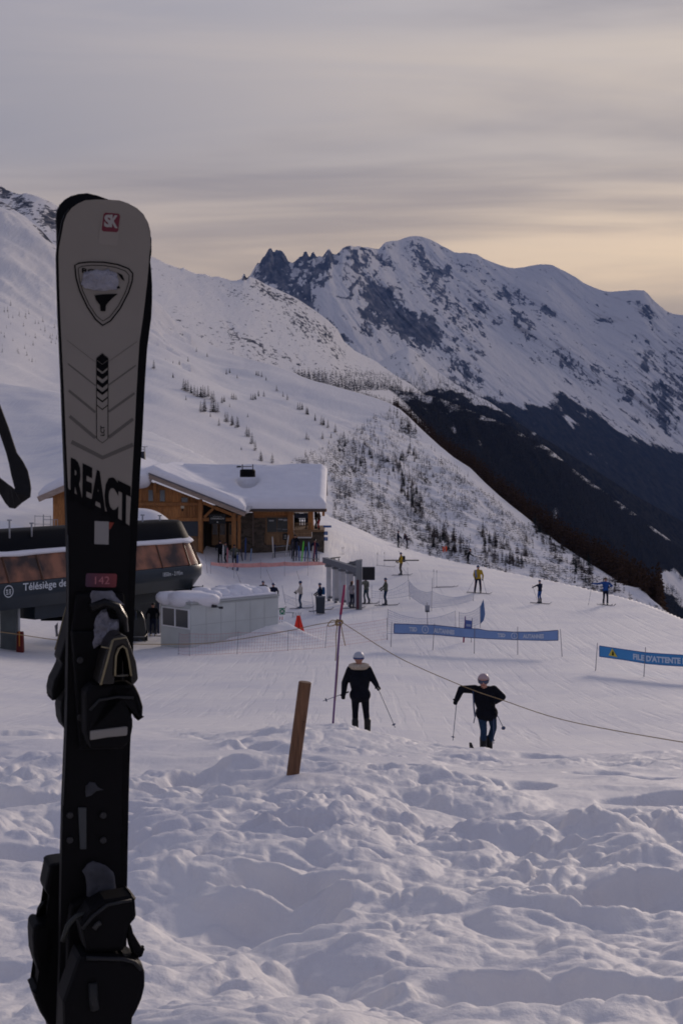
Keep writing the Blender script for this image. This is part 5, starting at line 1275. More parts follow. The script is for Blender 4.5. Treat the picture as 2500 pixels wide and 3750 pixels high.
def flesh(name, prims, mats, voxel, parent, smooth_it=3):
    """one continuous surface from tapered limbs: joined by a voxel remesh, coloured by the nearest limb"""
    mb = MB()
    for (p1, p2, r1, r2, mi) in prims: mb.add(*capsule(p1, p2, r1, r2))
    me = bpy.data.meshes.new('tmp'); me.from_pydata([tuple(v) for v in mb.v], [], mb.f)
    bm = bmesh.new(); bm.from_mesh(me); bmesh.ops.recalc_face_normals(bm, faces=bm.faces); bm.to_mesh(me); bm.free()
    ob = bpy.data.objects.new('tmp', me); COL.objects.link(ob)
    mo = ob.modifiers.new('r', 'REMESH'); mo.mode = 'VOXEL'; mo.voxel_size = voxel; mo.use_smooth_shade = True
    if smooth_it: ms_ = ob.modifiers.new('s', 'SMOOTH'); ms_.factor = .5; ms_.iterations = smooth_it
    bpy.context.view_layer.update()
    out = bpy.data.meshes.new_from_object(ob.evaluated_get(bpy.context.evaluated_depsgraph_get()))
    bpy.data.objects.remove(ob); bpy.data.meshes.remove(me)
    C_ = np.zeros(len(out.polygons) * 3); out.polygons.foreach_get('center', C_); C_ = C_.reshape(-1, 3)
    best = np.full(len(C_), 1e9); mi_ = np.zeros(len(C_), int)
    for (p1, p2, r1, r2, mi) in prims:
        a = np.array(p1); b = np.array(p2); ab = b - a; l2 = max(ab @ ab, 1e-9)
        t = np.clip(((C_ - a) @ ab) / l2, 0, 1); dd = np.linalg.norm(C_ - (a + t[:, None] * ab), axis=1) - (r1 + (r2 - r1) * t)
        m_ = dd < best; best[m_] = dd[m_]; mi_[m_] = mi
    out.materials.clear()
    for m in mats: out.materials.append(m)
    out.polygons.foreach_set('material_index', mi_.astype(np.int32)); out.polygons.foreach_set('use_smooth', np.ones(len(mi_), bool))
    o = bpy.data.objects.new(name, out); COL.objects.link(o)
    if parent: o.parent = parent; o.location = -Vector(parent.location)
    return o
skin = mat('skin', (.42, .22, .16), .6)
def cloth(name, col): return mat('cloth_' + name, col, .85, .22, 5, .9, 14, spec=.15)
def hand_prims(h, dirv, mi, s=1.0, curl=.5, side=None):
    """palm, four curled fingers and a thumb; dirv points from the wrist to the knuckles"""
    d = Vector(dirv).normalized(); x = d.cross(Vector((0, 1, 0)))
    if x.length < .1: x = d.cross(Vector((1, 0, 0)))
    x.normalize(); n = d.cross(x); h = Vector(h); out = [(h, h + d * .07 * s, .036 * s, .038 * s, mi)]
    for k, ln in enumerate((.062, .072, .068, .052)):
        b = h + d * .078 * s + x * (k - 1.5) * .019 * s; m1 = b + (d * .6 + n * .6) * ln * .5 * s; m2 = m1 + (n * 1.0 - d * curl) * ln * .45 * s
        out += [(b, m1, .0115 * s, .011 * s, mi), (m1, m2, .011 * s, .009 * s, mi)]
    t = h + d * .02 * s - x * .03 * s; out.append((t, t + (-x * .6 + d * .5 + n * .5) * .05 * s, .014 * s, .011 * s, mi))
    return out
def person(foot, label, jk, tr, boots, glove, head='back', lean=(0, 0), J=None, H=1.72, voxel=.028, helmet=None, group=None, hair=None, extras=(), goggles=None, bulky=1.0, collar=None, face_dir=None):
    """foot: ground point between the feet; J overrides joints, in metres from foot (x right in the photo, y away, z up)"""
    s = H / 1.72; foot = Vector(foot)
    fd = {'back': Vector((0, 1, 0)), 'front': Vector((0, -1, 0)), 'left': Vector((-1, -.15, 0)), 'right': Vector((1, -.15, 0)), 'fl': Vector((-.7, -.7, 0)), 'fr': Vector((.7, -.7, 0)), 'bl': Vector((-.7, .7, 0)), 'br': Vector((.7, .7, 0))}[head].normalized()
    if face_dir: fd = Vector(face_dir).normalized()
    sd = Vector((fd.y, -fd.x, 0))                         # the person's right hand side
    lx, ly = lean; ln = Vector((lx, ly, 0))
    j = dict(hips=Vector((0, 0, .93)) * s + ln * .25, chest=Vector((0, 0, 1.26)) * s + ln * .75, neck=Vector((0, 0, 1.44)) * s + ln, head=Vector((0, 0, 1.58)) * s + ln * 1.15 + fd * .02,
             rsh=Vector((0, 0, 1.38)) * s + ln + sd * .19 * s, lsh=Vector((0, 0, 1.38)) * s + ln - sd * .19 * s)
    j['rh'] = j['rsh'] + (sd * .12 + fd * .28 - Vector((0, 0, .38))) * s; j['lh'] = j['lsh'] + (-sd * .12 + fd * .28 - Vector((0, 0, .38))) * s
    j['ra'] = sd * .12 * s + Vector((0, 0, .10)); j['la'] = -sd * .12 * s + Vector((0, 0, .10))
    for k, v in (J or {}).items(): j[k] = Vector(v)
    if 're' not in j: j['re'] = (j['rsh'] + j['rh']) / 2 + (sd * .07 - fd * .06 - Vector((0, 0, .04))) * s
    if 'le' not in j: j['le'] = (j['lsh'] + j['lh']) / 2 + (-sd * .07 - fd * .06 - Vector((0, 0, .04))) * s
    hip = j['hips']; j['rhip'] = hip + sd * .095 * s - Vector((0, 0, .02)); j['lhip'] = hip - sd * .095 * s - Vector((0, 0, .02))
    if 'rk' not in j: j['rk'] = (j['rhip'] + j['ra']) / 2 + fd * .07 * s + Vector((0, 0, .02))
    if 'lk' not in j: j['lk'] = (j['lhip'] + j['la']) / 2 + fd * .07 * s + Vector((0, 0, .02))
    q = {k: foot + v for k, v in j.items()}; b = bulky; U = Vector((0, 0, 1))
    up = (q['neck'] - q['hips']).normalized(); pr = []
    pr += [(q['rhip'], q['rk'], .092 * s, .066 * s, 1), (q['rk'], q['ra'] + U * .12, .066 * s, .060 * s, 1), (q['lhip'], q['lk'], .092 * s, .066 * s, 1), (q['lk'], q['la'] + U * .12, .066 * s, .060 * s, 1)]
    pr += [(q['hips'] - sd * .05 * s, q['hips'] + sd * .05 * s, .125 * s, .125 * s, 1)]
    pr += [(q['hips'] + up * .10 - sd * .035 * s, q['chest'] - sd * .070 * s, .112 * s * b, .128 * s * b, 0), (q['hips'] + up * .10 + sd * .035 * s, q['chest'] + sd * .070 * s, .112 * s * b, .128 * s * b, 0),
           (q['hips'] + up * .02 - sd * .06 * s, q['hips'] + up * .02 + sd * .06 * s, .130 * s * b, .130 * s * b, 0),
           (q['chest'], q['neck'], .130 * s * b, .070 * s, 0), (q['rsh'] - U * .02, q['neck'] - U * .03, .070 * s * b, .070 * s * b, 0), (q['lsh'] - U * .02, q['neck'] - U * .03, .070 * s * b, .070 * s * b, 0)]
    pr += [(q['neck'], q['head'], .055 * s, .06 * s, 3)]
    hd = q['head']; pr += [(hd + U * .03 * s, hd - U * .025 * s + fd * .01, .098 * s, .078 * s, 3), (hd - U * .07 * s + fd * .035 * s, hd - U * .06 * s + fd * .05 * s, .048 * s, .035 * s, 3)]
    if voxel < .02:   # face: nose, brow, lips, ears
        pr += [(hd + fd * .088 * s + U * .01 * s, hd + fd * .107 * s - U * .018 * s, .012 * s, .017 * s, 3), (hd + fd * .085 * s + sd * .03 + U * .025, hd + fd * .085 * s - sd * .03 + U * .025, .016 * s, .016 * s, 3),
               (hd + fd * .082 * s - U * .055 * s + sd * .016, hd + fd * .082 * s - U * .055 * s - sd * .016, .012 * s, .012 * s, 5), (hd + sd * .088 * s, hd + sd * .092 * s - U * .02, .018, .014, 3), (hd - sd * .088 * s, hd - sd * .092 * s - U * .02, .018, .014, 3)]
    for a in 'rl':
        sh, el, hh = q[a + 'sh'], q[a + 'e'], q[a + 'h']
        pr += [(sh, el, .072 * s * b, .058 * s * b, 0), (el, hh, .058 * s * b, .044 * s * b, 0)]
        pr += hand_prims(hh, (hh - el), 2, 1.15 * s)
        an = q[a + 'a']; kn = q[a + 'k']
        pr += [(an + U * .0, an + U * .20, .066 * s, .072 * s, 4), (an - U * .04 - fd * .05 * s, an - U * .045 + fd * .17 * s, .055 * s, .048 * s, 4)]
    e = empty('person', foot, label, 'person', group)
    flesh('body', pr, [jk, tr, glove, skin, boots, mat('lips', (.30, .10, .09), .6)], voxel, e)
    if helmet:
        mb = MB(); rows = []
        for i in range(8):
            th_ = math.radians(2 + i * 14.5); row = []
            for k in range(16):
                ph = 2 * math.pi * k / 16; d = Vector((math.cos(ph) * math.sin(th_), math.sin(ph) * math.sin(th_), math.cos(th_)))
                low = 1 if d.dot(fd) < .25 or th_ < 1.35 else .86
                row.append(hd + U * .035 * s + d * .110 * s * low + (fd * .0 if th_ < 1.4 else U * .01))
            rows.append(row)
        mb.grid(rows, closed=True); mb.build('helmet', helmet, e, True)
    if goggles:
        mb = MB(); rows = []
        for dz in (.035, .02, -.01, -.03):
            rows.append([hd + U * dz * s + (fd * math.cos(a) + sd * math.sin(a)) * (.108 if abs(dz) < .025 else .100) * s for a in np.linspace(-1.25, 1.25, 12)])
        mb.grid(rows); mb.build('goggles', goggles, e, True)
        mb = MB(); mb.grid([[hd + U * dz * s + (fd * math.cos(a) + sd * math.sin(a)) * .114 * s for a in np.linspace(1.2, 5.08, 18)] for dz in (.03, .0)]); mb.build('goggle_strap', goggles, e, True)
    if hair:
        mb = MB(); mb.add(*capsule(hd - fd * .05 * s, hd - fd * .085 * s - U * .17 * s, .075 * s, .05 * s)); mb.build('hair', hair, e, True)
    if collar:
        mb = MB(); rows = []
        for i in range(9):
            row = []
            for k in range(22):
                a = 2 * math.pi * k / 22; w_ = 2 * math.pi * i / 8; rr_ = .108 + .048 * math.cos(w_) + .012 * float(vnoise(np.array(k * 1.7), np.array(i * 1.3), 3))
                row.append(q['neck'] + U * (.045 + .06 * math.sin(w_)) + (fd * math.cos(a) + sd * math.sin(a) * 1.35) * rr_)
            rows.append(row)
        mb.grid(rows, closed=True); mb.build('fur_collar', collar, e, True)
    for ex in extras:
        if ex[0] == 'backpack':
            c = (q['chest'] + q['hips']) / 2 + U * .12 - fd * .21 * s; R = Matrix(((sd.x, fd.x, 0), (sd.y, fd.y, 0), (0, 0, 1)))
            mb = MB(); mb.box(c, (.30 * s, .18 * s, .46 * s), R, 0, .86); mb.build('backpack', ex[1], e, True, .045)
            for sg2 in (-1, 1):
                mb = MB(); mb.tube([q['chest'] + sd * sg2 * .11 + U * .13 - fd * .12, q['chest'] + sd * sg2 * .12 + U * .16, q['chest'] + sd * sg2 * .12 + fd * .145 + U * .02, q['chest'] + sd * sg2 * .13 + fd * .10 - U * .2], .018, 5); mb.build('shoulder_strap', ex[1], e, True)
        if ex[0] == 'stripe':
            mb = MB(); 
            for a in 'rl': mb.tube([q[a + 'hip'] + sd * (.095 if a == 'r' else -.095), q[a + 'k'] + sd * (.07 if a == 'r' else -.07), q[a + 'a'] + sd * (.066 if a == 'r' else -.066) + U * .15], .014, 5); mb.build('trouser_stripe', ex[1], e, True); mb = MB()
    return e, q, fd, sd
pole_m = mat('pole_grey_blue', (.07, .09, .16), .45); grip_m = black
def ski_pole(hand, tip, label, near=False, group=None, m=None):
    hand = Vector(hand); tip = Vector(tip); d = (tip - hand).normalized()
    r = .008 if near else .009
    e = empty('ski_pole', tip, label, 'ski pole', group)
    mm = MB(); mm.tube([hand, tip], [r, r * .75], 7); mm.build('shaft', m or pole_m, e, True)
    mm = MB(); mm.tube([hand - d * .12, hand - d * .08, hand + d * .06], [.017, .015, .013], 7); mm.build('grip', grip_m, e, True)
    mm = MB(); c = tip - d * .07; mm.tube([c - d * .012, c, c + d * .012], [.012, .042, .014], 9); mm.build('basket', m or pole_m, e, True)
    return e
def ski_on_snow(c, dirv, label, m, L_=1.6, group=None, w=.085, z_off=.012, arch=True):
    d = Vector((dirv[0], dirv[1], 0)).normalized(); n = Vector((d.y, -d.x, 0)); rows = []; c = Vector(c)
    for t in np.linspace(-.45, .55, 15):
        p = c + d * t * L_; z = gz(p.x, p.y) + z_off; k = abs(t - .05) / .5
        ww = w / 2 * (.72 + .35 * k ** 2) * (1 if t < .5 else .5); z += .11 * max(0, (t - .44) / .11) ** 2
        rows.append([Vector((p.x, p.y, z)) + n * ww * s2 + Vector((0, 0, h)) for s2, h in ((-1, 0), (-1, .014), (1, .014), (1, 0))])
    mm = MB(); mm.grid(rows, closed=True); mm.add(rows[0], [(0, 1, 2, 3)]); mm.add(rows[-1], [(3, 2, 1, 0)])
    o = mm.build('ski', m, None, False); tag(o, label, 'ski', group); return o
navy = cloth('navy', (.010, .014, .035)); blk = cloth('black', (.005, .006, .011)); jean = cloth('blue_trousers', (.020, .042, .085)); cream = cloth('cream', (.52, .47, .40)); yel = cloth('yellow', (.42, .27, .03)); royal = cloth('royal_blue', (.02, .07, .25))
olive = cloth('olive', (.10, .11, .085)); greyc = cloth('grey', (.10, .11, .12)); redc = cloth('red', (.30, .02, .025)); brown = cloth('brown', (.06, .045, .035)); bootg = mat('boot_grey', (.05, .055, .07), .4); bootk = mat('boot_black', (.01, .01, .012), .4); glk = cloth('glove_black', (.008, .008, .01)); hblue = mat('helmet_blue', (.02, .05, .13), .3); hnavy = mat('helmet_navy', (.012, .02, .05), .35); hblk = mat('helmet_black', (.008, .008, .01), .35)
hwhite = mat('helmet_white', (.40, .42, .48), .35); hpink = mat('helmet_pink', (.42, .31, .32), .4); gog = mat('goggle_lens', (.02, .03, .08), .15, spec=.8); gstrap = mat('goggle_strap_blue', (.03, .05, .16), .6)
fur = mat('pale_fur', (.45, .38, .30), .95, .25, 30, 1.0, 60)

# skier with the fur collar, seen from behind
dA = 28.7; mA = dA / F; fA = Vector((P(1321, 2690, dA).x, dA, gz(P(1321, 2690, dA).x, dA)))
def rel(px, py, d, f, dy=0): return P(px, py, d + dy) - f
JA = dict(head=rel(1313, 2412, dA, fA), neck=rel(1314, 2448, dA, fA), chest=rel(1316, 2482, dA, fA), hips=rel(1318, 2548, dA, fA), lsh=rel(1283, 2452, dA, fA), rsh=rel(1346, 2452, dA, fA),
          le=rel(1262, 2500, dA, fA, .04), lh=rel(1258, 2540, dA, fA, -.05), re=rel(1364, 2484, dA, fA, -.02), rh=rel(1378, 2508, dA, fA, .0), la=rel(1300, 2676, dA, fA), ra=rel(1345, 2676, dA, fA))
e, q, _, _ = person(fA, 'skier in black with fur collar and white helmet, back turned, beside the purple pole', blk, blk, bootk, glk, 'back', J=JA, voxel=.014, helmet=hwhite, goggles=gstrap, collar=fur, bulky=1.22)
ski_pole(q['lh'], P(1183, 2567, dA - .3), 'ski pole held out low to the left by the skier with the fur collar', True)
ski_pole(q['rh'], P(1446, 2664, dA - .6), 'ski pole planted at the right of the skier with the fur collar', True)
for sgn, x_ in (('left', -.14), ('right', .14)): ski_on_snow((fA.x + x_, dA, 0), (.1, 1), '%s ski under the skier with the fur collar, half hidden by the snow crest' % sgn, bootk)
# skier leaning on a pole, facing us
dB = 26.8; fB = Vector((P(1778, 2752, dB).x, dB, gz(P(1778, 2752, dB).x, dB)))
JB = dict(head=rel(1769, 2494, dB, fB, -.22), neck=rel(1771, 2520, dB, fB, -.12), chest=rel(1772, 2552, dB, fB, -.06), hips=rel(1781, 2614, dB, fB), rsh=rel(1738, 2524, dB, fB, -.10), lsh=rel(1806, 2526, dB, fB, -.06),
          re=rel(1688, 2524, dB, fB, -.15), rh=rel(1672, 2560, dB, fB, -.25), le=rel(1838, 2552, dB, fB, -.05), lh=rel(1812, 2570, dB, fB, -.2), ra=rel(1768, 2740, dB, fB), la=rel(1790, 2742, dB, fB, .1),
          rk=rel(1770, 2676, dB, fB, -.05), lk=rel(1806, 2664, dB, fB, .05))
e, q, fd, sd = person(fB, 'skier with pale pink helmet facing us, bent over and leaning on a pole', blk, jean, bootk, glk, 'front', J=JB, voxel=.014, helmet=hpink, goggles=gog, hair=mat('dark_hair', (.02, .014, .01), .7), bulky=1.20, face_dir=(-.12, -1, -.12))
ski_pole(q['rh'], P(1657, 2712, dB - .3), 'upright ski pole the bent skier leans on with the near arm', True)
ski_pole(P(1806, 2612, dB - .1), P(1806, 2724, dB - .15), 'ski pole standing close beside the bent skier\'s legs', True)
ski_pole(P(1816, 2612, dB - .2), P(1845, 2672, dB + .3), 'short angled ski pole behind the bent skier\'s hip', True)
mm = MB(); mm.tube([P(1731, 2530, dB - .2), P(1734, 2590, dB - .22), P(1738, 2624, dB - .22)], .016, 6); mm.tube([P(1738, 2624, dB - .22), P(1733, 2648, dB - .2)], .01, 5); mm.build('hanging_strap', mat('strap_blue', (.02, .04, .10), .7), e, True)
for sgn, x_ in (('left', -.12), ('right', .14)): ski_on_snow((fB.x + x_, dB, 0), (-.3, -1), '%s ski under the bent skier, half sunk behind the crest' % sgn, bootk)

# smaller figures on the plateau
def small(px, py, label, jk, tr, head='front', helm=hnavy, H=1.72, poles=None, skis=True, ski_dir=None, voxel=.03, lean=(0, 0), J=None, boots=bootg, short=None, extras=(), skm=None, goggles=None, dmin=22, foot=None, hair=None):
    f = foot or gp(px, py, dmin); e, q, fd, sd = person(f, label, jk, tr, boots, glk, head, lean, J, H, voxel, helm, None, hair, extras, goggles)
    short = short or label
    for k, (hk, off) in enumerate(poles or []):
        hh = q[hk]; tp = f + Vector(off); tp.z = gz(tp.x, tp.y) if off[2] == 0 else f.z + off[2]
        ski_pole(hh, tp, ('ski pole in the right hand of the ' if hk == 'rh' else 'ski pole in the left hand of the ') + short)
    if skis:
        dd = ski_dir or (fd.x, fd.y); nn = Vector((dd[1], -dd[0], 0)).normalized()
        for sg2, nm in ((-1, 'left'), (1, 'right')):
            c = f + nn * sg2 * .12; ski_on_snow(c, dd, '%s ski under the %s' % (nm, short), skm or mat('ski_slate', (.05, .05, .07), .5), 1.55 * H / 1.72)
    return e, q, f
small(1101, 2228, 'skier in cream jacket and blue trousers standing left of the dark bin', cream, jean, 'left', hblue, 1.72, [('rh', (-.25, -.1, 0))], True, (1, -.2), short='skier in the cream jacket', goggles=gog)
small(1172, 2236, 'skier in navy jacket with blue rucksack standing behind the dark bin', navy, navy, 'left', hblue, 1.68, [('lh', (-.25, -.2, 0))], True, (1, .1), short='skier behind the bin', extras=[('backpack', cloth('rucksack_blue', (.03, .10, .22)))])
small(1341, 2212, 'skier in patterned jacket and teal trousers under the black screen', mat('camouflage_cloth', (.14, .15, .13), .85, .75, 14), cloth('teal', (.02, .05, .07)), 'fl', hblk, 1.74, [('lh', (.35, 0, 0))], True, (1, .3), lean=(-.04, 0), short='skier under the black screen', J=dict(la=(.17, 0, .1), ra=(-.10, 0, .1)))
small(1412, 2217, 'skier in olive jacket and blue helmet resting on two poles', olive, jean, 'left', hblue, 1.72, [('rh', (-.42, -.1, 0)), ('lh', (-.22, .1, 0))], True, (1, -.05), short='skier in the olive jacket')
small(1288, 2228, 'skier with navy trousers half hidden behind the ticket gate pillars', cloth('mauve_grey', (.30, .27, .28)), navy, 'br', None, 1.70, [], True, (1, .3), short='skier behind the gate pillars', hair=mat('dark_hair2', (.03, .02, .015), .8))
e, q, f = small(1468, 2106, 'skier in yellow jacket with black rucksack, skis held level at the hip', yel, brown, 'left', hblue, 1.74, [('rh', (.55, .2, 0))], True, (1, -.25), short='skier in yellow with the rucksack', extras=[('backpack', blk)])
mm = MB(); c = q['chest'] - Vector((0, .12, .14)); mm.box(c, (2.75 * .98, .04, .10)); o = mm.build('ski', mat('ski_carried', (.13, .12, .12), .5), None, False, .015); tag(o, 'pale ski held level across the body of the yellow skier with rucksack', 'ski')
small(1457, 2006, 'left one of two dark skiers standing together on the far crest', navy, blk, 'right', hnavy, 1.74, [('rh', (.3, 0, 0))], True, (1, .05), short='left skier on the far crest')
small(1489, 2007, 'right one of two dark skiers on the far crest, leaning forward with a rucksack', cloth('plum', (.05, .03, .045)), navy, 'right', hblk, 1.68, [('rh', (.35, 0, 0))], True, (1, .05), lean=(-.12, 0), short='right skier on the far crest', extras=[('backpack', navy)], J=dict(head=(-.22, 0, 1.46)))
e, q, f = small(1749, 2172, 'tall skier in yellow and pale blue jacket with red striped trousers', yel, navy, 'front', hblue, 1.86, [('rh', (-.75, -.1, 0)), ('lh', (.55, -.1, 0))], True, (1, -.3), short='tall skier in yellow', extras=[('stripe', redc)], J=dict(lh=(.30, -.1, .95), rh=(-.22, -.15, 1.0), ra=(-.20, 0, .1), la=(.17, 0, .1)))
mm = MB(); mm.add(*capsule(q['rsh'] + Vector((.03, -.06, 0)), q['hips'] + Vector((-.12, -.09, .1)), .07, .075)); mm.build('pale_jacket_panel', cloth('pale_blue', (.18, .22, .30)), e, True)
small(1975, 2210, 'child in navy jacket and blue trousers alone on the open piste', navy, royal, 'bl', hblue, 1.50, [('lh', (-.12, -.1, 0))], True, (1, -.3), short='child in the navy jacket', J=dict(lh=(-.42, .1, 1.02), le=(-.34, .0, 1.08)))
small(2215, 2216, 'skier in bright blue suit with one arm out and one hand on hip', royal, navy, 'front', mat('helmet_brown', (.07, .05, .04), .5), 1.76, [('rh', (-1.10, -.1, 0))], True, (.5, -1), short='skier in the bright blue suit', J=dict(rh=(-.85, -.05, 1.38), re=(-.55, 0, 1.34), lh=(.24, -.05, 1.15), le=(.42, 0, 1.22)))
small(1712, 2058, 'crouching figure in black just behind the rim of the plateau', blk, blk, 'right', hblk, 1.70, [], False, J=dict(hips=(0, 0, .62), chest=(.10, 0, .98), neck=(.16, 0, 1.14), head=(.22, 0, 1.28), rsh=(.14, -.19, 1.1), lsh=(.14, .19, 1.1), rh=(.45, -.2, .75), lh=(.5, .2, .75)))
small(562, 2372, 'dark figure standing at the edge of the operator shelter', blk, navy, 'front', hblk, 1.78, [], True, (1, -.4), short='figure by the operator shelter', foot=(lambda v: Vector((v.x, v.y, gz(v.x, v.y))))(P(562, 2372, 74.6)))
small(487, 2372, 'person in black crouched in front of the operator shelter', blk, blk, 'left', mat('helmet_dull_orange', (.12, .05, .03), .5), 1.6, [], True, (1, -.3), short='crouched person by the shelter', foot=(lambda v: Vector((v.x, v.y, gz(v.x, v.y))))(P(487, 2372, 73.6)), J=dict(hips=(0, 0, .5), chest=(-.05, 0, .85), neck=(-.08, 0, 1.0), head=(-.1, 0, 1.14), rsh=(-.06, -.19, .96), lsh=(-.06, .19, .96), rh=(-.35, -.15, .7), lh=(-.3, .15, .7)))
for px, py, lab, sh in [(964, 2222, 'left one of two helmeted skiers seen only over the roof of the grey cabin', 'left skier behind the cabin'), (1001, 2232, 'right one of two helmeted skiers seen only over the roof of the grey cabin', 'right skier behind the cabin')]:
    small(px, py, lab, navy, navy, 'front', hblue, 1.66, [], True, (1, .2), short=sh)
# people at the restaurant
def stand(px, pyfoot, Y, label, jk, tr, head='front', H=1.72, helm=None, z=None, **k):
    c = P(px, pyfoot, Y); f = Vector((c.x, Y, z if z is not None else c.z)); person(f, label, jk, tr, bootk, glk, head, H=H, voxel=.035, helmet=helm, **k)
zd = P(1100, 1940, Yw - .3).z
stand(1126, 1940, Yw + .6, 'dark clad person standing on the terrace beneath the lintel', blk, navy, 'bl', z=zd, H=1.76, helm=hblk)
stand(1168, 1945, Yw + .0, 'person in red trousers at the corner of the terrace', brown, redc, 'left', z=P(1168, 1946, Yw + .0).z, H=1.72, helm=mat('helmet_cream', (.5, .46, .42), .5))
stand(1156, 1942, Yw + 1.2, 'person in black on the terrace left of the red trousers', blk, brown, 'right', z=zd, H=1.70, helm=hblk)
stand(1084, 1940, Yw + 1.8, 'seated looking dark figure at the left end of the terrace', cloth('rust', (.10, .04, .02)), blk, 'front', z=zd, H=1.5)
for px, jk, lab, hd_ in [(806, blk, 'left person in dark clothes before the restaurant entrance', 'back'), (827, greyc, 'person in dark grey stooping at the restaurant entrance', 'left'), (858, olive, 'right person in olive green by the entrance post', 'back')]:
    y_ = 106.4; c = P(px, 2000, y_); person(Vector((c.x, y_, gz(c.x, y_))), lab, jk, blk, bootk, glk, hd_, H=1.70, voxel=.035, helmet=hblk)
for px, jk, lab in [(1081, blk, 'person in black among the ski racks at the left'), (1153, navy, 'person in navy stepping out right of the ski racks')]:
    y_ = 109.0 if px < 1100 else 108.0; c = P(px, 2050, y_); person(Vector((c.x, y_, gz(c.x, y_))), lab, jk, royal if px > 1100 else blk, bootk, glk, 'front', H=1.7, voxel=.035, helmet=hblk)
c = P(1245, 2120, 100.0); person(Vector((c.x, 100.0, gz(c.x, 100.0))), 'skier with blue helmet seen only above the beam of the ticket gate', navy, navy, bootk, glk, 'front', H=1.72, voxel=.035, helmet=hblue)
# ------------------------------------------------------------------ rope line on the purple pole
purp = mat('purple_pole', (.15, .07, .20), .45); mag = mat('magenta_pole', (.30, .03, .10), .45); ropem = mat('tan_rope', (.26, .18, .09), .85, .2, 80)
dP = 22.0; pbase = P(1213, 2690, dP); ptop = P(1262, 2142, dP); pmid = P(1247, 2250, dP)
e = empty('slalom_pole', pbase, 'tall leaning purple pole with a magenta top that carries the rope', 'pole')
m = MB(); m.tube([pbase - Vector((0, 0, .2)), pmid], [.017, .017], 8); m.build('shaft', purp, e, True)
m = MB(); m.tube([pmid, ptop], [.021, .019], 8); m.build('sleeve', mag, e, True)
def smooth_path(pts, n=12):
    out = []
    for i in range(len(pts) - 1):
        p0 = pts[max(i - 1, 0)]; p1 = pts[i]; p2 = pts[i + 1]; p3 = pts[min(i + 2, len(pts) - 1)]
        for k in range(n):
            t = k / n; out.append(.5 * ((2 * p1) + (p2 - p0) * t + (2 * p0 - 5 * p1 + 4 * p2 - p3) * t * t + (3 * p1 - p0 - 3 * p2 + p3) * t ** 3))
    out.append(pts[-1]); return out
def rope(name, pts, r, label, cat='rope', mm_=None, parent=None):
    m = MB(); m.tube(smooth_path([P(*p) for p in pts]), r, 6); o = m.build(name, mm_ or ropem, parent, True)
    if not parent: tag(o, label, cat)
    return o
rope('rope', [(-250, 2290, 20.5), (0, 2314, 20.8), (196, 2342, 21), (350, 2355, 21), (482, 2359, 21), (700, 2358, 21.2), (850, 2345, 21.4), (1050, 2311, 21.7), (1160, 2287, 21.9), (1236, 2276, 21.97)], .0062, 'thin tan rope running left from the purple pole past the grey cabin')
rope('rope', [(1246, 2274, 21.97), (1300, 2310, 21.8), (1467, 2412, 21), (1690, 2511, 20), (1833, 2562, 19), (2073, 2639, 18), (2500, 2718, 16), (2900, 2770, 14.5)], .0062, 'thin tan rope sagging right from the purple pole across the bent skier')
k_ = empty('rope_knot', P(1240, 2276, 21.95), 'tangle of knotted rope with loose ends on the purple pole', 'rope')
for nm, pts, r in [('coil', [(1228, 2280, 21.93), (1250, 2272, 21.93), (1252, 2284, 21.97), (1230, 2288, 21.97), (1234, 2270, 21.93), (1252, 2278, 21.93)], .012), ('loop', [(1240, 2276, 21.94), (1215, 2272, 21.8), (1200, 2290, 21.8), (1215, 2292, 21.85), (1240, 2280, 21.94)], .008),
                   ('loose_end', [(1236, 2284, 21.93), (1230, 2330, 21.9), (1231, 2380, 21.9), (1228, 2420, 21.9)], .007), ('loose_end', [(1248, 2286, 21.93), (1256, 2330, 21.9), (1264, 2365, 21.9)], .007), ('loose_end', [(1240, 2400, 21.95), (1235, 2480, 21.93), (1228, 2565, 21.93)], .006)]:
    rope(nm, pts, r, None, parent=k_)

# ------------------------------------------------------------------ ticket gates
zG = P(1314, 2230, 85).z
near_p = Vector((P(1314, 2230, 85).x, 85, gz(P(1314, 2230, 85).x, 85))); far_p = Vector((P(1195, 2190, 92.5).x, 92.5, gz(P(1195, 2190, 92.5).x, 92.5)))
gate = empty('ticket_gate', near_p, 'row of grey metal ticket gate pillars under a slanting beam', 'turnstile')
gm = mat('gate_grey', (.46, .46, .48), .5, .1, 2); gd = mat('gate_dark_grey', (.12, .13, .15), .5)
zb_ = P(1304, 2090, 85).z
m = MB(); m.beam(Vector((near_p.x, 85, zb_)), Vector((far_p.x - .1, 92.6, zb_ + .02)), .34, .36); m.build('cross_beam', gd, gate, False, .02)
for k, t in enumerate([.05, .27, .49, .70, .92]):
    c = near_p.lerp(far_p, t); g_ = gz(c.x, c.y); m = MB(); R = Matrix.Rotation(.45, 3, 'Z')
    m.box((c.x, c.y, (g_ + .12 + zb_ - .1) / 2), (.36 if 0 < k < 4 else .24, .30, zb_ - .1 - g_ - .12), R); pl = m.build('gate_pillar', gm, gate, False, .03)
    m = MB(); m.box((c.x, c.y - .02, zb_ - .28), (.40, .36, .16), R); m.build('pillar_collar', gd, pl)
    m = MB(); m.box((c.x + .1, c.y - .2, g_ + .25), (.32, .2, .12)); m.build('turnstile_arm', gd, pl)
    m = MB(); m.box((c.x, c.y, g_ + .06), (.2, .2, .14)); m.build('foot', gd, pl)
m = MB(); m.box((near_p.x, 85, (zG - .1 + P(1314, 2050, 85).z) / 2), (.36, .4, P(1314, 2050, 85).z - zG + .1)); m.build('main_post', mat('post_grey', (.22, .23, .24), .5), gate, False, .03)
m = MB(); m.box((near_p.x - .08, 84.78, zG + .9), (.17, .06, 1.75)); m.build('dark_red_panel', mat('gate_dark_red', (.10, .035, .045), .6), gate)
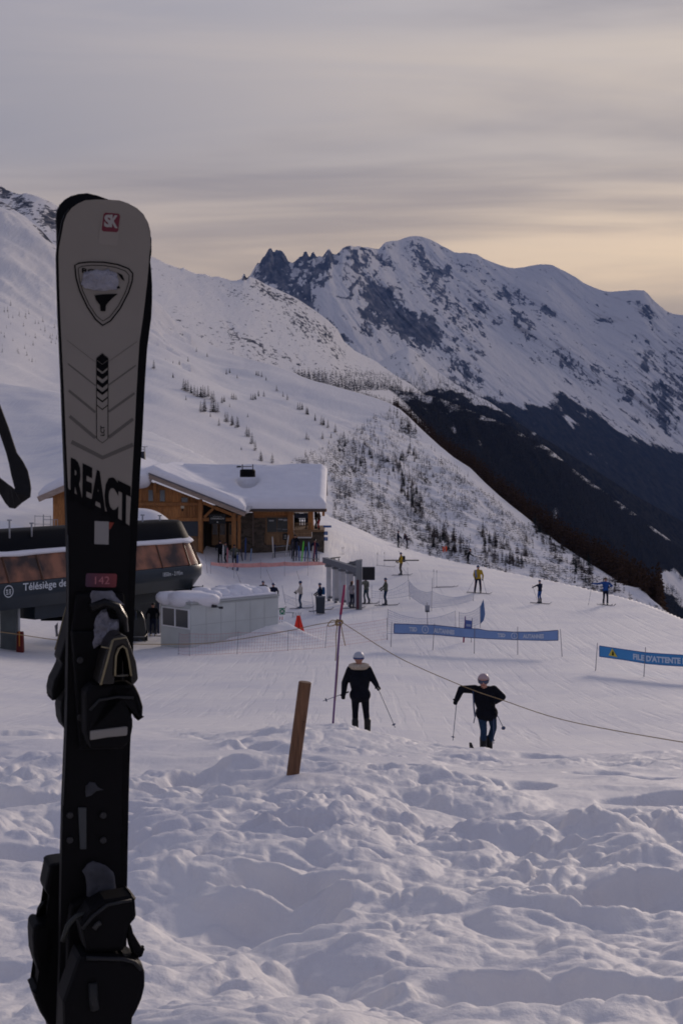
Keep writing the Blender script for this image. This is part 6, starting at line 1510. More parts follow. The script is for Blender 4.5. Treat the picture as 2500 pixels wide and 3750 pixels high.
m = MB(); m.beam(P(1322, 2052, 85.4), P(1255, 2072, 90), .14, .14); m.build('stay_beam', gd, gate)
for px, y0, y1 in [(1264, 2064, 2100), (1286, 2056, 2130), (1298, 2060, 2100)]:
    m = MB(); a_, b_ = P(px, y0, 89), P(px, y1, 89); m.box(((a_.x + b_.x) / 2, 89, (a_.z + b_.z) / 2), (.26, .2, a_.z - b_.z)); m.build('rear_reader', gd, gate)
m = MB(); a_, b_ = P(1326, 2076, 84.7), P(1372, 2124, 84.7); m.box(((a_.x + b_.x) / 2, 84.7, (a_.z + b_.z) / 2), (b_.x - a_.x, .22, a_.z - b_.z)); scn = m.build('screen_housing', mat('screen_navy', (.012, .018, .04), .4), gate, False, .02)
m = MB(); m.box(((a_.x + b_.x) / 2, 84.58, (a_.z + b_.z) / 2), ((b_.x - a_.x) * .88, .02, (a_.z - b_.z) * .86)); m.build('screen', mat('screen_off', (.006, .007, .009), .3), scn)

# ------------------------------------------------------------------ bin, crash pad, signs
f = gp(1173, 2248, 60); e = empty('wheelie_bin', f, 'dark grey wheelie bin with closed lid standing in front of the navy skier', 'bin')
m = MB(); bh = .98
for (z0, z1, a0, a1) in [(0.05, bh, .24, .285)]: m.add([f + Vector((sx_ * (a0 if z == z0 else a1), sy_ * (a0 if z == z0 else a1) * .95, z)) for z in (z0, z1) for sx_, sy_ in ((-1, -1), (1, -1), (1, 1), (-1, 1))], [(3, 2, 1, 0), (4, 5, 6, 7), (0, 1, 5, 4), (1, 2, 6, 5), (2, 3, 7, 6), (3, 0, 4, 7)])
m.build('bin_body', mat('bin_slate', (.035, .042, .055), .5), e, False, .03); m = MB(); m.box(f + Vector((0, 0, bh + .03)), (.62, .60, .07), None, 0, .9); m.build('lid', mat('bin_lid', (.07, .08, .10), .5), e, False, .02)
for sx_ in (-1, 1):
    m = MB(); m.lathe([(.02, -.03), (.09, -.03), (.10, 0), (.09, .03), (.02, .03)], f + Vector((sx_ * .22, .2, .09)), 14, Matrix.Rotation(math.pi / 2, 3, 'Y')); m.build('wheel', black, e, True)
f = gp(1093, 2320, 50); e = empty('red_pole_cover', f, 'bright red cloth cover wrapped round a bundle of poles, spreading at the foot', 'crash pad')
redb = mat('bright_red_cloth', (.75, .035, .02), .6, .1, 3); hh_ = 66 * f.y / F
m = MB(); rows = []
for k, (z, w_) in enumerate([(0, .285), (.12, .28), (.4, .225), (.7, .15), (.9, .11), (1, .08)]):
    rows.append([f + Vector((w_ * math.cos(a) * (1 + .10 * math.cos(a * 5 + k * .3)), .6 * w_ * math.sin(a), z * hh_ * (1 + .02 * math.sin(3 * a)))) for a in np.linspace(0, 2 * math.pi, 28, endpoint=False)])
m.grid(rows, closed=True); m.add(rows[-1], [tuple(range(28))]); m.build('cover', redb, e, True)
m = MB(); m.tube([f + Vector((.02, -.17, .05)), f + Vector((.0, -.11, hh_ * .95))], .018, 6); m.build('seam', mat('dark_red_seam', (.25, .02, .02), .7), e, True)
for dx in (-.08, .0, .07):
    m = MB(); m.tube([f + Vector((dx, 0, hh_ * .8)), f + Vector((dx * 1.6, 0, hh_ + .17))], .014, 6); m.build('pole_tip', mat('pole_dark_grey', (.08, .08, .10), .5), e, True)
f = gp(1026, 2312, 50); e = empty('first_aid_sign', f, 'small green square sign with a white cross emblem on red and white striped stakes', 'sign')
dS = f.y; a_, b_ = P(1023, 2226, dS), P(1044, 2250, dS); m = MB(); m.box(((a_.x + b_.x) / 2, dS - .04, (a_.z + b_.z) / 2), (b_.x - a_.x, .03, a_.z - b_.z)); bd_ = m.build('board', mat('sign_green', (.02, .22, .13), .5), e, False, .01)
cx0, cz0 = (a_.x + b_.x) / 2, (a_.z + b_.z) / 2; u_ = (b_.x - a_.x) / 21
for nm, bx in [('cross_bar', [(0, 0, 3, 10), (0, 0, 10, 3)]), ('corner_arrow', [(-7, 7, 4, 4), (7, 7, 4, 4), (-7, -7, 4, 4), (7, -7, 4, 4)])]:
    for (x, z, w_, h_) in bx: m = MB(); m.box((cx0 + x * u_, dS - .062, cz0 + z * u_), (w_ * u_, .008, h_ * u_)); m.build(nm, white, bd_)
for k, (xt, xb) in enumerate([(1027, 1020), (1035, 1030)]):
    m = MB(); m2 = MB(); pa, pb2 = P(xt, 2248, dS), P(xb, 2312, dS)
    for s in range(6):
        (m if s % 2 else m2).tube([pa.lerp(pb2, s / 6), pa.lerp(pb2, (s + 1) / 6)], .022, 6)
    m.build('stake', mat('stake_red', (.5, .05, .06), .5), e, True); m2.build('stake_band', white, e, True)
f = gp(1062, 2262, 50); m = MB(); dS = f.y
e = empty('metal_bracket_stand', f, 'low dark metal stand beside the green sign', 'stand')
for pts in ([(1046, 2243), (1078, 2244), (1078, 2262)], [(1072, 2244), (1071, 2264)]): m = MB(); m.tube([P(x, y, dS) for x, y in pts], .018, 5); m.build('leg', mat('stand_teal', (.05, .10, .10), .5), e)

# ------------------------------------------------------------------ nets, stakes and banners
thin = mat('net_pole_grey', (.22, .20, .24), .5)
def pole_at(px, py, pyt, m_=thin, r=.014, lean=0, parent=None, name='pole', f=None):
    f = f or gp(px, py, 40); t = P(px + lean, pyt, f.y); m = MB(); m.tube([f - Vector((0, 0, .1)), t], [r, r * .8], 6); return m.build(name, m_, parent, True), f, t
def net(name, label, posts, top_off, bot_off, m_, cell=.16, sag=.0, cat='safety net', group=None, wire=.0035, post_m=thin, solid=None):
    """posts: (px, py foot, py top, lean); the netting hangs between them as real strands"""
    f0 = gp(*posts[0][:2], 40); e = empty(name, f0, label, cat, group); T = []
    for px, py, pt_, ln in posts:
        _, f, t = pole_at(px, py, pt_, post_m, .013, ln, e); T.append((f, t))
    m = MB()
    for (fa, ta), (fb, tb) in zip(T, T[1:]):
        def pt(u, v):
            a = fa.lerp(ta, lerp(bot_off, top_off, v)); b = fb.lerp(tb, lerp(bot_off, top_off, v)); p = a.lerp(b, u); p.z -= sag * 4 * u * (1 - u) * (.35 + .65 * v); return p
        L_ = (fb - fa).length; nu = max(2, int(L_ / cell)); H_ = (ta - fa).length * (top_off - bot_off); nv = max(2, int(H_ / cell))
        def strip(a, b, w_):
            d = (b - a); n_ = Vector((0, 0, 1)) if abs(d.z) < d.length * .7 else Vector((1, 0, 0)); m.add([a - n_ * w_, b - n_ * w_, b + n_ * w_, a + n_ * w_], [(0, 1, 2, 3)])
        if solid:
            N_ = 14; m.grid([[pt(i / N_, j / 3) + Vector((0, .015 * math.sin(i * 1.3 + j), 0)) for i in range(N_ + 1)] for j in range(4)])
        else:
            ms_ = max(8, nu // 3)
            for j in range(nv + 1):
                for i in range(ms_): strip(pt(i / ms_, j / nv), pt((i + 1) / ms_, j / nv), wire * (2.2 if j in (0, nv) else 1))
            for i in range(nu + 1): strip(pt(i / nu, 0), pt(i / nu, 1), wire)
    o = m.build('netting', m_, e); 
    if not solid: o['kind'] = 'stuff'
    return e
pinkn = mat('net_pink', (.55, .20, .20), .8); bluen = mat('net_blue', (.13, .20, .38), .8); pinks = mat('tape_pink', (.66, .33, .30), .8, .12, 4)
net('safety_net', 'faint pink netting on thin stakes in front of the grey cabin', [(653, 2398, 2316, 4), (694, 2404, 2316, 0), (868, 2396, 2312, 5), (1053, 2385, 2306, 3), (1190, 2375, 2290, 7), (1418, 2344, 2262, -2)], .95, .06, pinkn, .14, .05, wire=.0026)
net('barrier_tape', 'pink band stretched along stakes below the restaurant', [(772, 2102, 2050, 0), (857, 2118, 2052, -1), (955, 2120, 2050, 0), (1042, 2112, 2048, 0), (1127, 2110, 2048, 0), (1226, 2098, 2045, 0)], .86, .62, pinks, .3, .06, 'barrier', solid=True)
net('safety_net', 'pale blue net sagging between stakes just above the first banner', [(1416, 2345, 2230, 4), (1668, 2312, 2236, -2)], .98, .22, bluen, .11, .42, wire=.0036)
net('safety_net', 'second short blue net joined on at the right above the banner', [(1680, 2312, 2240, 0), (1757, 2290, 2218, 0)], .95, .1, bluen, .14, .15, wire=.004)
net('safety_net', 'long blue net across the middle of the piste right of the ticket gate', [(1360, 2195, 2142, 0), (1500, 2195, 2078, -9), (1579, 2240, 2116, 3), (1731, 2202, 2152, 4)], .60, .12, bluen, .13, .30, wire=.0034)
net('safety_net', 'low blue net between the dark bin and the green sign', [(1046, 2212, 2144, -13), (1150, 2248, 2172, -8)], .55, .1, bluen, .2, .1, wire=.003, post_m=mat('stake_blue', (.04, .09, .22), .5))
f = gp(1765, 2300, 50); e = empty('net_roll', f, 'narrow hanging end of blue net bunched on a stake', 'safety net'); m = MB()
ga = [(1769, 2193), (1773, 2225), (1775, 2250), (1770, 2272), (1759, 2284)]; gb = [(1767, 2200), (1757, 2222), (1756, 2245), (1757, 2268), (1758, 2283)]
m.grid([[P(x, y, f.y) for x, y in ga], [P((x + x2) / 2, (y + y2) / 2, f.y + .15) for (x, y), (x2, y2) in zip(ga, gb)], [P(x, y, f.y) for x, y in gb]]); m.build('netting', mat('net_blue_dense', (.16, .26, .46), .8), e, True)
pole_at(1757, 2300, 2218, thin, .013, 0, e); 
for px, py, pt_, ln, lab, mm_ in [(761, 2100, 2034, -9, 'thin stake leaning left on the bank below the restaurant', thin), (892, 2158, 2074, -34, 'long thin stake leaning left behind the grey cabin', thin), (1006, 2150, 2086, -30, 'thin stake leaning left above the two hidden skiers', thin), (1098, 2125, 2090, -12, 'thin stake just above the cream skier', thin),
                              (1500, 2070 + 0, 2017, -42, 'short ski stick standing left of the yellow skier with rucksack', thin)]:
    o, _, _ = pole_at(px, py, pt_, mm_, .016, ln, None, 'marker_stake'); tag(o, lab, 'stake')
# instrument box on a post
f = gp(1565, 2300, 50); e = empty('instrument_post', f, 'grey instrument box on a thin post behind the blue net', 'instrument box'); pole_at(1565, 2300, 2205, thin, .02, -3, e)
a_, b_ = P(1555, 2216, f.y), P(1572, 2241, f.y); m = MB(); m.box(((a_.x + b_.x) / 2, f.y - .06, (a_.z + b_.z) / 2), (b_.x - a_.x, .14, a_.z - b_.z)); m.build('box', mat('box_grey', (.28, .29, .33), .5), e, False, .02)
m = MB(); m.box((a_.x + .12, f.y - .15, b_.z + .05), (.14, .05, .08)); m.build('meter', dark, e)
# race gate with panel
f = gp(1697, 2352, 50); e = empty('race_gate', f, 'small slalom gate with magenta stake and blue panel behind the banner', 'slalom gate')
m = MB(); a_, b_, c_ = P(1696, 2354, f.y), P(1700, 2300, f.y), P(1703, 2257, f.y); m.tube([a_, b_], .04, 8); m.build('thick_stake', mag, e, True); m = MB(); m.tube([b_, c_], .026, 8); m.build('stake_top', purp, e, True)
m = MB(); m.tube([P(1724, 2354, f.y), P(1728, 2262, f.y)], .014, 6); m.build('thin_stake', thin, e, True)
m = MB(); q = [P(1703, 2270, f.y - .05), P(1727, 2273, f.y - .05), P(1725, 2304, f.y - .05), P(1702, 2301, f.y - .05)]; m.prism([(0, 0), (1, 0), (1, 1), (0, 1)], lambda u, v: q[0].lerp(q[1], u).lerp(q[3].lerp(q[2], u), v), lambda u, v: q[0].lerp(q[1], u).lerp(q[3].lerp(q[2], u), v) - Vector((0, .02, 0)))
pn = m.build('panel', mat('panel_blue', (.07, .11, .32), .6), e); m = MB(); m.add([q[0].lerp(q[1], u).lerp(q[3].lerp(q[2], u), v) - Vector((0, .03, 0)) for u, v in ((.15, .45), (.85, .45), (.85, .72), (.15, .72))], [(0, 1, 2, 3)]); m.build('panel_print', mat('panel_print', (.28, .33, .46), .6), pn)
# printed banners
def banner(label, posts, edges, clothm, hem):
    """posts (px foot, py foot, py top, lean); edges (px, y top, y bottom) along the cloth"""
    fs_ = [gp(p[0], p[1], 40) for p in posts]; e = empty('banner', fs_[0], label, 'banner')
    for (px, py, pt_, ln), f in zip(posts, fs_): pole_at(px, py, pt_, thin, .016, ln, e, f=f)
    pxs = [p[0] + p[3] * .6 for p in posts]; ds = [f.y for f in fs_]
    def dep(px): return float(np.interp(px, pxs, ds)) + .02
    ex = [a[0] for a in edges]
    def at(px, v, off=0): 
        yt = np.interp(px, ex, [a[1] for a in edges]); yb = np.interp(px, ex, [a[2] for a in edges]); yy = yb + (yt - yb) * v
        d = dep(px) - off + .012 * math.sin(px * .05); return P(px, yy, d)
    n = 60; m = MB(); xs_ = np.linspace(ex[0], ex[-1], n)
    m.grid([[at(x, v) for x in xs_] for v in (0, .33, .66, 1)]); cl = m.build('cloth', clothm, e, True)
    for v in (0.0, 1.0):
        m = MB(); m.grid([[at(x, v + s_, .006) for x in xs_] for s_ in (-.035, .035)]); m.build('hem', hem, cl)
    for x in (ex[0], ex[-1]):
        m = MB(); m.grid([[at(x + s_, v, .006) for v in (0, .5, 1)] for s_ in (-1.2, 1.2)]); m.build('hem', hem, cl)
    def put(s, x0, x1, v0, v1, m_, name='lettering', bold=.03):
        return text_part(name, s, lambda X_, Y_, Z_=0: at(x0 + X_, v0 + Y_, .03), x1 - x0, v1 - v0, m_, cl, 0, bold)
    return e, cl, at, put
bb = mat('banner_blue', (.20, .31, .56), .75, .05, 2); bh_ = mat('banner_hem', (.03, .055, .16), .7); bt = mat('banner_pale_print', (.55, .61, .72), .7)
e, cl, at, put = banner('long blue banner reading TSD AUTANNES twice across the piste', [(1430, 2370, 2278, 4), (1583, 2380, 2284, 7), (1735, 2392, 2294, 2), (1894, 2398, 2295, 0), (2057, 2405, 2304, -7)],
                        [(1442, 2284, 2319), (1590, 2289, 2324), (1700, 2301, 2334), (1750, 2303, 2337), (1780, 2309, 2339), (1880, 2314, 2343), (1960, 2314, 2345), (2000, 2311, 2346), (2042, 2308, 2345)], bb, bh_)
def ring_on(at, cx_, w_, m_, cl):
    m = MB(); rr = [[at(cx_ + w_ * k_ * math.cos(a), .5 + .42 * k_ * math.sin(a), .03) for a in np.linspace(0, 2 * math.pi, 26, endpoint=False)] for k_ in (1, .78)]; m.grid(rr, closed=True); m.build('ring_emblem', m_, cl)
    m = MB(); m.add([at(cx_ + x, .5 + y, .03) for x, y in ((-1.5, .18), (0, .22), (1, .0), (3, -.12), (1, -.2), (-1.5, -.1))], [(0, 1, 2, 3, 4, 5)]); m.build('pictogram', m_, cl)
put('TSD', 1497, 1526, .24, .72, bt, bold=.05); ring_on(at, 1556, 12.5, bt, cl); put('AUTANNES', 1587, 1663, .18, .70, bt, bold=.05)
put('TSD', 1820, 1849, .26, .74, bt, bold=.05); ring_on(at, 1882, 12.5, bt, cl); put('AUTANNES', 1913, 1990, .22, .72, bt, bold=.05)
b2 = mat('banner_bright_blue', (.06, .27, .58), .7, .05, 2)
e, cl, at, put = banner("bright blue banner at the right edge with yellow warning triangle and FILE D'ATTENTE", [(2178, 2460, 2354, 8), (2355, 2482, 2370, 7), (2560, 2500, 2400, 4), (2760, 2520, 2420, 4)],
                        [(2193, 2365, 2404), (2280, 2378, 2416), (2364, 2390, 2430), (2430, 2395, 2436), (2500, 2399, 2440), (2760, 2420, 2460)], b2, mat('banner_hem2', (.02, .09, .30), .7))
put("FILE D'ATTENTE BA", 2316, 2528, .20, .76, mat('banner_white_print', (.55, .66, .80), .7), bold=.05)
m = MB(); m.add([at(x, y, .03) for x, y in ((2226, .22), (2259, .17), (2240, .92))], [(0, 1, 2)]); m.build('warning_triangle', mat('warning_yellow', (.62, .50, .06), .6), cl)
m = MB(); m.add([at(x, y, .045) for x, y in ((2238, .28), (2246, .28), (2244, .62), (2240, .66))], [(0, 1, 2, 3)]); m.build('warning_figure', black, cl)

# ------------------------------------------------------------------ ski racks and skis at the restaurant
def planted_ski(base, h, lean, colr, label, w=.09, group='skis leaning at the restaurant racks'):
    m = MB(); rows = []
    for t in np.linspace(0, 1, 10):
        c = Vector(base) + Vector((lean * t, .12 * t, h * t)); ww = w / 2 * (.8 + .45 * t) * (1 if t < .93 else .45); bend_ = -.10 * max(0, t - .86) / .14
        rows.append([c + Vector((s * ww, o + bend_, 0)) for s, o in ((-1, 0), (1, 0), (1, .02), (-1, .02))])
    m.grid(rows, closed=True); m.add(rows[-1], [(0, 1, 2, 3)])
    m.box(Vector(base) + Vector((lean * .45, -.03, h * .42)), (w * .9, .08, .22)); o = m.build('ski', colr, None, False); tag(o, label, 'ski', group); return o
sk = {n: mat('ski_' + n.replace(' ', '_'), c, .4) for n, c in {'white tipped': (.55, .53, .50), 'black': (.012, .012, .015), 'royal blue': (.03, .08, .25), 'bright green': (.12, .60, .06), 'dark red': (.20, .03, .04), 'pale blue': (.20, .28, .42), 'slate': (.06, .07, .09), 'navy': (.015, .02, .06), 'pink': (.5, .18, .2)}.items()}
def rack(px0, px1, py, Y, label):
    a_ = P(px0, py, Y); b_ = P(px1, py, Y); za = gz(a_.x, Y); zb2 = gz(b_.x, Y); a_.z = za; b_.z = zb2
    e = empty('ski_rack', (a_ + b_) / 2, label, 'ski rack', 'metal ski racks')
    for p in (a_, b_):
        m = MB(); m.tube([p + Vector((0, -.3, 0)), p + Vector((0, 0, .85)), p + Vector((0, .3, 0))], .025, 6); m.build('rack_end', steel, e, True)
    for z_, y_ in ((.83, 0), (.35, -.18), (.35, .18)):
        m = MB(); m.tube([a_ + Vector((0, y_, z_)), b_ + Vector((0, y_, z_))], .022, 6); m.build('rack_bar', steel, e, True)
rack(1000, 1062, 2020, 109.2, 'grey ski rack in front of the wide window'); rack(1072, 1168, 2050, 107.6, 'grey ski rack crowded with skis below the terrace'); rack(812, 872, 2050, 105.4, 'grey ski rack in front of the entrance sign')
for px, Y, h, ln, c, lab in [(1002, 109.0, 1.72, -.10, 'white tipped', 'white tipped ski at the left end of the window rack'), (1046, 109.0, 1.74, .22, 'white tipped', 'white tipped ski leaning right at the window rack'), (1006, 109.1, 1.1, .02, 'navy', 'short navy ski beside the left white tipped ski'),
        (1068, 108.2, 1.6, .06, 'slate', 'slate ski leaning by the thick timber post'), (1076, 107.4, 1.7, .02, 'black', 'black ski at the left of the crowded rack'), (1084, 107.5, 1.5, .05, 'navy', 'navy ski near the left of the crowded rack'), (1096, 107.4, 1.25, -.05, 'royal blue', 'royal blue ski just left of the green ski'),
        (1104, 107.3, 1.62, .16, 'bright green', 'bright green ski leaning right in the crowded rack'), (1116, 107.4, 1.2, .1, 'royal blue', 'royal blue ski just right of the green ski'), (1126, 107.5, 1.5, .08, 'slate', 'slate ski in the middle right of the crowded rack'), (1134, 107.4, 1.6, -.08, 'pale blue', 'pale blue ski leaning left in the crowded rack'),
        (1142, 107.5, 1.3, .1, 'white tipped', 'white ski right of the pale blue one'), (1150, 107.4, 1.65, .06, 'dark red', 'dark red ski toward the right of the crowded rack'), (1162, 107.4, 1.5, -.1, 'navy', 'navy ski at the right end of the crowded rack'),
        (816, 105.2, 1.7, .04, 'white tipped', 'white ski at the left of the entrance rack'), (832, 105.3, 1.55, .02, 'pink', 'pink and white ski in the entrance rack'), (852, 105.2, 1.75, .10, 'slate', 'slate ski in the entrance rack beside the pink one'), (868, 105.2, 1.3, .04, 'royal blue', 'blue ski at the right end of the entrance rack')]:
    x = P(px, 2000, Y).x; planted_ski((x, Y, gz(x, Y) - .03), h, ln, sk[c], lab)
for px, py, h, ln, c, lab in [(898, 2052, 1.75, .04, 'royal blue', 'blue ski standing alone right of the entrance rack'), (889, 2056, 1.2, -.22, 'slate', 'slate ski leaning left beside the lone blue ski'), (918, 2056, 1.0, .06, 'pale blue', 'pale blue short ski right of the lone blue ski')]:
    f = gp(px, py, 60); planted_ski(f, h, ln, sk[c], lab)
# poles and skis left on the snow
for x0, y0, yt, lab in [(1381, 2072, 2029, 'left one of two ski poles standing beside a ski on the snow'), (1407, 2072, 2027, 'right one of two ski poles standing beside a ski on the snow'), (1587, 2150, 2092, 'left one of two poles standing at the skis laid on the piste'), (1598, 2150, 2095, 'right one of two poles standing at the skis laid on the piste'), (1253, 2032, 2009, 'left of two tiny poles on the slope right of the restaurant'), (1258, 2032, 2008, 'right of two tiny poles on the slope right of the restaurant')]:
    f = gp(x0, y0, 60); ski_pole(P(x0, yt, f.y), f, lab, False)
for px, py, lab in [(1408, 2074, 'single ski lying flat by two standing poles'), (1618, 2152, 'front one of two skis laid flat on the piste'), (1632, 2149, 'rear one of two skis laid flat on the piste')]:
    f = gp(px, py, 60); ski_on_snow(f, (1, .1), lab, mat('ski_purple_grey', (.07, .05, .09), .5), 1.6, w=.10)
f = gp(1628, 2024, 60); f = Vector((f.x, 137, P(1628, 2028, 137).z)); e = empty('warning_flags', f, 'two orange red flags on sticks at the rim of the plateau', 'flag')
for x0, x1, y0, y1 in [(1620, 1626, 2000, 2022), (1629, 1636, 1998, 2020)]:
    a_, b_ = P(x0, y0, 137), P(x1, y1, 137); m = MB(); m.prism([(a_.x, a_.z), (b_.x, a_.z - .1), (b_.x - .03, b_.z), (a_.x + .02, b_.z)], lambda u, v: Vector((u, 137, v)), lambda u, v: Vector((u, 137.04, v))); m.build('flag_cloth', mat('flag_orange', (.6, .08, .03), .7), e)
m = MB(); m.tube([P(1628, 1996, 137.05), P(1627, 2032, 137.05)], .02, 5); m.build('stick', thin, e)
f = gp(1224, 2052, 60); e = empty('picnic_bench', f, 'low dark trestle standing on the snow right of the ski racks', 'bench')
m = MB(); a_, b_ = P(1196, 2046, f.y), P(1246, 2040, f.y); m.beam(a_, b_, .35, .06); m.build('bench_top', dark, e)
for px in (1206, 1224, 1240): m = MB(); a_ = P(px, 2044, f.y); m.beam(a_, Vector((a_.x, a_.y, gz(a_.x, a_.y))), .08, .08, (1, 0, 0)); m.build('leg', dark, e)
# ------------------------------------------------------------------ conifers
bark = mat('bark', (.055, .042, .035), .9, spec=0); larch_t = mat('larch_twigs', (.062, .048, .046), .9, .3, 1.5, spec=0); larch_b = mat('larch_twigs_brown', (.060, .038, .028), .9, .3, 1.5, spec=0); spruce_t = mat('spruce_needles', (.022, .028, .026), .9, .3, 1.5, spec=0)
def crown_geo(rnd, h, w, levels, per, droop=.25, thin_=.10, gap=.15, base=.12):
    """jagged boughs: narrow tapered blades in whorls round the stem"""
    V, F_ = [], []
    for i in range(levels):
        t = (i + rnd.random() * .5) / levels; z = h * (base + (1 - base) * t); r = w * (1 - t) ** .8 * rnd.uniform(.75, 1.12) + .04 * w
        for k in range(per):
            if rnd.random() < gap: continue
            a = 2 * math.pi * (k + rnd.random() * .8) / per + i; L_ = r * rnd.uniform(.6, 1.1); c, s = math.cos(a), math.sin(a)
            dz = -droop * L_ + rnd.uniform(-.1, .12) * L_; tw = h * thin_ * rnd.uniform(.5, 1.0) * (1 - .5 * t); n = len(V)
            V += [(0, 0, z + tw * .5), (c * L_ * .5 - s * L_ * .14, s * L_ * .5 + c * L_ * .14, z + dz * .4 - tw * .2), (c * L_, s * L_, z + dz), (c * L_ * .5 + s * L_ * .14, s * L_ * .5 - c * L_ * .14, z + dz * .4 - tw * .35), (0, 0, z - tw * .35)]
            F_ += [(n, n + 1, n + 2), (n, n + 2, n + 3), (n + 4, n + 3, n + 2), (n + 4, n + 2, n + 1)]
    return V, F_
def trunk_geo(h, r, n=5):
    V = [(r * math.cos(2 * math.pi * j / n), r * math.sin(2 * math.pi * j / n), -.6) for j in range(n)] + [(0, 0, h)]
    return V, [(j, (j + 1) % n, n) for j in range(n)]
def mk(name, V, F_, m): me = bpy.data.meshes.new(name); me.from_pydata(V, [], F_); me.materials.append(m); return me
rnd = random.Random(11); PROT = {}
for kind, m_, w, lv, per, dr_, gp_, n in [('larch', larch_t, .28, 17, 7, .05, .16, 5), ('brown_larch', larch_b, .26, 17, 7, .1, .14, 4), ('spruce', spruce_t, .25, 13, 8, .4, .05, 4)]:
    PROT[kind] = []
    for k in range(n):
        V, F_ = crown_geo(rnd, 1.0, w * rnd.uniform(.85, 1.2), lv, per, dr_, .055 if kind != 'spruce' else .10, gp_); tv, tf = trunk_geo(.97, .014 if kind != 'spruce' else .012)
        PROT[kind].append((mk(kind + '_crown', V, F_, m_), mk(kind + '_trunk', tv, tf, bark)))
lookn = {'larch': 'bare grey larch', 'brown_larch': 'bare brown larch', 'spruce': 'dark spruce'}
NT = [0]
def tree(loc, h, kind, label, group):
    NT[0] += 1; cm, tm = PROT[kind][NT[0] % len(PROT[kind])]
    r = bpy.data.objects.new(kind + '_tree' if kind != 'brown_larch' else 'larch_tree', None); COL.objects.link(r); r.location = loc; r.rotation_euler = (0, 0, NT[0] * 2.4); r.scale = (h, h, h); tag(r, label, 'tree', group)
    for nm, me in (('crown', cm), ('trunk', tm)): o = bpy.data.objects.new(nm, me); COL.objects.link(o); o.parent = r
G4 = lambda l: [(500 + x * .6378, 1200 + y * .6378, *r) for x, y, *r in l]
# trees that can be picked out one by one on the snow shoulder: crop coordinates of their feet, height in photo px
spots = {
 'tree in the upper left clump on the snow shoulder': [(272, 360, 40), (285, 366, 38), (298, 370, 40), (312, 376, 30), (335, 392, 36), (350, 396, 34), (368, 398, 36), (380, 402, 42), (392, 404, 38), (415, 402, 40), (430, 412, 30), (440, 430, 40), (372, 488, 40), (385, 486, 44), (397, 484, 44), (430, 490, 42), (444, 486, 38), (456, 488, 36), (470, 484, 34), (492, 432, 26), (504, 426, 22)],
 'tree in the row down the middle of the shoulder': [(512, 540, 34), (522, 544, 36), (548, 566, 40), (555, 560, 32), (578, 578, 40), (586, 574, 36), (476, 562, 26), (634, 624, 38), (644, 630, 34), (664, 670, 40), (684, 708, 36), (712, 764, 38), (718, 768, 32), (780, 780, 36)],
 'tree among those scattered below the crest': [(660, 414, 22), (672, 418, 24), (684, 412, 22), (700, 400, 26), (728, 402, 24), (802, 366, 22), (840, 398, 20), (868, 416, 22), (548, 412, 22), (560, 414, 24), (574, 414, 18), (700, 276, 20), (716, 282, 20), (690, 272, 16), (742, 304, 14), (212, 214, 16), (250, 212, 18), (296, 194, 18), (98, 240, 32), (170, 190, 10), (346, 140, 16), (408, 172, 16), (516, 270, 20), (536, 260, 16), (580, 290, 14), (284, 414, 16), (212, 288, 18), (536, 456, 14), (424, 512, 16)],
 'tree in the right hand row on the snow shoulder': [(926, 470, 26), (938, 474, 28), (950, 472, 24), (974, 498, 28), (984, 500, 26), (1024, 534, 26), (1064, 558, 32), (1074, 562, 28), (1100, 576, 30), (1142, 604, 30), (1190, 636, 28), (1166, 660, 22), (1196, 680, 26), (978, 640, 26), (988, 642, 18), (1066, 640, 26), (1118, 630, 20), (1296, 612, 34), (1248, 724, 22), (1104, 670, 16), (604, 704, 14), (640, 514, 14), (1188, 682, 18)],
}
def crest_h(px, py, hp, L_):
    p, err = L_.at(px, py); return p, hp * p.y / F
used = 0
def nth(k): return '%d%s' % (k, 'th' if 10 <= k % 100 <= 20 else {1: 'st', 2: 'nd', 3: 'rd'}.get(k % 10, 'th'))
rT = random.Random(5)
for lab, l in spots.items():
    for i, (x, y, hp) in enumerate(sorted(G4(l))):
        p, err = LC.at(x, y); kind = 'larch' if rT.random() < .72 else 'spruce' if rT.random() < .5 else 'brown_larch'
        if hp < 18: kind = 'spruce' if rT.random() < .4 else 'larch'
        tree(p - Vector((0, 0, .3)), hp * 1.2 * p.y / F, kind, lookn[kind] + ', ' + nth(i + 1) + ' from left ' + lab.replace('tree ', '', 1), 'trees ' + lab.replace('tree ', '', 1)); used += 1
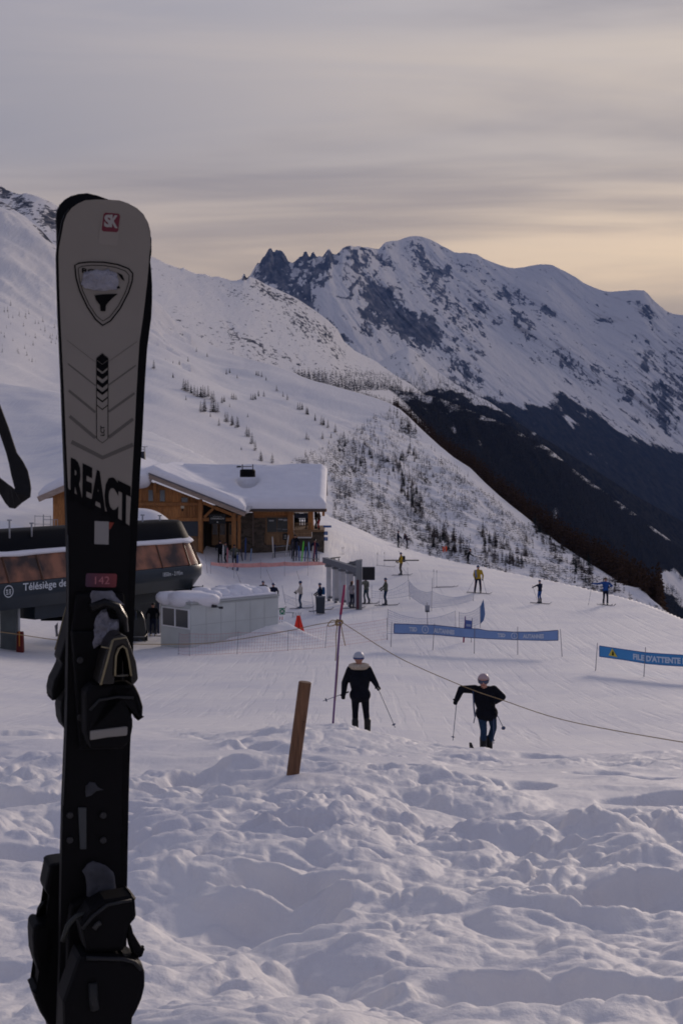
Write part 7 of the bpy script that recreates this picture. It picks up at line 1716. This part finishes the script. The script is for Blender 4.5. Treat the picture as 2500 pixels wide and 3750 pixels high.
# woods on the gully side, the nearest ones as trees of their own
def in_poly(x, y, poly):
    c = False; n = len(poly)
    for i in range(n):
        x1, y1 = poly[i]; x2, y2 = poly[(i + 1) % n]
        if (y1 > y) != (y2 > y) and x < (x2 - x1) * (y - y1) / (y2 - y1) + x1: c = not c
    return c
G5 = lambda l: [(1300 + x * .7653, 1400 + y * .7653) for x, y in l]
rim = [(1422, 1476), (1491, 1522), (1606, 1630), (1721, 1714), (1774, 1767), (1881, 1859), (1958, 1920), (2034, 1981), (2149, 2058), (2295, 2150), (2371, 2211)]
gully = [(1050, 1700), (1230, 1620), (1330, 1540), (1440, 1500), (1491, 1540)] + [(x - 12, y + 25) for x, y in rim[2:]] + [(2371, 2260), (2100, 2160), (1700, 2075), (1480, 2010), (1200, 1900), (1200, 1710), (1060, 1712)]
bands = [(G5([(345, 690), (400, 720), (545, 790), (545, 845), (430, 810), (345, 790)]), 70, 66), (G5([(600, 720), (650, 740), (820, 830), (830, 895), (640, 870), (600, 800)]), 60, 62), (G5([(210, 430), (280, 470), (350, 640), (360, 700), (300, 640), (220, 540)]), 46, 52), (G5([(0, 330), (60, 330), (200, 380), (260, 300), (300, 380), (240, 420), (100, 470), (0, 440)]), 60, 48),
         (G5([(850, 640), (900, 700), (1010, 800), (1020, 880), (960, 860), (860, 720)]), 36, 54), (G5([(1020, 830), (1120, 870), (1160, 960), (1060, 960)]), 26, 70), (G5([(1150, 940), (1260, 960), (1330, 1030), (1240, 1010)]), 16, 56), (G5([(200, 170), (270, 190), (290, 260), (240, 260)]), 14, 36)]
ind = []
for poly, n, hp in bands:
    xs_ = [p[0] for p in poly]; ys_2 = [p[1] for p in poly]; k = 0
    while k < n:
        x = rT.uniform(min(xs_), max(xs_)); y = rT.uniform(min(ys_2), max(ys_2))
        if in_poly(x, y, poly): ind.append((x, y, hp * rT.uniform(.6, 1.15), bands.index((poly, n, hp)))); k += 1
rT.shuffle(ind); n_ind = max(0, 300 - used - 4); stuffT = ind[n_ind:]
BN = ['the stand behind the orange flags', 'the stand above the yellow skier', 'the upper gully belt', 'the wood beside the restaurant roof', 'the strip nearing the blue skier', 'the stand behind the blue skier', 'the stand at the plateau edge', 'the clump at the shoulder tip']
cnt_ = Counter()
for x, y, hp, bi in sorted(ind[:n_ind]):
    p, err = LC.at(x, y)
    if err > 12: stuffT.append((x, y, hp, bi)); continue
    kind = 'larch' if rT.random() < .62 else ('brown_larch' if rT.random() < .5 else 'spruce')
    zone = BN[bi]; cnt_[bi] += 1
    tree(p - Vector((0, 0, .3)), hp * .78 * p.y / F, kind, lookn[kind] + ', %s from left in %s' % (nth(cnt_[bi]), zone), 'trees in ' + zone)
def forest(name, items, m_, per=5, levels=6, w=.2):
    """many trees as one mesh, made from a few low-poly variants: items (x, y, z, h)"""
    r = random.Random(3); var = []
    for k in range(6):
        V, F_ = crown_geo(r, 1.0, w * r.uniform(.85, 1.2), levels, per, .2, .12, .12, .08); F3 = []
        tv, tf = trunk_geo(.97, .02, 3); n = len(V); var.append((np.array(V + tv), np.array(F_ + [tuple(i + n for i in f) for f in tf])))
    VV, FF = [], []; off = 0
    for i, (x, y, z, h) in enumerate(items):
        V, F3 = var[i % 6]; a = i * 2.1; c, s = math.cos(a), math.sin(a)
        Q = np.stack([V[:, 0] * c - V[:, 1] * s, V[:, 0] * s + V[:, 1] * c, V[:, 2]], 1) * h + (x, y, z); VV.append(Q); FF.append(F3 + off); off += len(V)
    return np_mesh(name, np.vstack(VV), np.vstack(FF), m_, smooth=False, kind='stuff')
it = []
for x, y, hp, _b in stuffT: p, err = LC.at(x, y); it.append((p.x, p.y, p.z - .3, hp * .78 * p.y / F))
k = 0
while k < 900:
    x = rT.uniform(1050, 2371); y = rT.uniform(1500, 2250)
    if not in_poly(x, y, gully): continue
    dens = float(vnoise(np.array(x / 60.0), np.array(y / 75.0), 91)) 
    if rT.random() > (dens - .30) * 2.2: continue
    k += 1; p, err = LC.at(x, y)
    if err < 14: it.append((p.x, p.y, p.z - .3, rT.choice([.35, .5, .8]) * rT.uniform(26, 56) * p.y / F))
forest('gully_wood', it, larch_t, 5, 6, .20)
# shrubs and stunted trees scattered over the gully side
it = []; k = 0
while k < 4200:
    x = rT.uniform(1050, 2371); y = rT.uniform(1500, 2250)
    if not in_poly(x, y, gully): continue
    if rT.random() > (float(fbm(np.array(x / 40.0), np.array(y / 50.0), 3, 95)) + .35) * 1.6: continue
    k += 1; p, err = LC.at(x, y)
    if err < 14: it.append((p.x, p.y, p.z - .4, rT.uniform(.8, 2.6)))
forest('gully_shrubs', it, mat('shrub_twigs', (.045, .040, .042), .9, .3, 1), 4, 3, .62)
# larches standing behind the rim of the gully side
it = []; rx = [p[0] for p in rim]; ry = [p[1] for p in rim]; itd = []
for k in range(2300):
    x = rT.uniform(1440, 2420); yr = float(np.interp(x, rx, ry)); p, err = LC.at(x, yr + 2); f_ = rT.random()
    d = p.y * (1 + .02 + .16 * f_); b_ = P(x, yr, 1).z; hh2 = rT.uniform(9, 15) * (.75 + .25 * min(1, (x - 1440) / 300)); sc_ = d / p.y
    # feet stand on the far side of the rim, a little under the sight line
    zz = p.z * sc_ - (0.8 + 5 * f_ * rT.random()) - hh2 * .10
    it.append((p.x * sc_, d, zz, hh2))
forest('rim_larches', it, larch_b, 5, 7, .17)
# trees along the upper crest of the shoulder
it = []
for x0, x1, n, hp in [(551, 640, 40, 22), (560, 760, 12, 14), (765, 935, 60, 26), (935, 985, 34, 26), (985, 1110, 40, 20), (1110, 1240, 70, 26), (1230, 1350, 100, 36), (1330, 1500, 190, 44)]:
    for k in range(n):
        x = rT.uniform(x0, x1); y = float(np.interp(x, [c[0] for c in C_crest], [c[1] for c in C_crest])); p, err = LC.at(x, y + 1); f_ = rT.random()
        sc_ = 1 + .004 + .07 * f_; it.append((p.x * sc_, p.y * sc_, p.z * sc_ - 2 - 4 * f_, hp * rT.uniform(.4, .85) * p.y / F))
forest('crest_trees', it, larch_b, 5, 6, .2)
# dense wood on the slope across the side valley
it = []; itb = []; k = 0; n = 0
fx = [c[0] for c in F_crest]; fy = [c[1] for c in F_crest]
while k < 11000 and n < 60000:
    n += 1; x = rT.uniform(1240, 2560); yc = float(np.interp(x, fx, fy)); y = yc + (rT.random() ** 1.1) * 720
    if y > float(np.interp(x, rx, ry)) + 40 and x < 2371: continue
    if y > 2320: continue
    if float(blob(np.array(x), np.array(y), F_clear)) > .55: continue
    p, err = LF.at(x, y)
    if err > 8: continue
    k += 1; it.append((p.x, p.y, p.z - 1, rT.uniform(11, 20)))
forest('slope_forest', it, mat('far_spruce', (.034, .030, .030), .95, spec=0), 4, 4, .24)
# thinning trees at the upper edge of that wood and on the snow left of it
it = []; k = 0
while k < 2400:
    x = rT.uniform(1080, 1900); y = rT.uniform(1370, 1560)
    yl = float(np.interp(x, [1080, 1240, 1330, 1430, 1600, 1760, 1900], [1405, 1440, 1425, 1425, 1452, 1520, 1580]))
    if y > yl + 6: continue
    if rT.random() > math.exp(-(yl - y) / 26) + .06: continue
    L_ = LM if x > 1470 else LB; p, err = L_.at(x, y); k += 1
    if err < 8: it.append((p.x, p.y, p.z - 1, rT.uniform(8, 17) * (1.25 if L_ is LM else 1)))
forest('treeline_trees', it, mat('far_larch', (.018, .018, .024), .95, spec=0), 4, 4, .24)
it = []
for k in range(420):
    x = rT.choice([rT.uniform(0, 215), rT.uniform(560, 1000)]); 
    if x < 215: L_ = LC; y = rT.uniform(1040, 1330); hp = rT.uniform(10, 30); 
    else: L_ = LB; y = rT.uniform(1230, 1400); hp = rT.uniform(5, 9)
    if x < 215 and rT.random() > .30 * (1.8 if y - np.interp(x, [0, 209], [1036, 1145]) < 150 else .5): continue
    p, err = L_.at(x, y)
    if err < 8: it.append((p.x, p.y, p.z - .5, hp * p.y / F))
forest('scattered_trees', it, larch_t, 5, 6, .2)
